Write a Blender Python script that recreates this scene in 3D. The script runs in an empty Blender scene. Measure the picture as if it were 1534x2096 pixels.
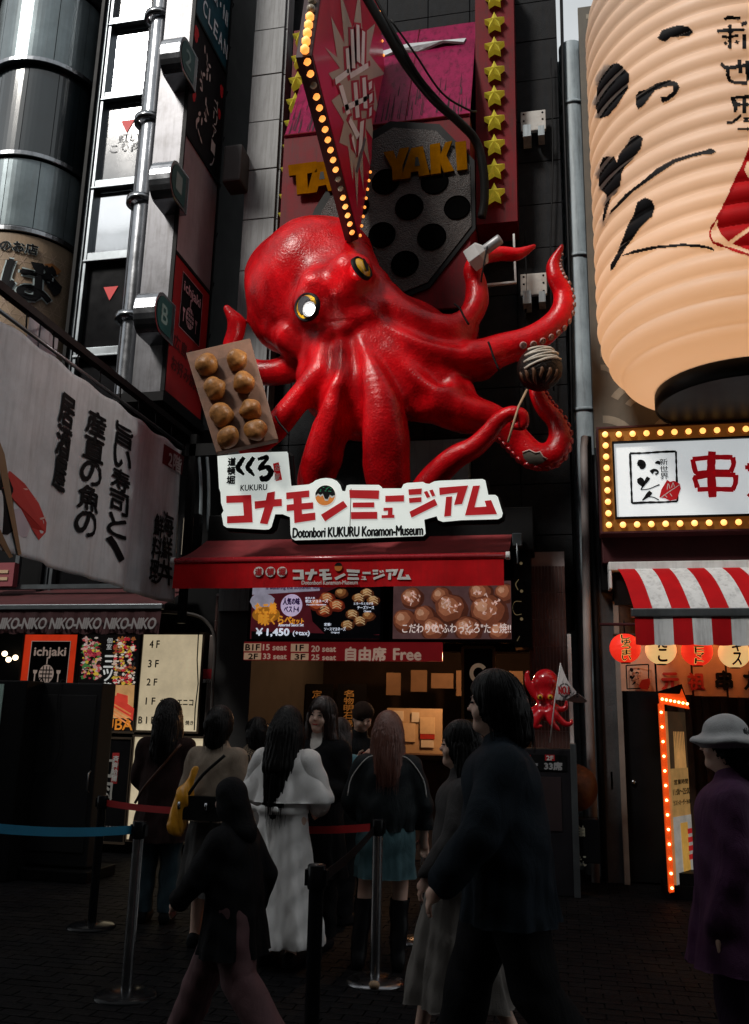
import bpy, bmesh, math, random
import numpy as np
from mathutils import Vector, Matrix
random.seed(7)
R = math.radians
S = bpy.context.scene
COL = S.collection

# ------------------------------------------------------------------ camera
F, CX, CY = 1794.0, 767.0, 1048.0            # focal length and centre of the photograph, in its pixels
TH, PH, RO = R(12), R(13.5), R(1.27)
EYE = Vector((0, 0, 1.55))
fw = Vector((-math.sin(TH)*math.cos(PH), math.cos(TH)*math.cos(PH), math.sin(PH)))
r0 = Vector((math.cos(TH), math.sin(TH), 0)); u0 = r0.cross(fw)
rt = math.cos(RO)*r0 + math.sin(RO)*u0; up = math.cos(RO)*u0 - math.sin(RO)*r0
cd = bpy.data.cameras.new('camera'); cam = bpy.data.objects.new('camera', cd); COL.objects.link(cam)
cam.matrix_world = Matrix((( rt.x, up.x, -fw.x, EYE.x), (rt.y, up.y, -fw.y, EYE.y), (rt.z, up.z, -fw.z, EYE.z), (0,0,0,1)))
cd.sensor_fit = 'VERTICAL'; cd.sensor_height = 36; cd.lens = F/2096*36; cd.clip_end = 500; cd.clip_start = .05
S.camera = cam

# ------------------------------------------------------------------ daylight
SUN_EL, SUN_X, SUN_Y, SUN_STR, SKY_STR = R(42), -.55, -1.0, 4.8, .14
W = bpy.data.worlds.new("World"); S.world = W; W.use_nodes = True
nt = W.node_tree; bg = nt.nodes['Background']; bg.inputs[1].default_value = SKY_STR
sky = nt.nodes.new('ShaderNodeTexSky'); sky.sky_type = 'NISHITA'; sky.sun_disc = False
sky.sun_elevation = SUN_EL; sky.sun_rotation = math.atan2(SUN_X, SUN_Y); sky.dust_density = 3; sky.air_density = 1.5
hs = nt.nodes.new('ShaderNodeHueSaturation'); hs.inputs['Saturation'].default_value = .12
tc = nt.nodes.new('ShaderNodeTexCoord'); nz = nt.nodes.new('ShaderNodeTexNoise'); nz.inputs['Scale'].default_value = 2.2; nz.inputs['Detail'].default_value = 6
cr = nt.nodes.new('ShaderNodeMapRange'); cr.inputs[1].default_value = .3; cr.inputs[2].default_value = .7; cr.inputs[3].default_value = .8; cr.inputs[4].default_value = 1.25
mx = nt.nodes.new('ShaderNodeMix'); mx.data_type = 'RGBA'; mx.blend_type = 'MULTIPLY'; mx.inputs[0].default_value = 1
nt.links.new(tc.outputs['Generated'], nz.inputs['Vector']); nt.links.new(nz.outputs['Fac'], cr.inputs[0])
nt.links.new(sky.outputs[0], hs.inputs['Color']); nt.links.new(cr.outputs[0], mx.inputs[7])
ov = nt.nodes.new('ShaderNodeMix'); ov.data_type = 'RGBA'; ov.inputs[0].default_value = .6; ov.inputs[7].default_value = (7.0, 7.4, 7.6, 1)   # thin even cloud over the clear sky
nt.links.new(hs.outputs[0], ov.inputs[6]); nt.links.new(ov.outputs[2], mx.inputs[6]); nt.links.new(mx.outputs[2], bg.inputs[0])
sl = bpy.data.lights.new('sun', 'SUN'); so = bpy.data.objects.new('sun', sl); COL.objects.link(so)
sl.energy = SUN_STR; sl.angle = R(12); sl.color = (1, .95, .88)
sd = Vector((SUN_X, SUN_Y, 0)).normalized()*math.cos(SUN_EL) + Vector((0,0,math.sin(SUN_EL)))
so.rotation_euler = sd.to_track_quat('Z', 'Y').to_euler()
so.location = (0, 0, 30)
S.view_settings.view_transform = 'Standard'; S.view_settings.look = 'None'; S.view_settings.gamma = 1
S.view_settings.use_curve_mapping = False; S.view_settings.exposure = -0.42
S.render.engine = 'CYCLES'; S.cycles.max_bounces = 6; S.cycles.sample_clamp_indirect = 4; S.cycles.caustics_reflective = False; S.cycles.caustics_refractive = False
S.cycles.use_denoising = True

# ------------------------------------------------------------------ where a pixel of the photograph lies in the place
def ray(px, py): return fw*F + rt*(px-CX) + up*(CY-py)
def P(px, py, Y): d = ray(px, py); return EYE + d*(Y/d.y)
def PX(px, py, X): d = ray(px, py); return EYE + d*(X/d.x)
def PZ(px, py, Z): d = ray(px, py); return EYE + d*((Z-EYE.z)/d.z)
def mpp(p): return (Vector(p)-EYE).dot(fw)/F             # metres per pixel at p
def box_px(x0, y0, x1, y1, Y):                            # pixel box on a wall at depth Y -> x0,x1,z0,z1
    xm, ym = (x0+x1)/2, (y0+y1)/2
    return P(x0, ym, Y).x, P(x1, ym, Y).x, P(xm, y1, Y).z, P(xm, y0, Y).z

# ------------------------------------------------------------------ materials
MATS = {}
def mat(name, col, rough=.6, metal=0, var=.25, scale=3, bump=0, bscale=30, emit=None, es=0, dirt=0, streak=0, spec=.3, coat=0, trans=0, dirtcol=(.02,.017,.015)):
    if name in MATS: return MATS[name]
    if max(col) < .03: spec *= .3
    es *= 1.25
    m = bpy.data.materials.new(name); m.use_nodes = True; n = m.node_tree; b = n.nodes['Principled BSDF']; L = n.links.new
    m.diffuse_color = (*col, 1)
    t = n.nodes.new('ShaderNodeTexCoord')
    a = n.nodes.new('ShaderNodeTexNoise'); a.inputs['Scale'].default_value = scale; a.inputs['Detail'].default_value = 8; a.inputs['Roughness'].default_value = .65
    L(t.outputs['Object'], a.inputs['Vector'])
    r = n.nodes.new('ShaderNodeMapRange'); r.inputs[1].default_value = .3; r.inputs[2].default_value = .7; r.inputs[3].default_value = 1-var; r.inputs[4].default_value = 1+var*.35
    L(a.outputs['Fac'], r.inputs[0])
    x = n.nodes.new('ShaderNodeMix'); x.data_type = 'RGBA'; x.blend_type = 'MULTIPLY'; x.inputs[0].default_value = 1; x.inputs[6].default_value = (*col, 1)
    L(r.outputs[0], x.inputs[7]); out = x.outputs[2]
    for amt, vec in ((dirt, (1,1,1)), (streak, (7,7,.55))):
        if amt:
            mp = n.nodes.new('ShaderNodeMapping'); mp.inputs['Scale'].default_value = vec; L(t.outputs['Object'], mp.inputs['Vector'])
            d = n.nodes.new('ShaderNodeTexNoise'); d.inputs['Scale'].default_value = 2.3; d.inputs['Detail'].default_value = 10; d.inputs['Roughness'].default_value = .7; L(mp.outputs[0], d.inputs['Vector'])
            q = n.nodes.new('ShaderNodeMapRange'); q.inputs[1].default_value = .48; q.inputs[2].default_value = .72; q.inputs[4].default_value = amt; L(d.outputs['Fac'], q.inputs[0])
            y = n.nodes.new('ShaderNodeMix'); y.data_type = 'RGBA'; y.inputs[7].default_value = (*dirtcol, 1)
            L(q.outputs[0], y.inputs[0]); L(out, y.inputs[6]); out = y.outputs[2]
    L(out, b.inputs['Base Color'])
    q = n.nodes.new('ShaderNodeMapRange'); q.inputs[3].default_value = max(0, rough-.08); q.inputs[4].default_value = min(1, rough+.12); L(a.outputs['Fac'], q.inputs[0]); L(q.outputs[0], b.inputs['Roughness'])
    b.inputs['Metallic'].default_value = metal; b.inputs['Specular IOR Level'].default_value = spec; b.inputs['Coat Weight'].default_value = coat
    if coat: b.inputs['Coat Roughness'].default_value = .12
    if bump:
        c = n.nodes.new('ShaderNodeTexNoise'); c.inputs['Scale'].default_value = bscale; c.inputs['Detail'].default_value = 5; L(t.outputs['Object'], c.inputs['Vector'])
        u = n.nodes.new('ShaderNodeBump'); u.inputs['Strength'].default_value = bump; u.inputs['Distance'].default_value = .02; L(c.outputs['Fac'], u.inputs['Height']); L(u.outputs[0], b.inputs['Normal'])
    if emit:
        b.inputs['Emission Color'].default_value = (*emit, 1); b.inputs['Emission Strength'].default_value = es
        if var:
            e = n.nodes.new('ShaderNodeMix'); e.data_type = 'RGBA'; e.blend_type = 'MULTIPLY'; e.inputs[0].default_value = 1; e.inputs[6].default_value = (*emit, 1)
            L(r.outputs[0], e.inputs[7]); L(e.outputs[2], b.inputs['Emission Color'])
    MATS[name] = m; return m

# ------------------------------------------------------------------ mesh building
ORG = {}
class MB:
    def __init__(s): s.v = []; s.f = []; s.m = []; s.mi = 0; s.sm = []; s.smooth = False
    def add(s, vs, fs, smooth=None):
        o = len(s.v); s.v += [tuple(p) for p in vs]; s.f += [[i+o for i in f] for f in fs]; s.m += [s.mi]*len(fs)
        s.sm += [s.smooth if smooth is None else smooth]*len(fs); return s
    def quad(s, *p): return s.add(p, [tuple(range(len(p)))])
    def box(s, x0, x1, y0, y1, z0, z1):
        return s.add([(x,y,z) for x in (x0,x1) for y in (y0,y1) for z in (z0,z1)], [(0,1,3,2),(4,6,7,5),(0,4,5,1),(2,3,7,6),(0,2,6,4),(1,5,7,3)])
    def obox(s, c, ax, ay, az):   # centre and three half axes
        c, ax, ay, az = map(Vector, (c, ax, ay, az))
        return s.add([c+i*ax+j*ay+k*az for i in (-1,1) for j in (-1,1) for k in (-1,1)], [(0,1,3,2),(4,6,7,5),(0,4,5,1),(2,3,7,6),(0,2,6,4),(1,5,7,3)])
    def prism(s, poly, off, mi_side=None):
        n = len(poly); poly = [Vector(p) for p in poly]; off = Vector(off)
        k = s.mi; s.add(poly+[p+off for p in poly], [list(range(n)), list(range(2*n-1, n-1, -1))], False)
        o = len(s.v)-2*n
        if mi_side is not None: s.mi = mi_side
        s.f += [[o+i, o+n+i, o+n+(i+1)%n, o+(i+1)%n] for i in range(n)]; s.m += [s.mi]*n; s.sm += [False]*n; s.mi = k; return s
    def tube(s, pts, rad, n=8, cap=True, smooth=True):
        pts = [Vector(p) for p in pts]
        if not hasattr(rad, '__len__'): rad = [rad]*len(pts)
        vs = []; prev = None
        for i, p in enumerate(pts):
            t = (pts[min(i+1, len(pts)-1)]-pts[max(i-1, 0)]).normalized()
            if prev is None: a = t.cross(Vector((0,0,1)) if abs(t.z) < .9 else Vector((1,0,0))).normalized()
            else: a = (prev - t*prev.dot(t)).normalized()
            prev = a; b = t.cross(a)
            vs += [p + (a*math.cos(2*math.pi*k/n) + b*math.sin(2*math.pi*k/n))*rad[i] for k in range(n)]
        fs = [(i*n+k, i*n+(k+1)%n, (i+1)*n+(k+1)%n, (i+1)*n+k) for i in range(len(pts)-1) for k in range(n)]
        s.add(vs, fs, smooth)
        if cap:
            o = len(s.v)-len(vs); s.f += [[o+k for k in range(n-1,-1,-1)], [o+len(vs)-n+k for k in range(n)]]; s.m += [s.mi]*2; s.sm += [False]*2
        return s
    def lathe(s, prof, c=(0,0,0), n=24, ax=None, smooth=True, a0=0, a1=2*math.pi):
        c = Vector(c); az = Vector(ax).normalized() if ax is not None else Vector((0,0,1))
        e = az.cross(Vector((0,1,0)) if abs(az.y) < .9 else Vector((1,0,0))).normalized(); g = az.cross(e)
        full = abs(a1-a0-2*math.pi) < 1e-6; m = n if full else n+1
        vs = [c + az*z + (e*math.cos(a0+(a1-a0)*k/n) + g*math.sin(a0+(a1-a0)*k/n))*r for r, z in prof for k in range(m)]
        fs = [(i*m+k, i*m+(k+1)%m, (i+1)*m+(k+1)%m, (i+1)*m+k) for i in range(len(prof)-1) for k in range(n)]
        return s.add(vs, fs, smooth)
    def ball(s, c, r, n=12, sc=(1,1,1)):
        m = n//2; vs = []; c = Vector(c)
        for i in range(m+1):
            t = math.pi*i/m
            vs += [c + Vector((sc[0]*math.sin(t)*math.cos(2*math.pi*k/n), sc[1]*math.sin(t)*math.sin(2*math.pi*k/n), sc[2]*math.cos(t)))*r for k in range(n)]
        return s.add(vs, [(i*n+k, (i+1)*n+k, (i+1)*n+(k+1)%n, i*n+(k+1)%n) for i in range(m) for k in range(n)], True)

def _link(me, name, mats, parent, org):
    for m in (mats if isinstance(mats, (list, tuple)) else [mats]): me.materials.append(m)
    o = bpy.data.objects.new(name, me); COL.objects.link(o)
    if parent is not None: o.parent = parent
    else: o.location = org
    ORG[o.name] = org; return o

def tag(o, label=None, cat=None, group=None, kind=None):
    for k, v in (('label', label), ('category', cat), ('group', group), ('kind', kind)):
        if v: o[k] = v
    return o
def thing(name, label, cat, loc=(0,0,0), group=None):
    o = bpy.data.objects.new(name, None); o.empty_display_size = .1; COL.objects.link(o); o.location = loc; ORG[o.name] = Vector(loc)
    return tag(o, label, cat, group)
def build(mb, name, mats, parent=None, label=None, cat=None, group=None, kind=None, bevel=0, weld=False, at=None):
    v = np.array(mb.v, dtype=float)
    if at is not None: org = Vector(at)
    elif parent is not None: org = ORG[parent.name]
    else:
        a, b = v.min(0), v.max(0); org = Vector(((a[0]+b[0])/2, (a[1]+b[1])/2, a[2]))
    me = bpy.data.meshes.new(name); me.from_pydata([tuple(p) for p in v-np.array(org)], [], mb.f)
    me.polygons.foreach_set('material_index', mb.m); me.polygons.foreach_set('use_smooth', mb.sm)
    if bevel or weld:
        bm = bmesh.new(); bm.from_mesh(me)
        if weld: bmesh.ops.remove_doubles(bm, verts=bm.verts, dist=1e-4)
        bmesh.ops.recalc_face_normals(bm, faces=bm.faces)
        if bevel:
            es = [e for e in bm.edges if len(e.link_faces) == 2 and e.calc_face_angle(0) > .5]
            bmesh.ops.bevel(bm, geom=es, offset=bevel, segments=2, affect='EDGES', profile=.6)
        bm.to_mesh(me); bm.free()
    o = _link(me, name, mats, parent, org); return tag(o, label, cat, group, kind)
def share(o, parent, delta, name=None):      # another piece of the same mesh under the same thing
    c = o.copy(); COL.objects.link(c); c.parent = parent; c.location = o.location + Vector(delta); return c
def dup(root, loc, label=None, rotz=None):
    c = root.copy(); COL.objects.link(c); c.location = loc
    if rotz is not None: c.rotation_euler = (0,0,rotz)
    if label: c['label'] = label
    for ch in list(root.children):
        d = ch.copy(); COL.objects.link(d); d.parent = c
        for g in list(ch.children):
            e = g.copy(); COL.objects.link(e); e.parent = d
    return c

# ------------------------------------------------------------------ lettering
_G = {}
def glyphs(s, space=1.0):
    k = (s, space)
    if k not in _G:
        cu = bpy.data.curves.new('lettering', 'FONT'); cu.body = s; cu.resolution_u = 3; cu.space_character = space
        o = bpy.data.objects.new('lettering', cu); COL.objects.link(o); bpy.context.view_layer.update()
        me = bpy.data.meshes.new_from_object(o.evaluated_get(bpy.context.evaluated_depsgraph_get()))
        v = np.array([p.co[:2] for p in me.vertices]); f = [list(p.vertices) for p in me.polygons]
        bpy.data.objects.remove(o); bpy.data.curves.remove(cu); bpy.data.meshes.remove(me)
        _G[k] = (v, f)
    return _G[k]
def write(mb, s, o, u, v, bold=0, space=1.0, shear=0, rough=0, keep=False, warp=None):
    """text s filling the rectangle with corner o, width vector u and height vector v; bold in fractions of the height"""
    g, f = glyphs(s, space); o, u, v = Vector(o), Vector(u), Vector(v)
    a, b = g.min(0), g.max(0); w = np.maximum(b-a, 1e-6); q = (g-a)/w
    if len(s) == 1 and keep:
        q = (g-np.array([0.0,-.12]))/np.array([1.0, 1.0])
    n = u.cross(v).normalized(); H = v.length; Wd = u.length
    if n.dot(EYE-o) < 0: n = -n
    sh = [(0,0)] if not bold else [(0,0),(bold,0),(-bold,0),(0,bold),(0,-bold)]
    rs = np.random.RandomState(len(s)+7)
    for i, (dx, dy) in enumerate(sh):
        qq = q + np.array([dx*H/Wd, dy])
        if rough: qq = qq + rs.normal(0, rough, qq.shape)
        P3 = [o + u*(x + shear*y*H/Wd) + v*y + n*(.0006*i) for x, y in qq]
        if warp: P3 = [warp(p) for p in P3]
        mb.add(P3, f, False)
def write_px(mb, s, x0, y0, x1, y1, Y, **k):
    a, b, c, d = box_px(x0, y0, x1, y1, Y); write(mb, s, (a, Y, c), (b-a,0,0), (0,0,d-c), **k)
def column(mb, s, o, u, v, gap=.12, **k):      # characters one under another
    o, u, v = Vector(o), Vector(u), Vector(v); n = len(s)
    for i, ch in enumerate(s):
        if ch == ' ': continue
        h = 1.0/n; t = 1-(i+1)*h
        write(mb, ch, o + v*(t+h*gap/2), u, v*h*(1-gap), **k)
def column_px(mb, s, x0, y0, x1, y1, Y, **k):
    a, b, c, d = box_px(x0, y0, x1, y1, Y); column(mb, s, (a, Y, c), (b-a,0,0), (0,0,d-c), **k)
def poly_px(mb, pts, Y, thick=0, side=None):
    p = [P(x, y, Y) for x, y in pts]
    if thick: mb.prism(p, (0, thick, 0), side)
    else: mb.add(p, [list(range(len(p)))])

# ------------------------------------------------------------------ smooth bodies from blended round limbs
def surface_nets(D, vox, org):
    nx, ny, nz = D.shape; ins = D < 0
    c = [ins[i:nx-1+i, j:ny-1+j, k:nz-1+k] for i in (0,1) for j in (0,1) for k in (0,1)]
    cnt = sum(x.astype(np.int8) for x in c); act = (cnt > 0) & (cnt < 8)
    I = np.argwhere(act); idx = -np.ones(act.shape, dtype=np.int32); idx[act] = np.arange(len(I))
    cor = [(i,j,k) for i in (0,1) for j in (0,1) for k in (0,1)]
    V8 = np.stack([D[I[:,0]+i, I[:,1]+j, I[:,2]+k] for i,j,k in cor], 1)
    acc = np.zeros((len(I), 3)); num = np.zeros(len(I))
    for a in range(8):
        for b in range(a+1, 8):
            if sum(abs(cor[a][t]-cor[b][t]) for t in range(3)) != 1: continue
            va, vb = V8[:,a], V8[:,b]; m = (va < 0) != (vb < 0)
            t = np.where(m, va/np.where(m, va-vb, 1), 0)
            p = np.array(cor[a])[None,:] + t[:,None]*(np.array(cor[b])-np.array(cor[a]))[None,:]
            acc[m] += p[m]; num[m] += 1
    V = (I + acc/num[:,None])*vox + org
    Fs = []
    for ax in range(3):
        a1, a2 = (ax+1) % 3, (ax+2) % 3
        s0 = [slice(1,-1)]*3; s1 = [slice(1,-1)]*3; s0[ax] = slice(0,-1); s1[ax] = slice(1,None)
        A, B = ins[tuple(s0)], ins[tuple(s1)]; E = np.argwhere(A != B)
        if not len(E): continue
        inside = A[tuple(E.T)]
        base = E.copy(); base[:,a1] += 1; base[:,a2] += 1
        q = []
        for d1, d2 in ((-1,-1),(0,-1),(0,0),(-1,0)):
            c2 = base.copy(); c2[:,a1] += d1; c2[:,a2] += d2; q.append(idx[tuple(c2.T)])
        q = np.stack(q, 1); q[~inside] = q[~inside][:,::-1]; Fs.append(q[(q >= 0).all(1)])
    return V, np.concatenate(Fs)
def blend_mesh(prims, vox, k=.03):
    """prims: (a, b, ra, rb[, k[, squash]]) tapered limbs joined smoothly, negative k carves; ('G', [prims], k) is one limb of many pieces"""
    G = [p if p[0] == 'G' else ('G', [p], p[4] if len(p) > 4 and p[4] is not None else k) for p in prims]
    box_ = []
    for _, ps, kk in G:
        m = [max(p[2], p[3])*(max(1, max(p[5])) if len(p) > 5 else 1)+abs(kk)*.6+2*vox for p in ps]
        box_.append((np.min([np.minimum(p[0], p[1])-q for p, q in zip(ps, m)], 0), np.max([np.maximum(p[0], p[1])+q for p, q in zip(ps, m)], 0)))
    pos = [bx_ for bx_, g_ in zip(box_, G) if g_[2] > 0]
    lo = np.min([q[0] for q in pos], 0)-2*vox; hi = np.max([q[1] for q in pos], 0)+2*vox
    n = np.ceil((hi-lo)/vox).astype(int)+1; D = np.full(n, 1.0, dtype=np.float32)
    for (_, ps, kk), (l_, h_) in zip(G, box_):
        i0 = np.maximum(((l_-lo)/vox).astype(int), 0); i1 = np.minimum(((h_-lo)/vox).astype(int)+2, n)
        if (i1 <= i0).any(): continue
        T = np.full(i1-i0, 1.0, dtype=np.float32)
        for p in ps:
            a, b, ra, rb = np.array(p[0], float), np.array(p[1], float), p[2], p[3]
            sq = np.array(p[5], float) if len(p) > 5 else np.ones(3); m = max(ra, rb)*max(1, sq.max())+abs(kk)+2*vox
            j0 = np.clip(((np.minimum(a,b)-m-lo)/vox).astype(int)-i0, 0, i1-i0); j1 = np.clip(((np.maximum(a,b)+m-lo)/vox).astype(int)+2-i0, 0, i1-i0)
            if (j1 <= j0).any(): continue
            ax_ = [(lo[t]+vox*np.arange(i0[t]+j0[t], i0[t]+j1[t])).astype(np.float32) for t in range(3)]
            ab = (b-a)/sq; L = max(float(ab@ab), 1e-9)
            X = ((ax_[0]-a[0])/sq[0])[:,None,None]; Y = ((ax_[1]-a[1])/sq[1])[None,:,None]; Z = ((ax_[2]-a[2])/sq[2])[None,None,:]
            h = np.clip((X*ab[0]+Y*ab[1]+Z*ab[2])/L, 0, 1)
            d = (np.sqrt((X-h*ab[0])**2+(Y-h*ab[1])**2+(Z-h*ab[2])**2)-(ra+(rb-ra)*h))*sq.min()
            s3 = tuple(slice(j0[t], j1[t]) for t in range(3)); T[s3] = np.minimum(T[s3], d)
        sl = tuple(slice(i0[t], i1[t]) for t in range(3)); c = D[sl]; q = abs(kk)
        if kk < 0: h = np.clip(.5+.5*(c+T)/q, 0, 1); D[sl] = c*h-T*(1-h)+q*h*(1-h)
        else: h = np.clip(.5+.5*(c-T)/q, 0, 1); D[sl] = c*(1-h)+T*h-q*h*(1-h)
    return surface_nets(D, vox, lo)
def np_mesh(V, Q, name, mats, parent=None, **k):
    org = ORG[parent.name] if parent is not None else Vector(((V[:,0].min()+V[:,0].max())/2, (V[:,1].min()+V[:,1].max())/2, V[:,2].min()))
    me = bpy.data.meshes.new(name); V = (V-np.array(org)).astype(np.float32)
    me.vertices.add(len(V)); me.vertices.foreach_set('co', V.ravel())
    me.loops.add(Q.size); me.loops.foreach_set('vertex_index', Q.ravel().astype(np.int32))
    me.polygons.add(len(Q)); me.polygons.foreach_set('loop_start', np.arange(len(Q), dtype=np.int32)*4)
    me.update(calc_edges=True); me.validate(); me.polygons.foreach_set('use_smooth', np.ones(len(me.polygons), dtype=bool))
    o = _link(me, name, mats, parent, org); return tag(o, **k)
def spline(pts, n=5):
    pts = [np.array(p, float) for p in pts]; P_ = [2*pts[0]-pts[1]]+pts+[2*pts[-1]-pts[-2]]; out = []
    for i in range(1, len(P_)-2):
        a, b, c, d = P_[i-1:i+3]
        for j in range(n):
            t = j/n; out.append(.5*((2*b)+(c-a)*t+(2*a-5*b+4*c-d)*t*t+(3*b-a-3*c+d)*t**3))
    out.append(pts[-1]); return out
# ================================================================== THE SETTING
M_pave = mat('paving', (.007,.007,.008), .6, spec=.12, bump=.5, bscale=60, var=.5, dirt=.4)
M_joint = mat('joint', (.005,.005,.005), .9)
M_stone = mat('dark_stone', (.014,.015,.017), .6, spec=.2, bump=.35, bscale=90, var=.5, scale=9, streak=.5)
M_tile = mat('grey_tile', (.2,.205,.21), .55, var=.2, streak=.75, dirt=.25, dirtcol=(.05,.048,.046))
M_black = mat('black_metal', (.004,.004,.0045), .5, var=.3)
M_blackg = mat('black_gloss', (.008,.008,.009), .18, var=.3)
M_gap = mat('shadow_gap', (.006,.006,.006), .9)
M_white = mat('white_paint', (.62,.63,.63), .45, streak=.35, dirtcol=(.2,.19,.18))
M_chrome = mat('brushed_steel', (.34,.35,.37), .2, 1, var=.25, scale=5, streak=.3)
M_steel = mat('satin_metal', (.19,.21,.225), .34, .85, var=.3, streak=.35, dirtcol=(.1,.1,.1))
M_panel = mat('enamel_panel', (.16,.2,.215), .22, .4, var=.3, scale=1.6, streak=.45, dirtcol=(.12,.13,.13), coat=.5)
M_glassd = mat('dark_glass', (.012,.02,.024), .04, .0, var=.4, scale=1.2, spec=1, coat=1)
M_glassm = mat('mirror_glass', (.48,.5,.52), .02, 1, var=.04)
M_pipe = mat('pipe_paint', (.27,.32,.35), .5, var=.3, streak=.6)
M_beige = mat('pipe_beige', (.27,.24,.235), .5, var=.2, streak=.4)
M_maroon = mat('maroon_metal', (.06,.013,.015), .4, var=.4, dirt=.3)
M_concrete = mat('worn_concrete', (.13,.125,.125), .85, bump=.3, bscale=30, var=.5, dirt=.6)
M_brown = mat('brown_tile', (.075,.035,.03), .45, var=.4)
M_pale = mat('pale_grout', (.28,.24,.24), .6)
M_wood = mat('dark_wood', (.05,.026,.016), .55, var=.5, scale=8, streak=.4)
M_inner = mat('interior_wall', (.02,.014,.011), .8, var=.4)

# ground
g = MB(); g.box(-60, 60, -40, 60, -.3, -.012)
ground = build(g, 'street', M_joint, kind='structure', label='dark paved pedestrian street in front of the restaurants')
def paver_mesh():
    b = MB(); b.box(-.096, .096, -.046, .046, 0, .012); return b
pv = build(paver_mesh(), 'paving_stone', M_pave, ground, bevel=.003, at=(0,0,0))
slots = []
for i in range(-38, 30):
    for j in range(8, 110):
        x, y = i*.2 + (.1 if j % 2 else 0), j*.1
        d = Vector((x, y, 0))-EYE; z = d.dot(fw)
        px, py = CX+F*d.dot(rt)/z, CY-F*d.dot(up)/z
        if -150 < px < 1680 and py < 2200: slots.append((d.length, x, y))
slots.sort(); rs = random.Random(3)
for n, (d, x, y) in enumerate(slots[:300]):
    o = pv if n == 0 else pv.copy()
    if n: COL.objects.link(o); o.parent = ground
    o.location = Vector((x, y, -.014+rs.uniform(0, .003))) - ORG[ground.name]; o.rotation_euler = (rs.uniform(-.01,.01), rs.uniform(-.01,.01), 0)
b = MB()
for d, x, y in slots[300:]:
    z = -.004+rs.uniform(0,.003); b.box(x-.096, x+.096, y-.046, y+.046, -.014, z)
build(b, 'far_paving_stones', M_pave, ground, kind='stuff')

def tiled_wall(parent, name, m, x0, x1, y, z0, z1, w, h, gap=.012, t=.03, shift=0):
    """panels on a wall that faces the street, each a part; made from one shared mesh"""
    b = MB(); b.box(-w/2+gap/2, w/2-gap/2, -t, 0, -h/2+gap/2, h/2-gap/2); first = None
    r = random.Random(int(abs(x0)*100))
    nx = max(1, round((x1-x0)/w)); sx = (x1-x0)/nx/w; nz = int(math.ceil((z1-z0)/h))
    for j in range(nz):
        for i in range(nx):
            if first is None:
                first = build(b, name, m, parent, bevel=.004, at=(0,0,0)); o = first
            else: o = first.copy(); COL.objects.link(o); o.parent = parent
            o.scale = (sx, 1, 1)
            o.location = Vector((x0+(i+.5)*w*sx, y+r.uniform(-.004,.004), z0+(j+.5)*h)) - ORG[parent.name]
            o.rotation_euler = (r.uniform(-.002,.002), 0, 0)

# ---------------- central building (octopus restaurant)
YC = 10.2
cxl, cxr = P(532, 400, YC).x, P(1141, 100, YC).x
cb = thing('restaurant_building', 'narrow dark stone-clad building behind the giant red octopus', 'building', (-1.6, 10.4, 0))
b = MB(); b.box(cxl, cxr, YC+.04, 16, 3.1, 16)
build(b, 'wall', M_gap, cb)
tiled_wall(cb, 'stone_panel', M_stone, cxl, cxr, YC+.035, 3.1, 14.5, .62, .62)
# entrance room
ex0, ex1 = P(436, 1450, 10).x, P(1086, 1450, 10).x; ez = 2.9
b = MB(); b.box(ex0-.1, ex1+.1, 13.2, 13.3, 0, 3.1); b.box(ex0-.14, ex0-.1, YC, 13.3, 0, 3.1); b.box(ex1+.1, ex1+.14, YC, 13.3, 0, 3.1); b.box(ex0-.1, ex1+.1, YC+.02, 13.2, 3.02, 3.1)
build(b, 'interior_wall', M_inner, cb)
b = MB(); b.box(ex0+.02, ex1+.1, 9.95, YC+.02, 2.35, 3.6)
build(b, 'fascia', M_black, cb)
# black cornice box under the octopus
a0, a1, c0, c1 = box_px(430, 1048, 1092, 1112, 9.5)
b = MB(); b.box(a0, a1, 9.45, YC+.03, c0-.12, c1); build(b, 'canopy_box', M_black, cb, bevel=.01)
# mosaic pillars left and right of the entrance
def pillar(px0, px1, py0, Y, nm='tiled_pillar'):
    x0, x1 = P(px0, 1400, Y).x, P(px1, 1400, Y).x; z1 = P(px0, py0, Y).z
    b = MB(); b.box(x0, x1, Y, YC, 0, z1); o = build(b, nm, M_pale, cb)
    b = MB(); n = int((x1-x0)/.034); zt = 0; w = (x1-x0)/n
    while zt < z1-.3:
        for i in range(n): b.box(x0+i*w+.004, x0+(i+1)*w-.004, Y-.012, Y-.001, zt+.004, zt+.296)
        zt += .3
    build(b, 'brown_tiles', M_brown, cb, kind='stuff')
pillar(1086, 1163, 1130, 9.9); pillar(432, 508, 1215, 9.95)
a = P(1168, 1400, 9.86); b = MB(); b.box(a.x-.02, a.x+.02, 9.84, 9.88, 0, P(1165,1298,9.86).z); build(b, 'white_post', M_white, cb)
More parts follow.
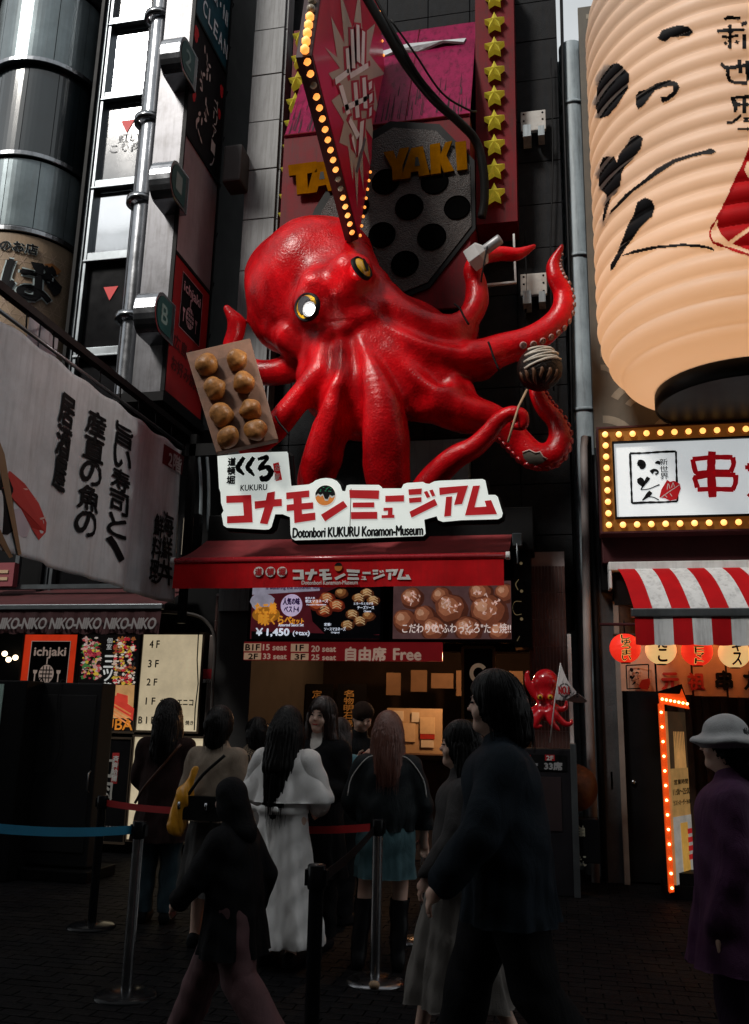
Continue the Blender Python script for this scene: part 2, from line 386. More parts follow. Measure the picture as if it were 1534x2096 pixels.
# interior: counter, board with papers, shelves
x0, x1, z0, z1 = box_px(792, 1450, 905, 1545, 11.2)
b = MB(); b.box(x0, x1, 11.2, 11.25, z0, z1); build(b, 'notice_board', mat('cream_board', (.55,.42,.28), .7), cb)
for (q0, q1, q2, q3, c) in ((800,1455,826,1476,(.8,.75,.65)),(843,1458,858,1478,(.8,.78,.7)),(860,1468,890,1502,(.75,.6,.4)),(860,1503,890,1513,(.5,.04,.03)),(803,1480,850,1518,(.75,.6,.42)),(862,1515,888,1530,(.8,.75,.65))):
    x0, x1, z0, z1 = box_px(q0, q1, q2, q3, 11.18); b = MB(); b.box(x0, x1, 11.185, 11.195, z0, z1)
    build(b, 'notice', mat('paper%d%d' % (q0, q1), c, .7), cb)
x0, x1, z0, z1 = box_px(770, 1545, 1000, 1600, 10.8)
b = MB(); b.box(x0, x1, 10.7, 11.3, z1-.06, z1); b.box(x0+.05, x1-.05, 10.75, 11.25, 0, z1-.06); build(b, 'counter', M_wood, cb, bevel=.005)
for k, (q, w) in enumerate(((575, 40), (625, 55), (690, 60))):
    x0, x1, z0, z1 = box_px(q, 1400, q+w, 1500, 12.2); b = MB(); b.box(x0, x1, 12.2, 12.24, z0, z1); build(b, 'menu_board', M_blackg, cb)
    b = MB(); column(b, ('味くくる', '定食天国', '名物明石焼')[k], (x0+.1, 12.19, z0+.08), (.14,0,0), (0,0,z1-z0-.16), bold=.02); build(b, 'lettering', mat('gilt', (.5,.33,.12), .5), cb)
x0, x1, z0, z1 = box_px(880, 1360, 940, 1440, 12)
b = MB()
for k in range(6): b.box(x0-.6+k*.31+.03*(k%2), x0-.40+k*.31+.05*(k%3), 12, 12.02, z0+.1+.05*(k%3), z0+.40+.04*(k%2))
build(b, 'menu_strips', mat('menu_paper', (.16,.1,.06), .7), cb, kind='stuff')
for k, (lx, ly, lz) in enumerate(((-1.0, 10.7, 2.62), (-2.6, 11.8, 2.7))):
    b = MB(); b.lathe([(.0,.02),(.03,.02),(.11,-.09),(.1,-.1),(0,-.05)], (lx, ly, lz), 16); b.tube([(lx, ly, lz), (lx, ly, 3.02)], .006)
    lo = thing('pendant_lamp', 'small warm pendant lamp over the counter inside the entrance' if k == 0 else 'small warm pendant lamp deep inside the entrance by the menu boards', 'lamp', (lx, ly, lz-.1))
    build(b, 'shade', M_black, lo)
    b = MB(); b.ball((lx, ly, lz-.09), .035); build(b, 'bulb', mat('warm_bulb', (1,.7,.4), .5, var=0, emit=(1,.55,.25), es=20), lo)
    pl = bpy.data.lights.new('pendant_light', 'POINT'); pl.energy = (120, 14)[k]; pl.color = (1,.5,.22); pl.shadow_soft_size = .06
    o = bpy.data.objects.new('pendant_light', pl); COL.objects.link(o); o.location = (0, 0, -.09); o.parent = lo
# framed emblem by the door
x0, x1, z0, z1 = box_px(948, 1325, 1012, 1475, 9.9)
fb = thing('framed_emblem', 'tall black framed panel with a pale ring emblem beside the entrance', 'sign', ((x0+x1)/2, 9.9, z0))
b = MB(); b.box(x0, x1, 9.9, 9.94, z0, z1); build(b, 'panel', M_blackg, fb)
b = MB()
for q in (x0-.015, x1-.015): b.box(q, q+.03, 9.87, 9.94, z0, z1)
for q in (z0-.015, z1-.015): b.box(x0, x1, 9.872, 9.94, q, q+.03)
build(b, 'frame', mat('bronze', (.2,.12,.05), .35, .8), fb)
c = P(980, 1378, 9.89); b = MB(); n = 40
b.add([(c.x+math.cos(2*math.pi*i/n)*r*1.0, 9.892, c.z+math.sin(2*math.pi*i/n)*r*1.1) for r in (.058,.1) for i in range(4, n-2)], [(i, i+1, n-6+i+1, n-6+i) for i in range(n-7)])
build(b, 'emblem', mat('emblem_cream', (.75,.6,.42), .6, emit=(.8,.6,.4), es=.12), fb)

# ---------------- pale tiled building between
gx0, gx1 = P(443, 1300, 9.9).x, P(583, 60, 9.9).x
gb = thing('tiled_building', 'pale grey tiled building squeezed between the signs and the dark one', 'building', ((gx0+gx1)/2, 10.5, 0))
b = MB(); b.box(gx0, gx1, 9.93, 15, .0, 16); build(b, 'wall', mat('grout_grey', (.05,.05,.05), .9), gb)
tiled_wall(gb, 'wall_tile', M_tile, gx0, gx1, 9.925, 2.8, 14.8, .66, .75, gap=.016)
b = MB(); h = .75
for k in range(16): b.box(gx1+.001, gx1+.03, 9.94, 10.18, 2.8+k*h+.008, 2.8+(k+1)*h-.008)
build(b, 'return_tiles', M_tile, gb, kind='stuff')
# small sooty vent hood
a = PX(480, 345, P(480, 345, 9.7).x)
b = MB(); c = P(483, 350, 9.75); b.box(c.x-.13, c.x+.13, 9.6, 9.93, c.z-.25, c.z+.3); tag(build(b, 'vent_hood', mat('sooty_metal', (.05,.048,.046), .6, dirt=.6), bevel=.03), 'sooty grey vent hood on the pale tiled wall', 'vent')

# ---------------- left building: glazed bay, window column
lb = thing('office_building', 'glass and enamel office building with a rounded corner bay', 'building', (-7, 10.5, 0))
b = MB(); b.box(-14, -4.9, 10.6, 16, 0, 16); b.box(-14, -8.3, 10.2, 10.6, 0, 16); build(b, 'wall', M_black, lb)
BX, BY, BR = -7.4, 10.2, .8
zA = 10.7; zB = P(44,315,9.45).z; zC = P(44,468,9.45).z; zD = P(40,690,9.45).z
def arc(mb, r0_, r1_, z0_, z1_, a0, a1, n):
    vs = []
    for k in range(n+1):
        a = a0+(a1-a0)*k/n
        for r in (r0_, r1_):
            for z in (z0_, z1_): vs.append((BX+math.sin(a)*r, BY-math.cos(a)*r, z))
    fs = []
    for k in range(n):
        o = k*4; q = o+4; fs += [(o, q, q+1, o+1), (o+2, o+3, q+3, q+2), (o, o+2, q+2, q), (o+1, q+1, q+3, o+3)]
    fs += [(0,1,3,2), (n*4, n*4+2, n*4+3, n*4+1)]; mb.add(vs, fs, False)
levels = [(zA-2.65, zA-1.38, 'x')]
def bay_row(z0, z1, kind):
    m, nm = {'p': (M_panel, 'bay_panel'), 'g': (M_glassd, 'bay_window')}[kind]
    cuts = [-1.5, -.85, -.42, .12, .66, 1.2, 1.58] if kind == 'p' else [-1.5, -.9, -.35, .25, .8, 1.25, 1.58]
    for a, c in zip(cuts, cuts[1:]):
        b = MB(); b.smooth = True; arc(b, BR-.03 if kind == 'p' else BR-.06, BR-.0 if kind == 'p' else BR-.045, z0+.02, z1-.02, a+.006, c-.006, 7); build(b, nm, m, lb)
    b = MB(); arc(b, BR-.2, BR-.062, z0, z1, -1.55, 1.6, 20); build(b, 'bay_core', M_black, lb)
for z0, z1, k in ((zA, zA+1.3, 'p'), (zB+.03, zA-.06, 'g'), (zC+.05, zB-.05, 'p'), (zA+1.4, zA+2.6, 'g'), (zA+2.7, zA+4, 'p')): bay_row(z0, z1, k)
for z in (zA-.03, zB-.01, zC, zA+1.35, zA+2.65):
    b = MB(); arc(b, BR-.1, BR+.05, z-.035, z+.035, -1.57, 1.6, 30); build(b, 'bay_band', M_chrome, lb, bevel=.008)
# window column
wx0, wx1 = P(203, 200, 10).x+.06, P(300, 176, 10).x-.02
zs = [P(207, 200, 10).z, P(185, 380, 10).z, P(166, 529, 10).z, P(154, 723, 10).z, 2.9]
zs = [zs[0]+2.75, zs[0]+1.3] + zs
for i, (a, c) in enumerate(zip(zs, zs[1:])):
    kind = ('d','m','d','m','k','k')[i]
    w = MB(); w.box(wx0, wx1, 10.06, 10.08, c+.05, a-.05)
    wo = build(w, 'window', {'m': M_glassm, 'd': mat('grey_glass', (.055,.06,.07), .08, 0, var=.5, scale=1.5, spec=1, coat=1), 'k': M_blackg}[kind], lb)
    b = MB(); b.box(wx0, wx1+.1, 9.97, 10.1, a-.055, a+.055); b.box(wx0, wx1+.1, 9.94, 10.0, a-.09, a-.062); build(b, 'window_frame', M_steel, wo, bevel=.006)
    if kind != 'm' and i in (2, 4):
        mid = (248+8, 258) if i == 2 else (221, 600)
        q = P(mid[0]+5, mid[1], 10.05); s_ = .11
        b = MB(); b.quad((q.x-s_, 10.05, q.z+s_*.9), (q.x+s_, 10.05, q.z+s_*.9), (q.x, 10.05, q.z-s_)); build(b, 'rescue_mark', mat('mark_red', (.55,.02,.02), .5, emit=(.6,.03,.03), es=.15), wo)
        if i == 2:
            b = MB(); write_px(b, '紅い', 243, 272, 285, 290, 10.05, rough=.02); write_px(b, 'こり肉', 226, 292, 288, 310, 10.05, rough=.02); build(b, 'lettering', mat('frost', (.35,.36,.38), .6), wo)
b = MB()
for q in (wx0-.07, wx0+.0): b.box(q, q+.045, 9.96, 10.1, 2.9, zs[0])
build(b, 'mullion', M_steel, lb, bevel=.006)
b = MB(); b.box(wx0-.12, wx0-.07, 9.9, 10.3, 2.9, zs[0]); build(b, 'dark_strip', M_black, lb)
b = MB(); b.box(wx1+.0, -4.87, 10.12, 10.2, 5.2, 16); build(b, 'pier', M_black, lb)

# chrome downpipe-like column with rings
tx, ty = P(312, 230, 9.35).x, 9.35
co = thing('steel_column', 'tall polished steel column with rings beside the projecting signs', 'column', (tx, ty, 4.6))
b = MB(); b.lathe([(.13, 4.9), (.13, 16)], (tx, ty, 0), 28); build(b, 'column_shaft', M_chrome, co)
b = MB(); b.lathe([(.05, 4.9), (.05, 16)], (tx-.2, ty+.15, 0), 16); build(b, 'side_pipe', mat('smoked_steel', (.12,.12,.13), .2, 1, var=.3), co)
for py, px in ((40, 335), (250, 320), (415, 300), (655, 258)):
    z = P(px, py, ty).z; b = MB(); b.lathe([(.15,-.04),(.205,-.04),(.205,.04),(.15,.04),(.15,-.04)], (tx-.02, ty, z), 28); build(b, 'ring', M_chrome, co)

# ---------------- right building: backboard and ground floor
yb = 9.7
rx0 = P(1183, 20, yb).x; rztop = P(1182, 16, yb).z
rb = thing('lantern_building', 'building carrying the huge paper lantern and bulb-lit sign', 'building', (3.5, 10.5, 0))
b = MB(); b.box(rx0+.02, 8, yb+.05, 16, 3.0, rztop-.03); b.box(P(1275,1400,9.9).x, 8, 11.6, 16, 0, 3.0)
build(b, 'wall', M_black, rb)
M_bb = mat('backboard_dark', (.07,.06,.045), .5, var=.3, streak=.3); M_bl = mat('backboard_light', (.19,.165,.125), .5, var=.3, streak=.3)
b = MB(); b.box(rx0, 8, yb, yb+.05, 4.6, rztop); build(b, 'backboard', M_bb, rb)
b = MB(); r_ = .42; row = 0; z = 4.6
def seg(cx_, cz_, ra, rb_, a0, a1, n=10):
    vs = []
    for k in range(n+1):
        a = a0+(a1-a0)*k/n
        for q in (ra, rb_): vs.append((cx_+math.cos(a)*q, yb-.004-row*.00001, cz_+math.sin(a)*q))
    if min(v[0] for v in vs) > rx0+.01 and max(v[2] for v in vs) < rztop-.01: b.add(vs, [(2*k, 2*k+2, 2*k+3, 2*k+1) for k in range(n)])
while z < rztop:
    for i in range(0, 8):
        c_ = rx0+.1+i*2*r_+(r_ if row % 2 else 0)
        for ra, rb_ in ((.13,.2),(.29,.38)):
            for q in range(4): seg(c_, z, ra, rb_, math.pi*(.18+.16*q), math.pi*(.18+.16*(q+1)), 3)
    z += r_*.95; row += 1
build(b, 'wave_pattern', M_bl, rb)
# pale blue duct and pipes in the gap, plates on the wall
b = MB(); zt = P(1162, 100, 10.5).z; x0, x1 = P(1141, 100, 10.5).x+.02, P(1186, 100, 10.5).x
dt = thing('service_duct', 'tall blue-grey metal duct in the gap between the buildings', 'duct', ((x0+x1)/2, 10.5, 0))
b.lathe([(.16, 0), (.16, zt)], ((x0+x1)/2+.02, 10.5, 0), 20); b.box(x0, x0+.1, 10.5, 10.7, 0, zt); build(b, 'duct_pipe', M_pipe, dt)
b = MB(); b.box(x0-.2, x1+.3, 10.72, 10.8, 0, zt); build(b, 'back_plate', M_pipe, dt)
for py in (212, 525, 840):
    zz = P(1175, py, 10.4).z; b = MB(); b.lathe([(.165,-.02),(.18,-.02),(.18,.02),(.165,.02)], ((x0+x1)/2+.02, 10.5, zz), 20); build(b, 'clamp', M_pipe, dt)
b = MB(); b.tube([P(1148, -60, 10.3), P(1154, 200, 10.3), P(1166, 560, 10.3), P(1172, 900, 10.3), P(1174, 1290, 10.2)], .022, 8)
tag(build(b, 'drain_pipe', M_black), 'thin black drainpipe running down the right edge of the dark building', 'pipe')
b = MB(); q = [P(1203, 905, 9.75), P(1193, 900, 9.9)]
b.tube([P(1196, 898, 9.8)+Vector((.03,.1,0)), P(1197, 898, 9.8), P(1196, 915, 9.8), Vector((P(1204, 1400, 9.8).x, 9.8, P(1204,1400,9.8).z)), Vector((P(1206, 1400, 9.8).x, 9.8, .02))], .045, 12)
dp = build(b, 'downpipe', M_beige); tag(dp, 'slim beige downpipe running down to the pavement', 'pipe')
b = MB(); b.tube([Vector((P(1216, 1200, 9.9).x, 9.9, 4.8)), Vector((P(1216, 1200, 9.9).x, 9.9, .02))], .035, 10)
tag(build(b, 'downpipe', M_stone), 'slim dark grey downpipe beside the beige one', 'pipe')
# grey stone pier and side wall of the right shop
b = MB(); b.box(P(1222,1500,9.95).x, P(1266,1500,9.95).x, 9.95, 11.6, 0, 4.6); build(b, 'pier', mat('grey_pier', (.055,.055,.058), .7, bump=.2, var=.4, dirt=.4), rb)
b = MB(); b.box(P(1266,1500,9.9).x, P(1277,1500,9.9).x, 9.88, 9.96, 0, 2.9); build(b, 'door_jamb', mat('jamb', (.2,.17,.15), .5), rb)
b = MB(); x0 = P(1277,1500,10).x; b.box(x0, x0+.42, 9.98, 10.03, .02, 2.35); dr = build(b, 'door', M_blackg, rb)
b = MB(); c = P(1297, 1601, 9.97); b.ball(c, .03); b.box(c.x-.23, c.x-.21, 9.95, 9.98, c.z-.08, c.z+.1); build(b, 'door_knob', M_chrome, dr)
b = MB(); x0 += .42
for k in range(14): b.box(x0+.04+k*.18, x0+.1+k*.18, 10.0, 10.08, 0, 2.4)
build(b, 'timber_slats', M_wood, rb, kind='stuff')
b = MB(); b.box(x0, 8, 10.1, 10.14, 0, 2.4); b.box(x0-.45, 8, 9.9, 10.2, 2.4, 3.05); build(b, 'shopfront', M_wood, rb)
b = MB(); z1 = P(1400, 1085, 9.5).z; z0 = P(1400, 1150, 9.5).z; b.box(P(1232,1100,9.5).x, 8, 9.5, 9.72, z0, z1+.02); b.box(P(1222,870,9.5).x, 8, 9.5, 9.7, z1+.03, P(1400,858,9.3).z-.0)
build(b, 'fascia', M_maroon, rb, bevel=.01)
# rusty plates with bracket
for (px, py) in ((1092, 252), (1093, 585)):
    c = P(px, py, 10.1); pr = thing('wall_plate', 'rusty white steel plate bolted high on the dark wall' if py < 400 else 'stained white steel plate on the dark wall beside the raised tentacle', 'wall plate', (c.x, c.y, c.z-.2))
    b = MB(); b.box(c.x-.16, c.x+.16, 10.04, 10.1, c.z-.15, c.z+.14); build(b, 'plate', mat('rusty_white', (.4,.39,.37), .6, var=.3, dirt=.8, dirtcol=(.13,.06,.02)), pr, bevel=.01)
    b = MB()
    for i in (-.12,.12):
        for j in (-.11,-.0,.1): b.ball((c.x+i, 10.04, c.z+j), .014, 8)
    build(b, 'bolts', M_black, pr, kind='stuff')
    b = MB(); b.box(c.x-.13, c.x-.03, 9.9, 10.15, c.z-.33, c.z-.16); b.box(c.x+.06, c.x+.14, 9.95, 10.15, c.z-.3, c.z-.16); build(b, 'bracket', M_pipe, pr)

# ---------------- buildings on the other side of the street (they shade the pavement and show in the glass)
ob = thing('opposite_building', 'building across the street mirrored in the upper windows', 'building', (0, -5.5, 0))
b = MB(); b.box(-40, 40, -15, -5.5, 0, 17.6); b.box(-13.4, -12.2, -9, -6, 17.6, 19.6); build(b, 'wall', mat('opposite_wall', (.12,.11,.1), .8, var=.4), ob)
b = MB()
for i in range(-16, 17): b.box(i*1.6-.5, i*1.6+.5, -5.5, -5.47, 4, 5.6); b.box(i*1.6-.5, i*1.6+.5, -5.5, -5.47, 7, 8.6); b.box(i*1.6-.5, i*1.6+.5, -5.5, -5.47, 10, 11.6); b.box(i*1.6-.5, i*1.6+.5, -5.5, -5.47, 13, 14.6)
build(b, 'windows', M_glassd, ob, kind='stuff')
b = MB(); b.box(-24, 4, -5.7, -5.66, 18.5, 18.56)
for i in range(150): b.box(-24+i*.19, -24+i*.19+.035, -5.7, -5.67, 17.6, 18.5)
build(b, 'railing', M_black, ob, kind='stuff')
# ================================================================== SIGNS AND HANGING THINGS
def pmat(name, c, **k): return mat(name, c, .55, var=.12, **k)
K_black = pmat('print_black', (.006,.006,.007)); K_white = pmat('print_white', (.62,.6,.58)); K_red = pmat('print_red', (.38,.008,.012))
L_white = mat('lit_acrylic', (.55,.58,.56), .35, var=.12, scale=2.5, dirt=.12, dirtcol=(.35,.3,.22), emit=(.88,.95,.9), es=.5)
L_red = mat('lit_red_film', (.32,.006,.01), .4, var=.15, emit=(.5,.006,.012), es=.35)
L_cream = mat('lit_cream', (.45,.4,.3), .4, var=.25, scale=3, dirt=.35, dirtcol=(.2,.16,.1), emit=(.9,.74,.48), es=.5)
M_bulb = mat('bulb_lit', (1,.7,.3), .4, var=0, emit=(1,.30,.05), es=1.5)
M_bulbg = mat('bulb_gold', (1,.8,.4), .4, var=0, emit=(1,.5,.12), es=1.7)
M_bulboff = mat('bulb_unlit', (.3,.26,.2), .2)
M_canvas = mat('grey_canvas', (.58,.61,.64), .8, var=.3, scale=1.3, bump=.15, bscale=200, dirt=.15, streak=.3, dirtcol=(.12,.12,.12))

# ---------------- takoyaki signboard on the upper wall
ts = thing('takoyaki_signboard', 'pink and red roof-shaped takoyaki signboard with yellow lettering and stars', 'signboard', (-2.1, 9.6, 6.5))
YT = 9.1; tl, tr = P(582,288,YT).x, P(962,230,YT).x; ze = P(780,256,YT).z; zlow = P(780,640,YT).z
M_pink = mat('pink_acrylic', (.42,.02,.11), .3, var=.25, scale=1.2, streak=.9, dirt=.35, dirtcol=(.05,.006,.018), spec=.15)
M_tred = mat('signboard_red', (.12,.002,.006), .55, spec=.1, var=.4, streak=.6)
top = Vector((tl, 10.1, ze+1.95)); 
b = MB(); b.add([(tl, YT, ze), (tr, YT, ze), (tr, 10.12, ze+2.25), (tl, 10.12, ze+2.25)], [(0,1,2,3)]); b.mi = 0
b.prism([(tl, YT, ze), (tr, YT, ze), (tr, 10.12, ze+2.25), (tl, 10.12, ze+2.25)], (0, .02, -.02)); build(b, 'roof_panel', M_pink, ts)
b = MB()
for f in (.33,.66): x = tl+(tr-tl)*f; b.tube([(x, YT-.004, ze), (x, 10.115, ze+2.256)], .005, 4)
b.tube([(tl, YT-.01, ze), (tr, YT-.01, ze)], .014, 6); build(b, 'seam', M_tred, ts)
b = MB(); m_ = mat('torn_film', (.4,.42,.44), .5, bump=.5, bscale=20); rr = random.Random(4)
yy, zz = 9.86, ze+1.66
pts = [(tl+.9, yy, zz-.1), (tl+1.3, yy-.03, zz+.02), (tl+1.55, yy-.0, zz-.03), (tl+1.9, yy-.03, zz+.06), (tr-.15, yy, zz+.02), (tr-.12, yy+.06, zz+.13), (tl+1.4, yy+.05, zz+.16), (tl+.8, yy+.06, zz+.06)]
b.prism(pts, (0, -.02, .02)); build(b, 'torn_film', m_, ts)
b = MB(); b.box(tl, tr, YT+.005, YT+.05, zlow, ze-.02); b.box(tl, tl+.03, YT+.05, YC, zlow, ze); b.box(tr-.03, tr, YT+.05, YC, zlow, ze)
build(b, 'front_panel', M_tred, ts)
b = MB(); rr = random.Random(12); sl_ = Vector((0, 1.02, 2.25))
for k in range(95):
    u_ = rr.random(); x = tl+.03+(tr-tl-.08)*u_; t0_ = rr.uniform(0, .06) if k % 3 else rr.uniform(.1,.3); t1_ = t0_+rr.uniform(.06,.30)*(1-.35*abs(u_-.5)); w_ = rr.uniform(.002,.011)
    o_ = Vector((x, YT-.006, ze+.004)); b.add([o_+sl_*t0_-Vector((w_,0,0)), o_+sl_*t0_+Vector((w_,0,0)), o_+sl_*((t0_+t1_)/2)+Vector((w_*rr.uniform(.4,1.2),0,0)), o_+sl_*t1_, o_+sl_*((t0_+t1_)/2)-Vector((w_*rr.uniform(.4,1.2),0,0))], [(0,1,2,3,4)])
build(b, 'grime_streaks', mat('grime', (.035,.006,.014), .8), ts, kind='stuff')
# black takoyaki griddle with hollows
gc = P(812, 440, YT); rad = .98
M_grid = mat('griddle', (.042,.033,.03), .4, var=.6, scale=20, bump=1.0, bscale=60, spec=.3, dirt=.6)
def octa(cx_, cz_, r, y, ro=math.pi/8): return [(cx_+math.cos(ro+k*math.pi/4)*r, y, cz_+math.sin(ro+k*math.pi/4)*r) for k in range(8)]
pl = [P(x, y, YT-.004) for x, y in ((645,430),(735,288),(800,250),(900,256),(972,330),(974,470),(880,590),(760,640),(600,560))]
b = MB(); b.prism(pl, (0,-.02,0)); build(b, 'griddle_rim', M_black, ts)
pl = [P(x, y, YT-.03) for x, y in ((660,432),(742,300),(805,262),(893,268),(962,338),(966,462),(876,578),(760,625),(620,556))]
b = MB(); b.prism(pl, (0,-.008,0)); build(b, 'griddle', M_grid, ts)
for k, (px, py, r) in enumerate(((838,424,.165),(782,481,.16),(884,485,.165),(829,540,.16),(730,422,.15),(936,425,.15),(790,372,.165),(890,372,.16),(776,590,.15),(700,505,.12))):
    c = P(px, py, YT-.04); b = MB()
    b.lathe([(r*1.04,.0),(r,.018),(r*.93,.004)], c, 26, ax=(0,-1,0)); b.lathe([(r*.93,.004),(r*.6,.0035),(0.001,.003)], c, 26, ax=(0,-1,0))
    build(b, 'hollow', mat('hollow_black', (.001,.001,.001), .6, spec=.02), ts)
m_ = mat('sign_yellow', (.17,.066,.001), .6, spec=.0, var=.4, scale=4, streak=.35, dirtcol=(.07,.03,.002)); m2 = mat('letter_side', (.05,.025,.008), .6)
TAKO = {'T': [(590,338),(648,330),(649,352),(629,355),(631,395),(608,398),(606,358),(592,360)],
 'A': [(646,332),(668,330),(692,388),(672,391),(668,378),(652,381),(649,393),(628,396)],
 'K': [(676,330),(700,326),(702,386),(680,389)],
 'Y': [(785,311),(806,308),(812,326),(818,304),(838,301),(824,340),(825,365),(804,369),(803,345)],
 'A2':[(842,303),(866,299),(880,357),(858,361),(856,350),(842,352),(840,364),(820,367)],
 'K2':[(880,296),(901,292),(902,316),(912,291),(926,288),(914,318),(930,349),(909,353),(902,334),(903,354),(882,357)],
 'I': [(932,291),(954,288),(957,346),(936,349)]}
for k, pts in TAKO.items():
    b = MB(); poly_px(b, pts, YT-.08, .035, 1); build(b, 'letter', [m_, m2], ts)
for pts in ([(656,352),(662,351),(665,366),(654,367)], [(851,322),(856,321),(860,339),(849,340)]):
    b = MB(); poly_px(b, pts, YT-.083); build(b, 'letter_hole', M_black, ts)
# star strips
M_star = mat('star_yellow', (.35,.3,.02), .5, var=.2, emit=(.8,.65,.05), es=.16)
def star(c, r):
    b = MB(); p = [(c.x+math.sin(k*math.pi/5)*(r if k % 2 == 0 else r*.45), c.y, c.z+math.cos(k*math.pi/5)*(r if k % 2 == 0 else r*.45)) for k in range(10)]
    b.prism(p, (0, .09, 0)); n = len(b.v); b.add(p+[(c.x, c.y-.05, c.z)], [(k, (k+1) % 10, 10) for k in range(10)]); return b
YS = 9.75
for nm, xa, xb, ya, yb2 in (('left', 592, 660, 60, 470), ('right', 974, 1057, -60, 456)):
    x0, x1 = P(xa, (ya+yb2)/2, YS).x, P(xb, 300, YS).x; z0, z1 = P((xa+xb)/2, yb2, YS).z, P((xa+xb)/2, ya, YS).z
    st = thing('star_strip', 'dark red strip of yellow stars ' + ('left of' if nm == 'left' else 'right of') + ' the pink signboard', 'sign strip', ((x0+x1)/2, YS, z0))
    b = MB(); b.box(x0, x1, YS, YC+.0, z0, z1); build(b, 'strip_panel', M_tred, st)
    proto = None
    pos = [(1012, -8+ (k*50.2)) for k in range(9)] if nm == 'right' else [(617,72),(614,118),(609,163),(604,207),(600,251),(597,300),(593,347),(590,402),(588,440)]
    for px, py in pos:
        c = P(px, py, YS-.1)
        if proto is None: proto = build(star(c, .135), 'star', M_star, st); c0 = c
        else: share(proto, st, c-c0)
# ---------------- projecting kite sign edged with bulbs
XK = -2.06
ks = thing('kite_sign', 'red kite-shaped projecting sign edged with orange bulbs, white starburst lettering', 'sign', (XK, 8.5, 6.8))
K = lambda x, y, dx=0: PX(x, y, XK) + Vector((dx,0,0))
kp = [K(662,-30), K(641,112), K(735,484), K(789,150), K(772,-30)]
M_kred = mat('kite_red', (.42,.006,.03), .3, var=.2, coat=.4, emit=(.5,.0,.03), es=.06)
b = MB(); b.prism(kp, (-.16,0,0)); build(b, 'sign_panel', M_kred, ks)
b = MB()
b.tube([p+Vector((-.08,0,0)) for p in kp[:3]], .085, 6, smooth=False); b.tube([kp[2]+Vector((-.08,0,0)), kp[3]+Vector((-.08,0,0)), kp[4]+Vector((-.08,0,0))], .03, 6, smooth=False)
build(b, 'sign_edge', mat('kite_edge', (.03,.006,.006), .4), ks)
def along(pts, n):
    out = []; L = [(b_-a_).length for a_, b_ in zip(pts, pts[1:])]; T = sum(L)
    for k in range(n):
        s = T*(k+.5)/n
        for a_, b_, l in zip(pts, pts[1:], L):
            if s <= l: out.append(a_+(b_-a_)*(s/l)); break
            s -= l
    return out
bb = MB(); bb.ball((0,0,0), .032, 10, (1,1,1.0)); proto = None
rr = random.Random(2)
for k, p in enumerate(along([q+Vector((-.06,-.07,-.02)) for q in kp[:3]], 27)):
    bb = MB(); bb.ball(p, .044, 10); o = build(bb, 'bulb', M_bulb if rr.random() > .2 else M_bulboff, ks) if k < 2 or proto is None else share(proto, ks, p-c0)
    if proto is None: proto, c0 = o, p
    if k > 1 and rr.random() < .18: o.data = o.data.copy(); o.data.materials[0] = M_bulboff
for p in along([q+Vector((.0,.03,-.03)) for q in kp[2:]], 26): o = share(proto, ks, p-c0); o.scale = (.4,)*3; o.location = Vector(p)-ORG[ks.name]-Vector(c0-ORG[ks.name])*.4
b = MB(); cx_, cy_ = 722, 190
sp = []
for k, (x, y) in enumerate(((664,96),(690,118),(677,33),(705,90),(695,-20),(722,60),(735,-25),(742,70),(768,48),(755,110),(788,152),(764,160),(776,236),(757,215),(766,290),(748,262),(757,340),(742,300),(744,390),(734,330),(731,425),(724,330),(722,372),(712,300),(694,292),(704,250),(678,206),(698,190),(672,150),(696,140))):
    sp.append(K(x, y, .004))
b.add(sp, [list(range(len(sp)))]); build(b, 'starburst', pmat('starburst', (.42,.33,.27)), ks)
KM = [[(706,100),(712,98),(716,150),(709,150)],[(716,60),(722,60),(726,140),(719,140)],[(728,50),(734,52),(736,130),(729,125)],[(740,62),(746,66),(744,140),(738,130)],
 [(684,160),(712,140),(714,152),(686,174)],[(714,150),(752,128),(753,139),(716,162)],[(692,176),(700,174),(716,232),(708,236)],[(722,170),(729,168),(735,240),(727,242)],[(740,160),(747,158),(751,222),(743,222)],
 [(704,215),(750,196),(750,206),(706,228)],[(712,250),(716,240),(735,275),(729,286)],[(718,282),(722,276),(728,318),(722,300)],[(736,250),(744,246),(740,300),(732,320)],[(753,170),(760,165),(760,180),(754,186)],[(754,195),(761,190),(761,206),(755,212)],[(755,222),(760,218),(759,236),(754,240)]]
for dx, m_, gr in ((.007, pmat('kite_red_print', (.38,.006,.03)), 4.5), (.011, pmat('kite_white', (.75,.68,.68)), 0)):
    b = MB()
    for pts in KM:
        c = [sum(p[i] for p in pts)/len(pts) for i in (0,1)]
        q = [(x+(gr if x > c[0] else -gr), y+(gr if y > c[1] else -gr)) for x, y in pts]
        b.add([K(x, y, dx) for x, y in q], [list(range(len(q)))])
    build(b, 'lettering', m_, ks)
b = MB(); b.add([K(x, y, .012) for x, y in ((727,352),(731,354),(748,286),(744,280))], [(0,1,2,3)]); build(b, 'caption', pmat('kite_caption', (.12,.1,.12)), ks)

# ---------------- thick cables from overhead
b = MB()
b.tube(spline([P(742,-20,7.6), P(790,62,7.8), P(830,130,8.0), P(885,200,8.3), P(940,250,8.6), P(975,290,8.8), P(990,350,8.9), P(992,410,9.0), P(986,446,9.05)], 6), .05, 8)
b.tube(spline([P(800,40,7.8), P(850,110,8.0), P(905,190,8.3), P(960,225,8.7), P(975,228,9.05)], 6), .012, 6)
b.tube(spline([P(760,-20,7.7), P(815,80,7.85), P(862,160,8.1), P(925,232,8.5)], 6), .018, 6)
tag(build(b, 'power_cable', mat('cable_rubber', (.01,.01,.01), .45)), 'thick black power cable sagging across the pink signboard', 'cable')

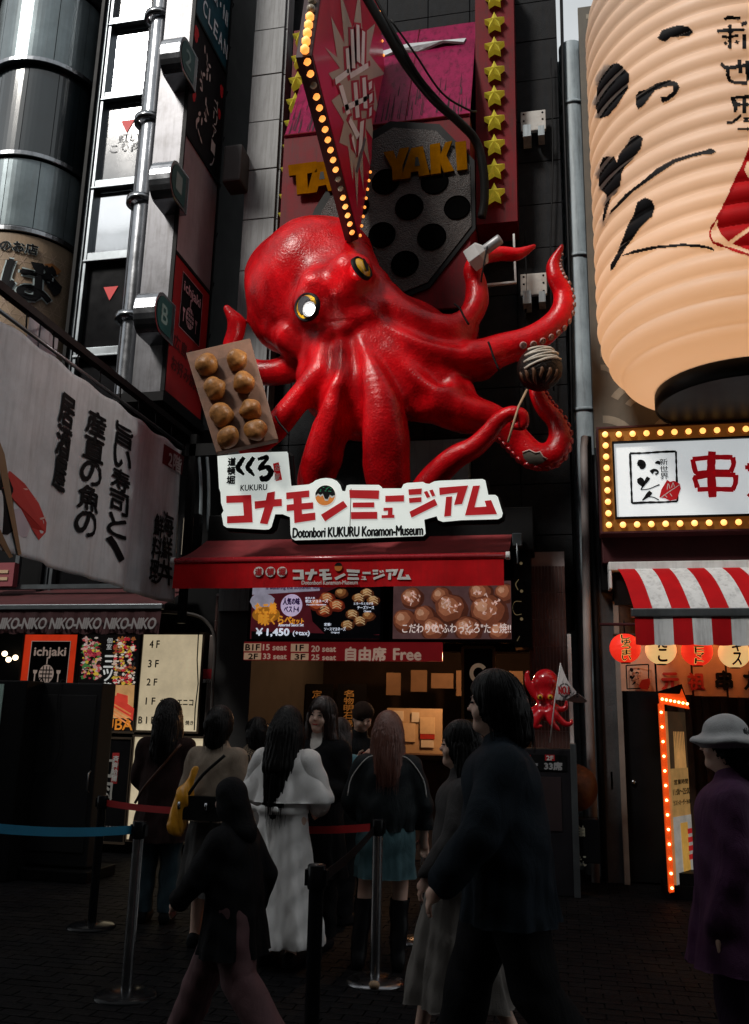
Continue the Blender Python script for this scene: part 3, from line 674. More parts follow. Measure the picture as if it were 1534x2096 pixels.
# ---------------- museum sign with blocky red characters
YM = 8.5
ms = thing('museum_sign', 'white backlit shaped sign with blocky red katakana above the red awning', 'sign', (-1.9, YM, P(740,1100,YM).z))
Z6 = lambda L: [(340+x/1.9667, 900+y/1.9667) for x, y in L]
out = Z6([(207,66),(345,52),(488,48),(492,56),(505,186),(575,180),(592,172),(602,164),(622,157),(645,154),(668,157),(688,166),(702,182),(710,206),(722,208),(728,184),(742,181),(858,182),(868,190),(872,196),(948,196),(956,180),(970,174),(1035,170),(1046,176),(1060,178),(1080,168),(1100,165),(1275,158),(1286,164),(1298,222),(1326,222),(1336,230),(1356,296),(1352,312),(1338,320),(1190,324),(1115,331),(1096,324),(1090,308),(1040,322),(1046,378),(1036,388),(770,398),(520,405),(508,398),(502,380),(500,312),(470,300),(440,300),(425,352),(415,361),(395,362),(245,354),(232,345),(224,300),(232,286),(222,255),(220,213),(214,195)])
b = MB(); p = [P(x, y, YM) for x, y in out]; b.prism(p, (0,.16,0), 1); build(b, 'sign_body', [L_white, M_black], ms)
b = MB(); c = P(672, 1000, YM+.165)
ctr = Vector((sum(q.x for q in p)/len(p), 0, sum(q.z for q in p)/len(p)))
b.tube([q+Vector((0,.1,0)) for q in p]+[p[0]+Vector((0,.1,0))], .03, 6, smooth=False); build(b, 'rim', M_black, ms)
b = MB(); q = P(719, 1000, YM-.002); b.box(q.x-.004, q.x+.004, YM-.003, YM, P(719,1100,YM).z+.01, P(719,1000,YM).z); build(b, 'seam', pmat('seam_grey', (.2,.18,.15)), ms)
KON = [[(243,226),(342,222),(348,332),(246,336),(246,308),(314,305),(310,252),(243,254)],
 [(357,248),(402,244),(408,214),(438,208),(436,240),(465,238),(466,266),(431,269),(408,340),(378,336),(397,272),(358,278)],
 [(484,213),(576,204),(576,230),(545,233),(546,256),(592,252),(592,277),(546,281),(547,299),(600,293),(601,322),(517,335),(515,284),(486,287),(486,262),(514,259),(513,236),(485,239)],
 [(624,302),(714,246),(730,268),(640,328)],
 [(738,202),(858,204),(856,238),(740,234)], [(752,253),(838,252),(838,272),(752,272)], [(745,291),(850,290),(850,318),(745,319)],
 [(883,226),(958,223),(958,248),(883,250)], [(876,274),(912,273),(911,302),(919,302),(919,314),(868,315),(868,304),(893,303),(894,285),(876,286)],
 [(976,200),(1030,196),(1028,219),(978,222)], [(978,235),(1028,231),(1028,250),(980,254)], [(980,290),(1082,238),(1093,262),(988,313)],
 [(1038,210),(1052,206),(1064,230),(1050,234)], [(1060,204),(1074,200),(1084,224),(1071,228)],
 [(1100,193),(1216,184),(1192,258),(1160,262),(1174,212),(1102,222)], [(1128,230),(1152,228),(1147,306),(1120,309)],
 [(1236,186),(1264,184),(1242,272),(1290,269),(1283,246),(1309,243),(1333,299),(1204,304)]]
for pts in KON:
    b = MB(); poly_px(b, Z6(pts), YM-.012, .012); build(b, 'character', L_red, ms)
c = P(666, 1014, YM-.012); mr = mpp(c)
def disc(mb, c, r, n=28, a0=0, a1=2*math.pi, dy=0, sx=1, sz=1, f=None):
    pts = []
    for k in range(n+(0 if a1-a0 > 6.28 else 1)):
        a = a0+(a1-a0)*k/n; q = r*(f(a) if f else 1); pts.append((c.x+math.cos(a)*q*sx, c.y+dy, c.z+math.sin(a)*q*sz))
    mb.add(pts, [list(range(len(pts)))])
b = MB(); disc(b, c, 21*mr); build(b, 'dumpling_mark', mat('dumpling_orange', (.5,.15,.02), .5, emit=(.75,.25,.04), es=.35), ms)
w_ = lambda g: [(c.x+math.cos(a)*21.3*mr, c.y-.002*g, c.z+math.sin(a)*21.3*mr) for a in [math.pi*(.02+.96*k/16)-.12 for k in range(17)]]
for g, col, lift in ((1, pmat('mark_white', (.7,.72,.7)), -4), (2, K_black, 0)):
    b = MB(); wave = [(c.x+(x)*mr, c.y-.002*g, c.z+(z+lift)*mr) for x, z in ((-20,0),(-15,5),(-10,1),(-5,4),(0,-7),(6,-8),(10,1),(15,-2),(19,0))]
    b.add(w_(g)+wave, [list(range(17+9))]); build(b, 'sauce_mark', col, ms)
b = MB(); rr = random.Random(5)
for k in range(11):
    x, z = rr.uniform(-12,12)*mr, rr.uniform(6,17)*mr; b.box(c.x+x, c.x+x+3.2*mr, c.y-.007, c.y-.006, c.z+z, c.z+z+1.3*mr)
build(b, 'green_flakes', pmat('flake_green', (.02,.35,.15)), ms)
b = MB(); write_px(b, 'Dotonbori KUKURU Konamon-Museum', 600, 1078, 866, 1098, YM-.006, bold=.05, space=.95); build(b, 'lettering', K_black, ms)
b = MB(); write_px(b, 'KUKURU', 493, 992, 547, 1004, YM-.006, bold=.03); build(b, 'lettering', K_black, ms)
def strokes(mb, L, Y, dy=0, wob=0):
    """brush strokes: list of [(px,py,half width px)...] laid flat on the plane Y"""
    r = random.Random(9)
    for s in L:
        q = spline([(x, y, w) for x, y, w in s], 5); le, ri = [], []
        for i, (x, y, w) in enumerate(q):
            a, c_ = q[max(i-1,0)], q[min(i+1,len(q)-1)]; tx_, ty_ = c_[0]-a[0], c_[1]-a[1]; l = math.hypot(tx_, ty_) or 1
            w = max(w*(1+r.uniform(-wob, wob)), .2); le.append((x-ty_/l*w, y+tx_/l*w)); ri.append((x+ty_/l*w, y-tx_/l*w))
        n = len(q); pts = [P(x, y, Y) for x, y in le+ri]; mb.add(pts, [(i, i+1, n+i+1, n+i) for i in range(n-1)])
b = MB(); strokes(b, [[(500,936,4),(492,948,5),(487,958,5),(494,966,4),(500,972,2)], [(520,936,4),(512,948,5),(507,957,5),(514,966,4),(521,974,2)],
  [(528,940,3),(546,936,5),(545,942,4),(534,954,4),(530,962,3)], [(530,962,3),(546,956,5),(555,966,6),(548,978,6),(538,980,6),(534,974,3)]], YM-.006, wob=.15)
build(b, 'brush_lettering', K_black, ms)
b = MB(); column_px(b, '道頓堀', 466, 936, 482, 992, YM-.006, bold=.05); build(b, 'lettering', K_black, ms)
b = MB(); poly_px(b, [(559,949),(571,946),(578,982),(565,985)], YM-.005); build(b, 'red_tab', L_red, ms)
b = MB(); column_px(b, 'たこ家', 563, 950, 574, 983, YM-.008, bold=.04); build(b, 'lettering', K_white, ms)

# ---------------- red awning of the octopus restaurant
YA = 8.6
aw = thing('red_awning', 'red retractable awning with white katakana valance under the octopus', 'awning', (-1.9, YA, P(700,1200,YA).z))
xa0, xa1 = P(356,1145,YA).x, P(1040,1138,YA).x; za = P(700,1143,YA).z; zv = P(700,1202,YA).z
tbk = PX(426,1118,xa0); dzy = (tbk.z-za)/(tbk.y-YA)
M_awn = mat('awning_red', (.5,.006,.010), .75, spec=.1, var=.3, bump=.1, bscale=150, streak=.25)
M_awnt = mat('awning_top', (.26,.035,.04), .75, var=.4, dirt=.6, dirtcol=(.07,.03,.03))
b = MB(); n = 24
yb_ = 9.45; zb_ = za+dzy*(yb_-YA) if dzy > 0 else za+.4
zb_ = max(zb_, za+.38)
for i in range(n):
    for j in range(6):
        def q(i_, j_): 
            t = j_/6; x = xa0+(xa1-xa0)*i_/n; return (x, YA+(yb_-YA)*t, za+.015+(zb_-za)*t-.035*math.sin(math.pi*t)*(1+.3*math.sin(i_*1.7)))
        b.add([q(i,j), q(i+1,j), q(i+1,j+1), q(i,j+1)], [(0,1,2,3)], True)
build(b, 'awning_canvas', M_awnt, aw, weld=True)
b = MB(); b.tube([(xa0, YA, za), (xa1, YA, za)], .035, 12); build(b, 'front_bar', mat('bar_red', (.45,.02,.03), .25, coat=.6), aw)
for x in (xa0, xa1):
    b = MB(); b.tube([(x-.02, YA, za), (x+.02, YA, za)], .042, 12); build(b, 'end_cap', M_white, aw, bevel=.004)
def vfold(x): return .012*math.sin(x*5.3)+.008*math.sin(x*13+1)
b = MB(); nx = 90
for i in range(nx):
    for j in range(3):
        def q(i_, j_): x = xa0+.02+(xa1-xa0-.06)*i_/nx; t = j_/3; return (x, YA-.012+vfold(x)*t, za-.03+(zv-za+.03)*t)
        b.add([q(i,j), q(i,j+1), q(i+1,j+1), q(i+1,j)], [(0,1,2,3)], True)
build(b, 'valance', M_awn, aw, weld=True)
vw = lambda p: Vector((p[0], p[1]+vfold(p[0])*max(0, min(1, (za-p[2])/(za-zv)))-.02, p[2]))
b = MB()
for k in range(3):
    c = P(531+k*24, 1171, YA-.008); disc(b, c, 10.6*mpp(c)); 
b.v = [tuple(vw(p)) for p in b.v]; build(b, 'round_mark', K_white, aw)
b = MB()
for k, ch in enumerate('道頓堀'): write_px(b, ch, 524+k*24, 1164, 538+k*24, 1178, YA-.012, bold=.05, warp=vw)
build(b, 'lettering', K_red, aw)
b = MB()
X0, Y0 = 600, 1158; sc_ = (842-600)/(1333-243.0); sy_ = (1187-1158)/(340-180.0)
vw2 = lambda p: Vector((p[0], p[1]+vfold(p[0])*max(0, min(1, (za-p[2])/(za-zv))), p[2]))
for pts in KON:
    p = [P(X0+(x-243)*sc_, Y0+(y-180-(x-243)*(-.035))*sy_, YA-.026) for x, y in pts]; p = [vw2(v_) for v_ in p]
    b.add(p, [list(range(len(p)))])
write_px(b, 'Dotonbori Konamon-Museum', 620, 1189, 733, 1197, YA-.012, bold=.04, warp=vw)
build(b, 'lettering', K_white, aw)
c = P(693, 1161, YA-.03); b = MB(); disc(b, c, 8*mpp(c)); build(b, 'dumpling_mark', pmat('dumpling2', (.55,.16,.02)), aw)
b = MB(); disc(b, P(693,1159,YA-.033), 8*mpp(c), a0=.1, a1=3.0, n=14); build(b, 'sauce_mark', K_black, aw)
for x in (xa0+.5, xa1-.35):
    b = MB(); b.tube([(x, 9.4, zb_-.12), (x+.1, 9.0, za-.05), (x, YA+.05, za-.03)], .022, 8); build(b, 'awning_arm', M_steel, aw)
b = MB(); c = P(1059, 1104, 9.3); b.box(c.x-.05, c.x+.05, 9.25, 9.4, c.z-.08, c.z+.06); b.tube([(c.x,9.25,c.z-.05),(c.x,9.2,c.z-.28)], .012, 6); build(b, 'crank_gear', M_steel, aw, bevel=.006)

# ---------------- menu screens
def screen(name, lab, x0p, y0p, x1p, y1p, Y):
    x0, x1, z0, z1 = box_px(x0p, y0p, x1p, y1p, Y)
    t = thing(name, lab, 'screen', ((x0+x1)/2, Y, z0)); b = MB(); b.box(x0-.04, x1+.04, Y+.004, Y+.12, z0-.04, z1+.04); build(b, 'casing', M_blackg, t, bevel=.01); return t, (x0, x1, z0, z1)
YSn = 9.5
def em(name, c, s=.55): return mat(name, c, .5, var=.3, scale=7, emit=c, es=s)
CLIP = None
def blob(mb, c, r, y, rr, sx=1.2, sz=.85, n=18, rag=.12):
    ph = [rr.uniform(0, 6) for _ in range(3)]
    p = [(c[0]+math.cos(a)*r*sx*(1+rag*math.sin(3*a+ph[0])*.6+rag*math.sin(7*a+ph[1])*.4), y, c[1]+math.sin(a)*r*sz*(1+rag*math.sin(5*a+ph[2])*.6)) for a in [2*math.pi*k/n for k in range(n)]]
    if CLIP: p = [(min(max(q[0], CLIP[0]), CLIP[1]), q[1], min(max(q[2], CLIP[2]), CLIP[3])) for q in p]
    mb.add(p, [list(range(n))])
t, (x0, x1, z0, z1) = screen('menu_screen', 'lit menu screen with sauce set pictures and the price 1,450 yen', 515, 1195, 778, 1308, YSn)
b = MB(); b.quad((x0,YSn,z0),(x1,YSn,z0),(x1,YSn,z1),(x0,YSn,z1)); build(b, 'picture', em('menu_bg', (.10,.012,.018), .5), t)
b = MB(); b.quad((x0,YSn-.003,z1-.12),(x0+.8,YSn-.003,z1-.08),(x0+.8,YSn-.003,z1),(x0,YSn-.003,z1)); blob(b, (x0+.12,z1-.2), .12, YSn-.0035, random.Random(1)); build(b, 'pale_band', em('menu_pale', (.42,.4,.5), .5), t)
b = MB(); poly_px(b, [(636,1245),(668,1212),(700,1198),(779,1198),(779,1298),(676,1308),(640,1272)], YSn-.004); poly_px(b, [(515,1292),(779,1300),(779,1308),(515,1308)], YSn-.004); build(b, 'tray_picture', em('menu_black', (.006,.006,.008), .2), t)
rr = random.Random(11)
for nm, cols, L, r in (('mentai', ((.10,.012,.006),(.32,.06,.02),(.5,.17,.06)), ((670,1225),(665,1250),(690,1240),(650,1238)), 15), ('cheese', ((.07,.02,.008),(.22,.08,.025),(.45,.24,.09)), ((735,1225),(752,1215),(765,1230),(722,1258),(712,1280),(738,1272),(755,1262),(700,1215)), 12)):
    for n_b, (px, py) in enumerate(L):
        c = P(px, py, YSn)
        for q, f_ in enumerate((1,.78,.42)):
            b = MB(); blob(b, (c.x-.01*q, c.z+.012*q), r*f_*mpp(c), YSn-.0055-.0002*n_b-.00005*q, rr, 1.2, .85, 18, .1+.1*q); build(b, 'food_picture', em(nm+str(q), cols[q], .7), t, kind='stuff')
b = MB(); cu = []
for px, py in ((670,1225),(665,1250),(690,1240),(735,1225),(752,1215),(765,1230),(722,1258),(712,1280),(738,1272)):
    for q in range(3): cu.append([(px-9, py-5+q*5, .9), (px, py-9+q*5, 1.2), (px+9, py-4+q*5, .8)])
strokes(b, cu, YSn-.009, wob=.4); build(b, 'sauce_lines', em('menu_cream', (.6,.42,.22), .6), t, kind='stuff')
b = MB(); c = P(597, 1239, YSn-.006); disc(b, c, 23*mpp(c)); build(b, 'badge', em('badge', (.62,.5,.72), .7), t)
b = MB(); disc(b, P(545,1258,YSn-.005), 30*mpp(c), sz=.55); build(b, 'orange_patch', em('menu_orange', (.5,.2,.02), .5), t)
b = MB(); write_px(b, '人気の味', 580, 1224, 614, 1238, YSn-.009, bold=.05); write_px(b, 'ベスト4', 582, 1241, 612, 1253, YSn-.009, bold=.05)
write_px(b, 'is watering the authentic flavor', 545, 1200, 662, 1208, YSn-.009, bold=.03); build(b, 'lettering', em('txt_navy', (.04,.01,.10), .3), t)
b = MB(); write_px(b, 'たこ焼', 523, 1234, 566, 1256, YSn-.009, bold=.05); write_px(b, '味', 530, 1256, 551, 1280, YSn-.009, bold=.06); write_px(b, 'くらべ', 555, 1260, 597, 1278, YSn-.009, bold=.05); write_px(b, 'セット', 597, 1266, 622, 1277, YSn-.009, bold=.05)
build(b, 'lettering', em('txt_yellow', (.75,.32,.03), .7), t)
b = MB(); write_px(b, '￥1,450', 524, 1286, 592, 1303, YSn-.009, bold=.05); write_px(b, '(+tax)', 600, 1291, 634, 1303, YSn-.009, bold=.03)
build(b, 'lettering', em('txt_white', (.7,.75,.85), .8), t)
for s, a in (('金佳人気',(625,1222,645,1226)),('明太マヨネーズ',(626,1227,672,1234)),('とろ〜りとろける',(725,1233,764,1238)),('チーズソース',(732,1240,766,1247)),('定番!',(664,1275,678,1281)),('ソースマヨネーズ',(664,1284,708,1291)),('Assorted Sauce Set',(570,1276,622,1282)),('Mentaiko Mayonnaise',(628,1236,668,1240)),('Cheese',(745,1249,760,1253)),('Original',(678,1293,695,1297))):
    b = MB(); write_px(b, s, *a, YSn-.009, bold=.02); build(b, 'lettering', em('txt_white', (.7,.75,.85), .8), t)
t, (x0, x1, z0, z1) = screen('menu_screen', 'lit screen with a close-up of glossy takoyaki topped with flakes', 805, 1190, 1047, 1308, YSn)
CLIP = (x0+.005, x1-.005, z0+.005, z1-.005)
b = MB(); b.quad((x0,YSn,z0),(x1,YSn,z0),(x1,YSn,z1),(x0,YSn,z1)); build(b, 'picture', em('tako_bg', (.10,.05,.05), .6), t)
rr = random.Random(8)
for n_b, (px, py, r) in enumerate(((845,1225,24),(985,1215,26),(905,1222,22),(1035,1215,22),(830,1272,26),(1002,1255,40),(925,1248,34),(870,1262,24),(890,1290,28),(960,1290,30),(1025,1295,24))):
    c = P(px, py, YSn)
    for q, (f_, col) in enumerate(((1,(.07,.02,.012)),(.86,(.17,.05,.025)),(.6,(.33,.12,.06)),(.3,(.5,.26,.16)))):
        b = MB(); blob(b, (c.x-.02*q*r/30, c.z+.018*q*r/30), r*f_*mpp(c), YSn-.003-.0004*n_b-.0001*q, rr, 1, .95, 22, .05+.05*q)
        build(b, 'food_picture', em('ball_tone%d' % q, col, .7), t, kind='stuff')
b = MB(); cu = []
for px, py, r in ((845,1225,20),(1000,1245,36),(925,1240,30),(890,1285,20),(960,1288,24),(985,1212,18)):
    for q in range(16):
        a = rr.uniform(0, math.pi*2); d = r*rr.uniform(.1,.9); x, y = px+math.cos(a)*d, py+math.sin(a)*d*.7-4
        if 812 < x < 1040 and 1206 < y < 1300: cu.append([(x, y, .6), (x+rr.uniform(-3,3), y+3, 1.5), (x+rr.uniform(-7,7), y+rr.uniform(4,8), .5)])
strokes(b, cu, YSn-.009, wob=.3); build(b, 'flake_picture', em('flakes', (.55,.38,.33), .8), t, kind='stuff')
b = MB(); write_px(b, 'こだわりの"ふわっとろ"たこ焼!!', 824, 1276, 1046, 1296, YSn-.012, bold=.012); build(b, 'lettering', em('txt_pale', (.7,.6,.56), .75), t)
CLIP = None
# black side panel with gold marks
x0, x1, z0, z1 = box_px(1048, 1100, 1088, 1325, YSn)
t = thing('side_panel', 'narrow black panel with small gold curves right of the menu screens', 'panel', ((x0+x1)/2, YSn, z0)); b = MB(); b.box(x0+.02, x1, YSn+.01, YSn+.4, z0, z1); build(b, 'panel', M_blackg, t)
b = MB(); strokes(b, [[(1062,1186,.6),(1056,1196,1),(1061,1208,.6)], [(1068,1231,.6),(1054,1232,.7),(1050,1246,.7),(1056,1258,.7),(1068,1257,.6)], [(1064,1302,.6),(1059,1312,.8)]], YSn+.004)
for px, py in ((1067,1153),(1068,1210),(1068,1267)): disc(b, P(px, py, YSn+.004), .017, 12)
build(b, 'gold_marks', mat('gold_mark', (.5,.42,.25), .5, emit=(.5,.4,.2), es=.15), t)

# ---------------- seat board
YB = 9.45; x0, x1, z0, z1 = box_px(499, 1314, 905, 1352, YB)
t = thing('seat_board', 'long red lit board listing seats per floor above the entrance', 'sign', ((x0+x1)/2, YB, z0))
b = MB(); b.box(x0, x1, YB, YB+.08, z0, z1); build(b, 'board', mat('board_red', (.22,.012,.015), .4, var=.2, emit=(.35,.015,.02), es=.22), t, bevel=.004)
b = MB()
for a in ((500,1317,535,1333),(500,1336,535,1350),(596,1318,632,1334),(596,1337,632,1351)):
    q = box_px(*a, YB); b = MB(); b.box(q[0], q[1], YB-.006, YB, q[2], q[3]); build(b, 'pale_plate', mat('plate_cream', (.6,.42,.28), .5, emit=(.8,.5,.32), es=.28), t)
def _t1(m__, t__):
    for s, a in (('B1F',(503,1319,532,1331)),('2F',(509,1338,528,1349)),('1F',(606,1320,622,1332)),('3F',(604,1339,625,1350))):
        b = MB(); write_px(b, s, *a, YB-.01, bold=.05); build(b, 'lettering', m__, t__)
_t1(pmat('dark_red_txt', (.06,.01,.01)), t)
def _t2(m__, t__):
    for s, a in (('15 seat',(539,1319,587,1331)),('33 seat',(539,1338,587,1349)),('20 seat',(638,1322,688,1334)),('25 seat',(638,1340,688,1351)),('自由席',(708,1325,790,1352)),('Free',(806,1328,862,1351))):
        b = MB(); write_px(b, s, *a, YB-.01, bold=.05); build(b, 'lettering', m__, t__)
_t2(mat('board_txt', (.65,.5,.42), .5, emit=(.8,.55,.42), es=.25), t)

# ---------------- floor directory, posters and panels of the left building
YL = 10.0
M_frame = mat('brown_frame', (.09,.065,.045), .45, .3)
def lightbox(name, lab, a, Y, m, cat='sign', d=.14):
    x0, x1, z0, z1 = box_px(*a, Y); t = thing(name, lab, cat, ((x0+x1)/2, Y, z0))
    b = MB(); b.box(x0, x1, Y, Y+d, z0, z1); build(b, 'face_panel', m, t)
    b = MB(); e = .025
    b.box(x0-e, x0, Y-.02, Y+d+.02, z0-e, z1+e); b.box(x1, x1+e, Y-.02, Y+d+.02, z0-e, z1+e); b.box(x0, x1, Y-.02, Y+d+.02, z0-e, z0); b.box(x0, x1, Y-.02, Y+d+.02, z1, z1+e)
    build(b, 'frame', M_frame, t); return t, (x0, x1, z0, z1)
t, q = lightbox('floor_directory', 'cream lit floor directory listing 4F down to B1F', (287,1299,410,1496), YL, L_cream)
def _t3(m__, t__):
    for s, a in (('4 F',(307,1311,327,1326)),('3 F',(304,1351,325,1366)),('2 F',(301,1389,322,1403)),('1 F',(299,1428,318,1442)),('B 1 F',(284,1467,316,1481)),('ガルニエニコ',(328,1430,396,1444)),('焼き',(380,1475,396,1484))):
        b = MB(); write_px(b, s, *a, YL-.008, bold=.03); build(b, 'lettering', m__, t__)
_t3(K_black, t)
b = MB(); b.tube([P(407,1292,YL-.03), P(404,1350,YL-.03), P(406,1400,YL-.03), P(400,1450,YL-.03), P(398,1495,YL-.03)], .007, 6); build(b, 'cable', M_black, t)
t, q = lightbox('restaurant_poster', 'lit food poster with white vertical lettering beside the floor directory', (160,1299,281,1496), YL, em('poster_black', (.012,.01,.01), .3))
rr = random.Random(21)
x0, x1, z0, z1 = q
def mosaic(nm, area, cols, n, Y, r):
    for k, c_ in enumerate(cols):
        b = MB()
        for i in range(n):
            px, py = rr.uniform(area[0], area[2]), rr.uniform(area[1], area[3]); c = P(px, py, Y); s = r*mpp(c)*rr.uniform(.6,1.3)
            if x0+s*1.3 < c.x < x1-s*1.3: blob(b, (c.x, c.z), s, Y-.003-rr.random()*.004, rr, rr.uniform(.7,1.5), rr.uniform(.5,1.1), 12, .5)
        if b.v: build(b, 'food_picture', em(nm+str(k), c_, .75), t, kind='stuff')
mosaic('sashimi', (168,1305,206,1390), ((.5,.42,.38),(.45,.06,.07),(.6,.4,.05),(.06,.18,.05),(.55,.3,.26),(.3,.02,.04),(.02,.015,.01)), 26, YL, 3.6)
mosaic('stew', (234,1305,276,1400), ((.55,.04,.05),(.6,.45,.35),(.62,.42,.05),(.4,.02,.03),(.02,.02,.02),(.7,.6,.5),(.3,.1,.03)), 34, YL, 3.2)
b = MB(); poly_px(b, [(230,1402),(276,1402),(272,1470),(228,1470)], YL-.009); build(b, 'tray_picture', em('wood_tray', (.6,.33,.13), .7), t)
b = MB(); poly_px(b, [(226,1420),(240,1425),(275,1450),(272,1475),(224,1440)], YL-.011); poly_px(b, [(240,1418),(262,1424),(262,1440),(236,1432)], YL-.012); build(b, 'meat_picture', em('wagyu', (.6,.05,.03), .8), t)
b = MB(); strokes(b, [[(224+k*3, 1436+k*9, 1.5), (268, 1462+k*8, 1.5)] for k in range(4)], YL-.0135); build(b, 'slices', em('wagyu2', (.75,.25,.08), .7), t)
b = MB(); column_px(b, '三ツ葉', 211, 1340, 230, 1424, YL-.014, bold=.03); column_px(b, '個室', 219, 1305, 230, 1330, YL-.014); column_px(b, '当ビル3F', 211, 1430, 219, 1470, YL-.014); build(b, 'lettering', em('txt_white2', (.75,.75,.72), .6), t)
b = MB(); write_px(b, 'UBA', 214, 1472, 272, 1494, YL-.014, bold=.02); build(b, 'lettering', em('txt_gold', (.6,.2,.02), .6), t)
t, q = lightbox('grill_sign', 'orange-red lit sign with a black panel reading ichjaki and a grill mark', (46,1299,155,1420), YL, mat('grill_orange', (.5,.03,.01), .5, var=.25, emit=(1,.06,.015), es=.42))
def grill_logo(t, W_, m1, m2, H=None):
    """W_(u, v, lift): point on the sign, u 0..1 right, v 0..1 down"""
    b = MB(); b.add([W_(0,0,0), W_(1,0,0), W_(1,1,0), W_(0,1,0)], [(0,1,2,3)]); build(b, 'logo_panel', m1, t)
    b = MB(); f = lambda pts, l=.004: b.add([W_(x, y, l) for x, y in pts], [list(range(len(pts)))])
    o, u, v = W_(.1,.36,.004), W_(.9,.36,.004)-W_(.1,.36,.004), W_(.1,.13,.004)-W_(.1,.36,.004)
    write(b, 'ichjaki', o, u, v, bold=.03); f([(.435,.34),(.465,.34),(.465,.48),(.435,.48)])
    for e in (0, .985): f([(e,0),(e+.015,0),(e+.015,1),(e,1)])
    f([(0.016,0),(.984,0),(.984,.012),(0.016,.012)]); f([(0.016,.988),(.984,.988),(.984,1),(0.016,1)])
    f([(.46+.19*math.cos(a), .68+.19*math.sin(a)) for a in [k*math.pi/16 for k in range(32)]])
    for s in (.17, .76): f([(s-.05,.6),(s+.06,.6),(s+.05,.66),(s+.02,.68),(s+.02,.84),(s-.01,.84),(s-.01,.68),(s-.04,.66)])
    build(b, 'lettering', m2, t)
    b = MB()
    for k in (-.08,0,.08): b.add([W_(x, y, .008) for x, y in ((.46+k-.012,.52),(.46+k+.012,.52),(.46+k+.012,.84),(.46+k-.012,.84))], [(0,1,2,3)]); b.add([W_(x, y, .011) for x, y in ((.3,.68+k-.012),(.62,.68+k-.012),(.62,.68+k+.012),(.3,.68+k+.012))], [(0,1,2,3)])
    build(b, 'grill_bars', m1, t)
a = box_px(60, 1312, 141, 1412, YL-.01)
grill_logo(t, lambda u, v, l: Vector((a[0]+(a[1]-a[0])*u, YL-.01-l, a[3]-(a[3]-a[2])*v)), K_black, mat('logo_cream', (.6,.5,.42), .5, emit=(.8,.6,.5), es=.25))
# lower panels
t, q = lightbox('meat_sign', 'black sign with big white brush characters and a red tab below the food poster', (165,1512,262,1722), YL, M_blackg)
b = MB(); column_px(b, '旬肉', 197, 1546, 232, 1640, YL-.01, bold=.03, rough=.015); build(b, 'lettering', pmat('ash_white', (.4,.39,.36)), t)
b = MB(); poly_px(b, [(231,1541),(245,1541),(240,1604),(227,1604)], YL-.006); build(b, 'red_tab', pmat('tab_red', (.4,.02,.02)), t)
b = MB(); column_px(b, '斉斉哈爾', 230, 1546, 242, 1600, YL-.012, bold=.03); write_px(b, '(L.O. 14:50)', 217, 1691, 246, 1698, YL-.01, bold=.02); write_px(b, '(L.O. 22:50)', 217, 1700, 246, 1707, YL-.01, bold=.02); build(b, 'lettering', K_white, t)
t, q = lightbox('lower_light_panel', 'plain cream lit panel below the floor directory', (268,1510,420,1722), YL, L_cream)
# security post
x0, x1, z0, z1 = box_px(416, 1300, 438, 1722, 9.98)
t = thing('service_column', 'grey metal service column with a red sticker beside the floor directory', 'post', ((x0+x1)/2, 9.98, 0))
b = MB(); b.box(x0, x1, 9.98, 10.2, 0, z1); build(b, 'casing', mat('grey_casing', (.16,.13,.12), .4, .3), t, bevel=.01)
a = box_px(414, 1369, 434, 1389, 9.97); b = MB(); b.box(a[0]+.01, a[1], 9.972, 9.978, a[2], a[3]); build(b, 'red_sticker', pmat('sticker_red', (.4,.01,.02)), t)
b = MB(); write_px(b, 'SECOM', 416, 1391, 434, 1397, 9.975, bold=.04); build(b, 'lettering', K_white, t)
b = MB(); b.tube(spline([P(330,1252,9.6), P(395,1258,9.8), P(425,1275,9.9), P(440,1310,9.93), P(436,1400,9.93), P(432,1480,9.93)], 5), .02, 8)
tag(build(b, 'conduit', mat('conduit_grey', (.12,.11,.105), .5)), 'grey conduit bending down beside the floor directory', 'pipe')
b = MB(); b.box(-12, P(438,1300,10).x, 10.15, 10.4, 0, 5.2); build(b, 'shopfront', M_black, lb)
b = MB(); b.box(-9, P(44,1300,9.9).x-.06, 10.3, 10.35, .9, 2.6)
build(b, 'shop_interior', mat('shop_glow', (.1,.03,.02), .6, emit=(.3,.05,.03), es=.12), lb)
for k, (px, py) in enumerate(((18,1350),(32,1346),(10,1338))):
    c = P(px, py, 10.0); b = MB(); b.ball(c, .035); tag(build(b, 'shop_lamp', mat('lamp_white', (1,.9,.7), .5, var=0, emit=(1,.75,.5), es=4)), ('small bright lamp in the shop at the left, lower right one', 'small bright lamp in the shop at the left, rightmost one', 'small bright lamp in the shop at the left, upper one')[k], 'lamp')
# valance with repeated name
YN = 9.2
nw = thing('maroon_awning', 'dark maroon shop awning with repeated white lettering at the far left', 'awning', (-5.6, YN, P(160,1298,YN).z))
x0 = -8.0; x1 = P(330,1265,YN).x; z0 = P(160,1297,YN).z; z1 = P(160,1246,YN).z
b = MB(); n = 110
for i in range(n):
    def q(i_, t_): x = x0+(x1-x0)*i_/n; return (x, YN+(.02*math.sin(i_*.9)+.012*math.sin(i_*2.1))*t_, z1+(z0-z1)*t_+.01*math.sin(i_*.9)*t_)
    b.add([q(i,0), q(i,1), q(i+1,1), q(i+1,0)], [(0,1,2,3)], True)
build(b, 'valance', mat('valance_maroon', (.045,.012,.014), .7, var=.4), nw, weld=True)
b = MB(); b.quad((x0, YN, z1+.03), (x1, YN, z1+.03), (x1-.05, 10.0, z1+.35), (x0, 10.0, z1+.35)); build(b, 'awning_canvas', mat('awning_maroon', (.08,.02,.022), .7, var=.4, dirt=.4), nw)
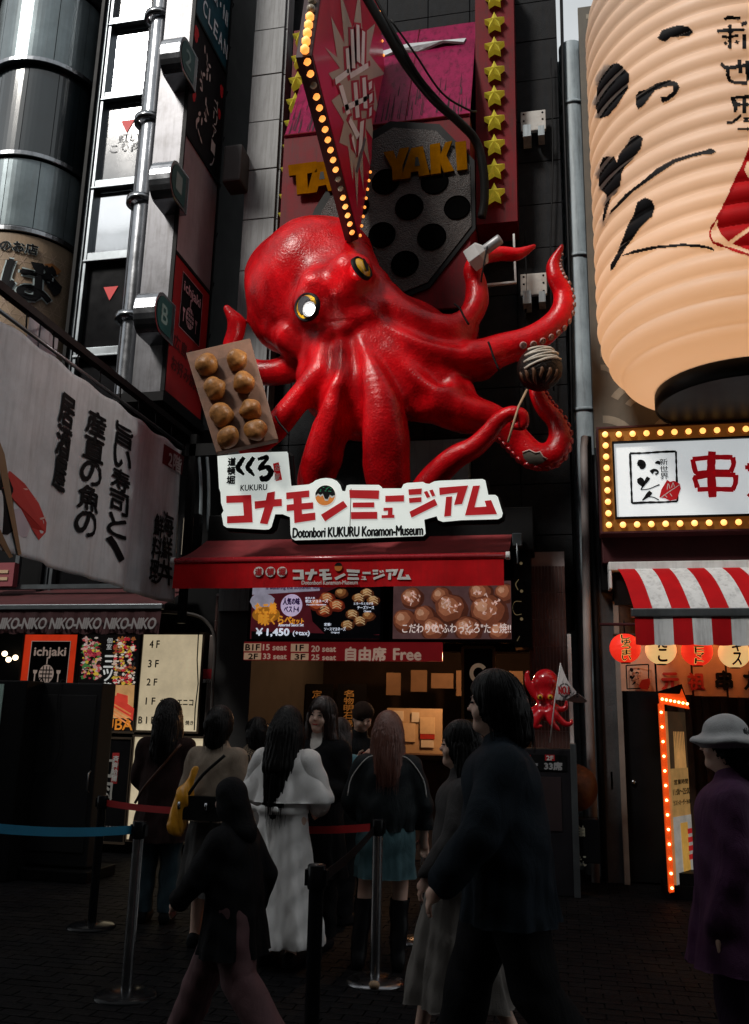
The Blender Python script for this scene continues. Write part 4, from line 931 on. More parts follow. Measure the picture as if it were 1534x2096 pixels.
b = MB(); b.box(x0, x1+.02, YN-.03, YN+.03, z1-.01, z1+.05); build(b, 'front_bar', M_steel, nw, bevel=.008)
b = MB()
for px in (-10, 102, 214): b = MB(); write_px(b, 'NIKO-NIKO', px, 1265, px+104, 1287, YN-.05, bold=.045, shear=.15, space=.9); build(b, 'lettering', pmat('niko_grey', (.28,.26,.26)), nw)
b = MB(); a = box_px(-40, 1152, 28, 1200, 9.6); b.box(a[0], a[1], 9.6, 9.7, a[2], a[3]); t = build(b, 'pink_sign', pmat('dull_pink', (.25,.06,.07)), label='small dull pink sign at the left edge under the banner', cat='sign')
b = MB(); q = P(-20, 1172, 9.59); 
for k in (0,1): b = MB(); b.box(q.x, q.x+.25, 9.588, 9.598, q.z-.1+k*.09, q.z-.06+k*.09); build(b, 'stripe', pmat('pale_stripe', (.5,.35,.22)), t)
b = MB(); b.box(-9, -4.35, 9.7, 9.76, P(100,1205,9.7).z, P(100,1196,9.7).z); b.box(P(28,1180,9.7).x, P(36,1180,9.7).x, 9.7, 9.76, P(100,1196,9.7).z, 4.2); build(b, 'window_rail', M_steel, lb)

# ---------------- big cabinet (back of a display) at the left
t = thing('display_cabinet', 'tall matte black display cabinet seen from behind with cables over its top', 'cabinet', (-4.75, 8.5, 0))
y_ = 8.3; a = box_px(45, 1398, 193, 1800, y_); top_ = P(120,1397,y_).z
b = MB(); b.box(a[0], a[1], y_, y_+.28, .12, top_); build(b, 'cabinet_body', mat('cabinet_grey', (.01,.01,.011), .55, var=.3, bump=.1, bscale=200), t, bevel=.015)
b = MB(); b.box(a[0]+.05, a[1]-.05, y_-.01, y_+.002, .25, top_-.12); build(b, 'back_plate', mat('back_plate', (.014,.014,.015), .6, var=.25, bump=.15, bscale=300), t, bevel=.008)
b = MB(); b.box(a[0]-.08, a[1]+.08, y_-.12, y_+.45, 0, .1); build(b, 'plinth', M_black, t, bevel=.01)
b = MB()
b.tube(spline([P(90,1396,y_+.1), P(84,1390,y_-.03), P(68,1430,y_-.04), P(64,1480,y_-.04)], 5), .006, 6); b.tube(spline([P(135,1394,y_+.1), P(124,1396,y_-.02), P(118,1450,y_-.04), P(124,1520,y_-.04), P(108,1570,y_-.04), P(80,1582,y_-.04), P(64,1565,y_-.04)], 5), .006, 6); build(b, 'cable', K_black, t)
b = MB(); c = P(184, 1600, y_-.03); b.tube([c+Vector((0,0,.1)), c+Vector((0,-.04,.08)), c+Vector((0,-.04,-.08)), c+Vector((0,0,-.1))], .008, 6); build(b, 'handle', M_steel, t)
y_ = 8.0; a = box_px(-60, 1390, 36, 1790, y_)
b = MB(); b.box(a[0], a[1], y_, y_+.3, 0, P(0,1392,y_).z); t = build(b, 'display_cabinet', M_black, bevel=.015, label='dark cabinet with a pale poster cut off by the left edge', cat='cabinet')
b = MB(); b.box(a[0]+.05, P(4,1450,y_).x, y_-.01, y_, 1.2, P(0,1400,y_).z); build(b, 'poster', pmat('mint_poster', (.3,.42,.38)), t)

# ---------------- projecting sign tower
XT, YT0 = -4.45, 8.9
tw = thing('sign_tower', 'tall projecting sign tower of stacked tenant panels on the left building', 'sign', (XT-.2, 9.4, 5.25))
zs2 = [P(337,800,YT0).z, P(365,512,YT0).z, P(388,268,YT0).z, P(407,24,YT0).z, P(420,-200,YT0).z, 15.5]
b = MB(); b.box(XT-.4, XT-.012, YT0, YT0+1.14, zs2[0], 15.5); build(b, 'tower_body', mat('tower_grey', (.11,.11,.12), .35, .4, var=.3, scale=2, dirt=.5, streak=.6), tw)
b = MB()
for y in (YT0-.012, YT0+1.13): b.box(XT-.03, XT+.02, y, y+.03, zs2[0], 15.5)
for z in zs2: b.box(XT-.02, XT+.018, YT0+.02, YT0+1.12, z-.02, z+.02)
build(b, 'trim', M_black, tw)
T3 = lambda u, v, l, k: Vector((XT+.001+l, YT0+.02+1.1*u, zs2[k+1]-.02-(zs2[k+1]-zs2[k]-.04)*v))
def tpanel(k, m, nm='tenant_panel'):
    b = MB(); b.box(XT-.01, XT, YT0+.02, YT0+1.12, zs2[k]+.02, zs2[k+1]-.02); return build(b, nm, m, tw)
p0 = tpanel(0, mat('tower_red', (.17,.008,.01), .5, var=.3, emit=(.3,.01,.01), es=.06)); tpanel(1, mat('tower_blank', (.25,.235,.245), .6, var=.2, streak=.4, dirtcol=(.12,.11,.11))); p2 = tpanel(2, mat('tower_floral', (.008,.007,.008), .4)); p3 = tpanel(3, mat('tower_teal', (.008,.05,.07), .4, var=.6, scale=3)); tpanel(4, M_black)
grill_logo(p0, lambda u, v, l: T3(.22+.58*u, .06+.42*v, .004+l, 0), K_black, pmat('logo_mauve', (.42,.25,.28)))
b = MB(); 
for k, s in enumerate(('広島名物', 'お好み焼き')): write(b, s, T3(.12, .66+.16*k, .005, 0), T3(.9,.66+.16*k,.005,0)-T3(.12,.66+.16*k,.005,0), Vector((0,0,.19)), bold=.03)
build(b, 'lettering', pmat('dark_maroon', (.05,.005,.006)), p0)
b = MB(); rr = random.Random(3)
for k in range(26):
    u, v = .38+.25*math.sin(k*.5)*.5+rr.uniform(-.08,.08), .12+.8*k/26; c = T3(u, v, .004, 2); a_ = rr.uniform(0, 3)
    b.add([c+Vector((.0005*k, math.cos(a)*.045*math.cos(a_)-math.sin(a)*.02*math.sin(a_), math.cos(a)*.06*math.sin(a_)+math.sin(a)*.025)) for a in [i*math.pi/4 for i in range(8)]], [list(range(8))])
build(b, 'white_petals', pmat('petal', (.4,.36,.33)), p2, kind='stuff')
b = MB()
for u, v, r in ((.08,.12,.12),(.06,.5,.2),(.15,.62,.09),(.92,.2,.1),(.9,.42,.08)):
    c = T3(u, v, .003, 2); b.add([c+Vector((r*.001, max(min(math.cos(a)*r*.6*(1+.2*math.sin(5*a)), 1.08-(c.y-YT0)), .03-(c.y-YT0)), math.sin(a)*r*(1+.15*math.sin(3*a)))) for a in [i*math.pi/10 for i in range(20)]], [list(range(20))])
build(b, 'red_blossoms', pmat('blossom', (.35,.01,.015)), p2)
b = MB(); column(b, 'ゴリアーノ', T3(.72,.97,.005,2), T3(.84,.97,.005,2)-T3(.72,.97,.005,2), Vector((0,0,1.1))); build(b, 'lettering', pmat('petal2', (.4,.38,.36)), p2)
b = MB(); 
for k, ch in enumerate('CLEAN'): write(b, ch, T3(.05+.17*k+.15, .93-.0*k, .005, 3)+Vector((0,0,.08)), Vector((0,.13,0)), Vector((0,0,.24)), bold=.02)
write(b, 'BAR・NI', T3(.3,.6,.005,3), Vector((0,.7,0)), Vector((0,0,.24)), bold=.02); build(b, 'lettering', pmat('teal_white', (.5,.55,.58)), p3)
b = MB()
for k in range(9):
    z = zs2[0]+.5+k*.75; b.tube([(XT, YT0+1.15, z), (XT+.02, YT0+1.2, z+.02), (XT+.0, YT0+1.2, z-.05)], .008, 5)
build(b, 'hooks', M_black, tw, kind=None)
# floor number lamps
for (px, py, ch) in ((360,130,'2'), (340,382,'1'), (310,650,'B')):
    c = P(px+5, py, 8.7); x0 = c.x
    t = thing('floor_lamp_sign', {'2': 'uppermost rounded steel floor sign with a teal face reading 2', '1': 'middle rounded steel floor sign with a teal face reading 1', 'B': 'lowest rounded steel floor sign with a teal face reading B'}[ch], 'sign', (x0, 8.7, c.z-.28))
    prof = []
    for k in range(15):
        a = math.pi/2 - math.pi*k/14; prof.append((0, 8.66-.13-0*k+.0, 0))
    pts = [(8.95, .26), (8.62, .26)]+[(8.62-.21*math.sin(math.pi*k/12)*.9, .0+.26*math.cos(math.pi*k/12)) for k in range(1,12)]+[(8.62,-.26),(8.95,-.26)]
    b = MB(); b.prism([(x0-.13, y, c.z+z) for y, z in pts], (.28,0,0)); build(b, 'casing', M_chrome, t, bevel=.012)
    b = MB(); b.add([(x0+.156, 8.64+(y-8.64)*.82 if y < 8.9 else 8.85, c.z+z*.82) for y, z in pts], [list(range(len(pts)))]); build(b, 'teal_face', mat('teal_face', (.015,.08,.078), .3, var=.3), t)
    b = MB(); write(b, ch, (x0+.159, 8.58, c.z-.11), (0,.16,0), (0,0,.22), bold=.03); build(b, 'lettering', pmat('teal_txt', (.16,.3,.28)), t)
# stained box below the lamps
c = P(311, 745, 8.95); b = MB(); b.box(c.x-.17, c.x+.15, 8.95, 9.2, P(311,800,8.95).z, P(311,690,8.95).z)
tag(build(b, 'cable_box', mat('speckled_box', (.36,.35,.36), .7, dirt=.9, dirtcol=(.03,.03,.03)), bevel=.01), 'white weathered box with black mould specks under the floor signs', 'box')
b = MB(); b.box(-5.05, XT+.03, 8.86, 10.1, 5.13, 5.24); build(b, 'tower_base', M_black, tw)

# ---------------- curved soba sign on the bay
M_soba = mat('soba_beige', (.28,.2,.13), .6, var=.2); so_ = thing('soba_sign', 'curved beige noodle shop sign with bold black character on the rounded bay', 'sign', (BX, BY-BR, zD))
b = MB(); b.smooth = True; arc(b, BR-.02, BR+.02, zC-1.75, zC-.06, -1.5, 1.45, 40); build(b, 'curved_board', M_soba, so_)
def wrap(a, z, l=.03): return Vector((BX+math.sin(a)*(BR+l), BY-math.cos(a)*(BR+l), z))
b = MB(); u_ = .165; z = zC-1.7; row = 0
while z < zC-.15:
    for k in range(-8, 13):
        a0 = (k+(.5 if row % 2 else 0))*u_*1.15; 
        for q in range(6):
            a1, r_ = q*math.pi/3, .085
            p, w = wrap(a0, z, .023), (math.cos(a1), math.sin(a1))
            e1 = wrap(a0+w[0]*r_/BR, z+w[1]*r_, .0232); nx_ = (-w[1]*.004, w[0]*.004)
            b.add([wrap(a0+nx_[0]/BR, z+nx_[1], .0235), wrap(a0-nx_[0]/BR, z-nx_[1], .0235), wrap(a0+w[0]*r_/BR-nx_[0]/BR, z+w[1]*r_-nx_[1], .0235), wrap(a0+w[0]*r_/BR+nx_[0]/BR, z+w[1]*r_+nx_[1], .0235)], [(0,1,2,3)])
    z += .155; row += 1
build(b, 'star_pattern', pmat('soba_line', (.38,.27,.2)), so_)
def wp(p): a = (p[0])/BR; return wrap(a, p[2], .03-p[1])
b = MB(); write(b, 'ば', (.26,-.012,zC-1.0), (.62,0,0), (0,0,.56), bold=.075, warp=wp); write(b, '司のお店', (.0,-.012,zC-.34), (.62,0,0), (0,0,.15), bold=.07, warp=wp); build(b, 'lettering_outline', pmat('pale_outline', (.42,.5,.5)), so_)
b = MB(); write(b, 'ば', (.26,-.02,zC-1.0), (.62,0,0), (0,0,.56), bold=.04, rough=.004, warp=wp); write(b, '司のお店', (.0,-.02,zC-.34), (.62,0,0), (0,0,.15), bold=.03, warp=wp); build(b, 'lettering', K_black, so_)
b = MB(); pz = zC-.55
b.add([wp((x, -.015, pz+z)) for x, z in ((.55,.1),(.7,.12),(.8,.02),(1.0,-.1),(.98,-.2),(.9,-.28),(.72,-.1),(.6,0))], [list(range(8))]); build(b, 'noodle_box_picture', K_black, so_)
b = MB(); b.add([wp((x, -.017, pz+z)) for x, z in ((.72,.12),(.82,.17),(.96,.12),(.9,.03),(.78,.03))], [list(range(5))]); build(b, 'tempura_picture', pmat('tempura', (.25,.09,.02)), so_)

# ---------------- white hanging banner and truss beam above
XB = -4.4
by0, by1 = 4.9, PX(372,905,XB).y; bzt = PX(200,795,XB).z; bzb = PX(200,1190,XB).z
def bfold(y, z):
    t = (bzt-z)/(bzt-bzb)
    f = .035*math.sin(y*4.1+.5)+.02*math.sin(y*9.3+2*t)+.012*math.sin(y*17)*t
    k = max(0, 1-abs((y-9.0)-(t-.5)*.5)/.18)*max(0, min(1, (t-.4)*3)); return f*(.25+.75*t)+.05*k
sag = lambda y, t: -.0*t + .03*math.sin((y-by0)*5.4)**2*(1-t)*-1
bn = thing('cloth_banner', 'long grey-white cloth banner with black vertical brush lettering and a sushi picture', 'banner', (XB, (by0+by1)/2, bzb))
b = MB(); ny, nz_ = 150, 40
vs = [(XB+bfold(y, z), y, z+sag(y, j/nz_)) for i in range(ny+1) for j in range(nz_+1) for y in (by0+(by1-by0)*i/ny,) for z in (bzt+(bzb-bzt)*j/nz_,)]
b.add(vs, [(i*(nz_+1)+j, (i+1)*(nz_+1)+j, (i+1)*(nz_+1)+j+1, i*(nz_+1)+j+1) for i in range(ny) for j in range(nz_)], True)
o = build(b, 'cloth', M_canvas, bn); m_ = o.modifiers.new('s', 'SOLIDIFY'); m_.thickness = .004
bw = lambda p: Vector((p[0]+bfold(p[1], p[2])+.006, p[1], p[2]))
def bcol(s, x0, y0, x1, y1, m, bold=.04, rough=.01, tilt=0):
    xm, ym = (x0+x1)/2, (y0+y1)/2; a, c = PX(x0, ym, XB), PX(x1, ym, XB); zt, z0 = PX(xm, y0, XB).z, PX(xm, y1, XB).z
    b = MB(); column(b, s, (XB+.008, a.y, z0), (0, c.y-a.y, 0), (0,0,zt-z0), gap=.06, bold=bold, rough=rough, warp=bw); return build(b, 'lettering', m, bn)
bcol('居酒屋', 111, 803, 146, 1008, K_black); bcol('産直の魚の', 168, 835, 204, 1104, K_black); bcol('旨い寿司と、', 222, 862, 258, 1152, K_black, .035)
bcol('海鮮丼', 326, 1045, 347, 1200, pmat('dull_black', (.02,.02,.02)), .03); bcol('鮮料理', 311, 1050, 326, 1195, pmat('dull_black', (.02,.02,.02)), .03)
def bpoly(pts, m, nm, l):
    b = MB(); q = [PX(x, y, XB) for x, y in pts]; b.add([Vector((XB+bfold(p.y, p.z)+.008+l, p.y, p.z)) for p in q], [list(range(len(q)))]); return build(b, nm, m, bn)
bpoly([(335,908),(375,935),(369,972),(331,948)], pmat('tab_wine', (.14,.012,.016)), 'red_tab', 0)
b = MB(); a_, c_ = PX(341,940,XB), PX(366,955,XB); write(b, '2階', (XB+.02, a_.y, PX(352,962,XB).z), (0, c_.y-a_.y, 0), (0,0,PX(352,928,XB).z-PX(352,962,XB).z), bold=.03, warp=bw); build(b, 'lettering', pmat('tab_txt', (.45,.4,.4)), bn)
bpoly([(-30,960),(15,965),(45,990),(75,1030),(88,1070),(86,1090),(72,1106),(60,1080),(35,1040),(0,1000),(-30,990)], pmat('salmon', (.42,.03,.025)), 'fish_picture', 0)
for L in ([(20,1000),(50,1000),(52,1003),(20,1004)], [(40,1030),(70,1018),(72,1021),(43,1036)], [(56,1065),(85,1058),(86,1061),(60,1070)]): bpoly(L, pmat('fat_line', (.6,.4,.36)), 'fish_line', .004)
bpoly([(15,1045),(35,1040),(58,1078),(50,1100),(20,1100)], pmat('rice', (.45,.4,.45)), 'rice_picture', .002)
bpoly([(-40,965),(5,965),(20,1000),(22,1085),(10,1095),(-40,1090)], K_black, 'seaweed_picture', .005)
for L in ([(-6,900),(2,930),(35,1135),(28,1138),(-8,960)], [(-30,1050),(-20,1060),(18,1140),(12,1143),(-30,1075)]): bpoly(L, pmat('chopstick', (.2,.12,.06)), 'chopstick_picture', .01)
b = MB(); b.tube([(XB, by0-.2, bzt+.05), (XB, by1+.1, bzt+.05)], .018, 8); build(b, 'banner_rod', M_steel, bn)
tb = thing('truss_beam', 'dark lattice beam running back above the white banner', 'beam', (XB, 7.5, bzt+.2))
bz = PX(215,755,XB).z
b = MB(); b.box(XB-.03, XB+.03, 4.5, 10.2, bz-.035, bz+.035); b.box(XB-.25, XB-.2, 4.5, 10.2, bz+.12, bz+.18); build(b, 'beam_rail', M_black, tb)
b = MB()
for k in range(14): y = 4.6+k*.4; b.tube([(XB, y, bz), (XB-.22, y+.2, bz+.15), (XB, y+.4, bz)], .014, 5)
for k in range(11): y = 4.9+k*.42; b.tube([(XB, y, bz-.03), (XB+.01, y, bzt+.05)], .008, 5)
build(b, 'lacing', M_black, tb)
for k, (px, py) in enumerate(((60,655),(82,690))):
    c = PX(px, py, XB-.22); b = MB(); 
    for i in range(6): b.quad((c.x+.02*math.sin(i), c.y+.05*i, c.z+.12), (c.x+.02*math.sin(i+1), c.y+.05*i+.05, c.z+.12), (c.x+.03*math.sin(i+1), c.y+.05*i+.05, c.z-.25), (c.x+.03*math.sin(i), c.y+.05*i, c.z-.25))
    o = build(b, 'paper_pennant', pmat('pennant', (.42,.4,.44)), label=('small crumpled pale pennant behind the lattice beam, upper one', 'small crumpled pale pennant behind the lattice beam, lower one')[k], cat='pennant')
# dark post, grey wall and small poster by the museum sign
b = MB(); c = P(396, 900, 9.3); b.box(c.x-.04, c.x+.04, 9.3, 9.38, 2.6, P(396,905,9.3).z+.1); b.box(c.x-.1, P(448,930,9.3).x, 9.3, 9.36, P(430,925,9.3).z-.04, P(430,915,9.3).z+.05)
tag(build(b, 'support_post', M_black), 'black steel post behind the corner of the museum sign', 'post')
b = MB(); b.box(P(372,1050,9.5).x, P(409,1050,9.5).x, 9.5, 9.62, P(390,1140,9.5).z, P(390,1052,9.5).z); o = build(b, 'framed_poster', M_blackg, label='small dark framed poster with a bamboo painting behind the banner corner', cat='poster')
a = box_px(374, 1060, 394, 1135, 9.495); b = MB(); b.box(a[0], a[1], 9.49, 9.498, a[2], a[3]); build(b, 'paper', pmat('poster_cream', (.3,.26,.2)), o)
b = MB(); strokes(b, [[(384,1130,.6),(386,1100,.8),(383,1070,.5)], [(386,1100,.5),(392,1088,.8)], [(385,1110,.5),(378,1096,.9)], [(385,1085,.5),(379,1075,.8)]], 9.487); build(b, 'painting', K_black, o)

# ---------------- right: bulb-lit sign
YR = 9.3
rs_ = thing('bulb_sign', 'white lit skewer restaurant sign in a golden frame of round bulbs', 'sign', (2.0, YR, P(1380,1088,YR).z))
xo0 = P(1229,980,YR).x; xi0 = P(1256,980,YR).x; xo1 = 3.6; zo0, zo1 = P(1390,1086,YR).z, P(1390,872,YR).z; zi0, zi1 = P(1390,1060,YR).z, P(1390,900,YR).z
M_gold = mat('gold_frame', (.30,.13,.025), .35, .5, var=.3, emit=(1,.3,.05), es=.10)
b = MB(); b.box(xo0, xi0, YR, YR+.22, zo0, zo1); b.box(xi0, xo1, YR, YR+.22, zo0, zi0); b.box(xi0, xo1, YR, YR+.22, zi1, zo1); build(b, 'bulb_frame', M_gold, rs_)
b = MB()
for q in ((xo0-.02, xo1, zo0-.02, zo0), (xo0-.02, xo1, zo1, zo1+.02)): b.box(q[0], q[1], YR-.03, YR+.22, q[2], q[3])
b.box(xo0-.02, xo0, YR-.03, YR+.22, zo0, zo1); build(b, 'outer_trim', M_maroon, rs_)
b = MB(); e = .018
b.box(xi0, xi0+e, YR-.04, YR+.1, zi0, zi1); b.box(xi0+e, xo1, YR-.04, YR+.1, zi0, zi0+e); b.box(xi0+e, xo1, YR-.04, YR+.1, zi1-e, zi1); build(b, 'inner_trim', M_black, rs_)
b = MB(); b.box(xi0+e, xo1, YR+.0, YR+.1, zi0+e, zi1-e); build(b, 'light_panel', mat('lit_white_cloth', (.6,.62,.62), .4, var=.1, scale=1.5, bump=.3, bscale=3, emit=(.9,.95,.97), es=.55), rs_)
proto = None
def bulbs(pts, t, r, m, nm='bulb', hold=True):
    proto = None; out = []
    for p in pts:
        if proto is None:
            b = MB(); b.ball(p, r, 12); proto = build(b, nm, m, t); c0 = Vector(p)
            if hold: h_ = MB(); h_.lathe([(r*1.15,.0),(r*1.15,.03)], Vector(p)+Vector((0,.0,0)), 14, ax=(0,1,0)); h0 = build(h_, 'bulb_socket', mat('socket_red', (.35,.06,.02), .4), t)
        else:
            share(proto, t, Vector(p)-c0)
            if hold: share(h0, t, Vector(p)-c0)
pts = []
xm = (xo0+xi0)/2; nz_b = 9
for k in range(nz_b): pts.append((xm, YR-.035, zo0+.07+(zo1-zo0-.14)*k/(nz_b-1)))
for zz_ in ((zi1+zo1)/2, (zi0+zo0)/2): pts += [(xm+.142*k, YR-.035, zz_) for k in range(1, 16)]
bulbs(pts, rs_, .032, M_bulbg)
# stamp logo and character
fr = [(1290,928),(1384,924),(1387,1026),(1294,1030)]
b = MB(); 
for (x0_, y0_), (x1_, y1_) in zip(fr, fr[1:]+fr[:1]): strokes(b, [[(x0_, y0_, 2.4), ((x0_*2+x1_)/3, (y0_*2+y1_)/3+.5, 1.9), ((x0_+2*x1_)/3, (y0_+2*y1_)/3-.3, 2.5), (x1_, y1_, 2.2)]], YR-.006, wob=.25)
def itto(mb, ox, oy, s, Y):
    m = lambda L: [[(ox+x*s, oy+y*s, w*s) for x, y, w in st] for st in L]
    strokes(mb, m([[(.02,-.04,.05),(.10,.0,.1),(.12,.06,.11),(.06,.1,.06)],[(.47,.0,.02),(.54,-.02,.045),(.60,.02,.03)],
     [(.36,.24,.06),(.44,.18,.04),(.52,.2,.03),(.54,.25,.02),(.47,.29,.03)],
     [(.05,.38,.05),(.09,.45,.09),(.14,.53,.07),(.17,.6,.03)],[(.3,.36,.05),(.26,.43,.05),(.18,.55,.03),(.1,.68,.012)],[(.1,.68,.01),(.3,.66,.012),(.5,.58,.015),(.58,.55,.02)],
     [(.36,.73,.05),(.3,.8,.06),(.2,.9,.03),(.14,.95,.015)],[(.28,.86,.012),(.42,.87,.012),(.56,.94,.015)]]), Y)
itto(b, 1304, 948, 80, YR-.007); column_px(b, '新世界', 1351, 938, 1368, 982, YR-.007, bold=.01); build(b, 'logo_lettering', K_black, rs_)
b = MB(); poly_px(b, [(1350,1018),(1354,1002),(1366,982),(1372,986),(1380,984),(1392,990),(1394,1000),(1386,1022),(1372,1025),(1362,1020)], YR-.009); build(b, 'red_stamp', L_red, rs_)
b = MB(); strokes(b, [[(1354,1018,.8),(1372,1005,.8),(1392,992,.8)], [(1366,1002,.6),(1368,990,.8),(1372,1000,.6)], [(1375,998,.6),(1378,988,.8),(1381,996,.6)], [(1362,1014,.7),(1366,1018,.7)], [(1372,1010,.7),(1376,1016,.7)]], YR-.011); build(b, 'stamp_lines', K_white, rs_)
b = MB(); strokes(b, [[(1458,924,8),(1456,960,9),(1458,1000,9),(1459,1018,8)],
 [(1418,940,5),(1424,965,5),(1430,968,3)], [(1418,940,5),(1460,936,5),(1500,936,5)], [(1500,936,6),(1502,950,5),(1496,966,5)], [(1426,968,4),(1460,965,4),(1496,966,5)],
 [(1420,975,3),(1422,978,5),(1428,998,5)], [(1420,978,5),(1460,972,5),(1506,972,5)], [(1506,972,6),(1506,988,5),(1500,1003,5)], [(1428,1002,5),(1460,1001,5),(1502,1002,5)]], YR-.006, wob=.08)
write_px(b, 'カツ', 1530, 930, 1700, 1018, YR-.006, bold=.05); build(b, 'brush_lettering', L_red, rs_)

# ---------------- giant lantern
lc = P(1487, 420, 9.35); lcx, lcy = lc.x, 8.75
lcx = P(1212,420,8.75).x+1.36
zl = [P(1335,812,8.75).z-.10]; ztop_ = 9.15
LR = 1.36; lz0 = P(1335, 806, 8.75).z; lz1 = 9.9
gl = thing('giant_lantern', 'giant glowing ribbed paper lantern with black brush writing on the right building', 'lantern', (lcx, lcy, lz0-.4))
NR = 24
def lrad(z):
    t = (z-lz0)/(lz1-lz0); e = min(t, 1-t)
    s = .59+.41*math.sqrt(max(0, 1-(1-min(1, e/.16))**2)); 
    rib = abs(math.sin(math.pi*t*NR)); return LR*s*(1-.042*(1-rib**.8))
prof = [(lrad(lz0+(lz1-lz0)*k/(NR*8)), lz0+(lz1-lz0)*k/(NR*8)) for k in range(NR*8+1)]
m_ = bpy.data.materials.new('lantern_paper'); m_.use_nodes = True; n_ = m_.node_tree; bsdf = n_.nodes['Principled BSDF']; out_ = n_.nodes['Material Output']
tr_ = n_.nodes.new('ShaderNodeBsdfTranslucent'); tr_.inputs[0].default_value = (.9,.8,.7,1); ms_ = n_.nodes.new('ShaderNodeMixShader'); ms_.inputs[0].default_value = .5
tx_ = n_.nodes.new('ShaderNodeTexNoise'); tx_.inputs['Scale'].default_value = 1.6; tx_.inputs['Detail'].default_value = 7; cr_ = n_.nodes.new('ShaderNodeMix'); cr_.data_type = 'RGBA'; cr_.inputs[6].default_value = (.44,.36,.3,1); cr_.inputs[7].default_value = (.62,.56,.52,1)
tcc = n_.nodes.new('ShaderNodeTexCoord'); n_.links.new(tcc.outputs['Object'], tx_.inputs['Vector']); n_.links.new(tx_.outputs['Fac'], cr_.inputs[0]); n_.links.new(cr_.outputs[2], bsdf.inputs['Base Color']); bsdf.inputs['Roughness'].default_value = .5
n_.links.new(bsdf.outputs[0], ms_.inputs[1]); n_.links.new(tr_.outputs[0], ms_.inputs[2]); n_.links.new(ms_.outputs[0], out_.inputs['Surface'])
b = MB(); b.lathe(prof, (lcx, lcy, 0), 96); build(b, 'paper_shell', m_, gl)
b = MB(); b.lathe([(.80,-.17),(.82,-.15),(.82,-.02),(.8,.03),(.7,.03)], (lcx, lcy, lz0), 48); b.lathe([(.0,-.15),(.80,-.15)], (lcx, lcy, lz0), 48); build(b, 'base_ring', mat('ring_black', (.004,.004,.004), .45), gl)
b = MB(); b.lathe([(0,.3),(.8,.3),(.82,.0),(.7,0)], (lcx, lcy, lz1), 48); build(b, 'top_ring', M_blackg, gl)
pls = []
for k, (zz_, e_) in enumerate(((lz0+.9, 95), ((lz0+lz1)/2+.7, 62))):
    pl = bpy.data.lights.new('lantern_light', 'POINT'); pl.energy = e_; pl.color = (1,.56,.28); pl.shadow_soft_size = .35
    o = bpy.data.objects.new('lantern_light', pl); COL.objects.link(o); o.parent = gl; o.location = Vector((lcx-.0, lcy, zz_))-ORG[gl.name]
def lhit(px, py, l=.006):
    d = ray(px, py); d = d/d.length; lo_, hi_ = 6.0, None
    a = d.x**2+d.y**2; ox, oy = EYE.x-lcx, EYE.y-lcy; rr_ = LR
    for it in range(6):
        bq = 2*(ox*d.x+oy*d.y); cq = ox*ox+oy*oy-rr_*rr_; D_ = bq*bq-4*a*cq
        if D_ < 0: return None
        t = (-bq-math.sqrt(D_))/(2*a); p = EYE+d*t; rr_ = lrad(min(max(p.z, lz0), lz1))+l
    return p
def inpoly(x, y, pg):
    c = False; j = len(pg)-1
    for i in range(len(pg)):
        xi, yi = pg[i]; xj, yj = pg[j]
        if (yi > y) != (yj > y) and x < (xj-xi)*(y-yi)/(yj-yi)+xi: c = not c
        j = i
    return c
def lprint(polys, m, nm, holes=(), st=2.0):
    b = MB(); cache = {}
    def V_(i, j):
        if (i, j) not in cache:
            p = lhit(i*st, j*st)
            cache[(i, j)] = None if p is None else (len(b.v), b.v.append(tuple(p)))[0]
        return cache[(i, j)]
    for pg in polys:
        xs_, ys_ = [p[0] for p in pg], [p[1] for p in pg]
        for i in range(int(min(xs_)/st)-1, int(max(xs_)/st)+2):
            for j in range(int(min(ys_)/st)-1, int(max(ys_)/st)+2):
                x, y = (i+.5)*st, (j+.5)*st
                if inpoly(x, y, pg) and not any(inpoly(x, y, h) for h in holes):
                    q = [V_(i,j), V_(i+1,j), V_(i+1,j+1), V_(i,j+1)]
                    if None not in q: b.f.append(q); b.m.append(0); b.sm.append(True)
    if b.f: build(b, nm, m, gl)
def stroke_poly(s, wob=.1, seed=1):
    r = random.Random(seed); q = spline([(x, y, w) for x, y, w in s], 8); le, ri = [], []
    for i, (x, y, w) in enumerate(q):
        a, c_ = q[max(i-1,0)], q[min(i+1,len(q)-1)]; tx2, ty2 = c_[0]-a[0], c_[1]-a[1]; l = math.hypot(tx2, ty2) or 1
        w = max(w*(1+r.uniform(-wob, wob)), .8); le.append((x-ty2/l*w, y+tx2/l*w)); ri.append((x+ty2/l*w, y-tx2/l*w))
    return le+ri[::-1]
ZL = lambda L: [(1050+x/2.4375, y/2.4375) for x, y in L]
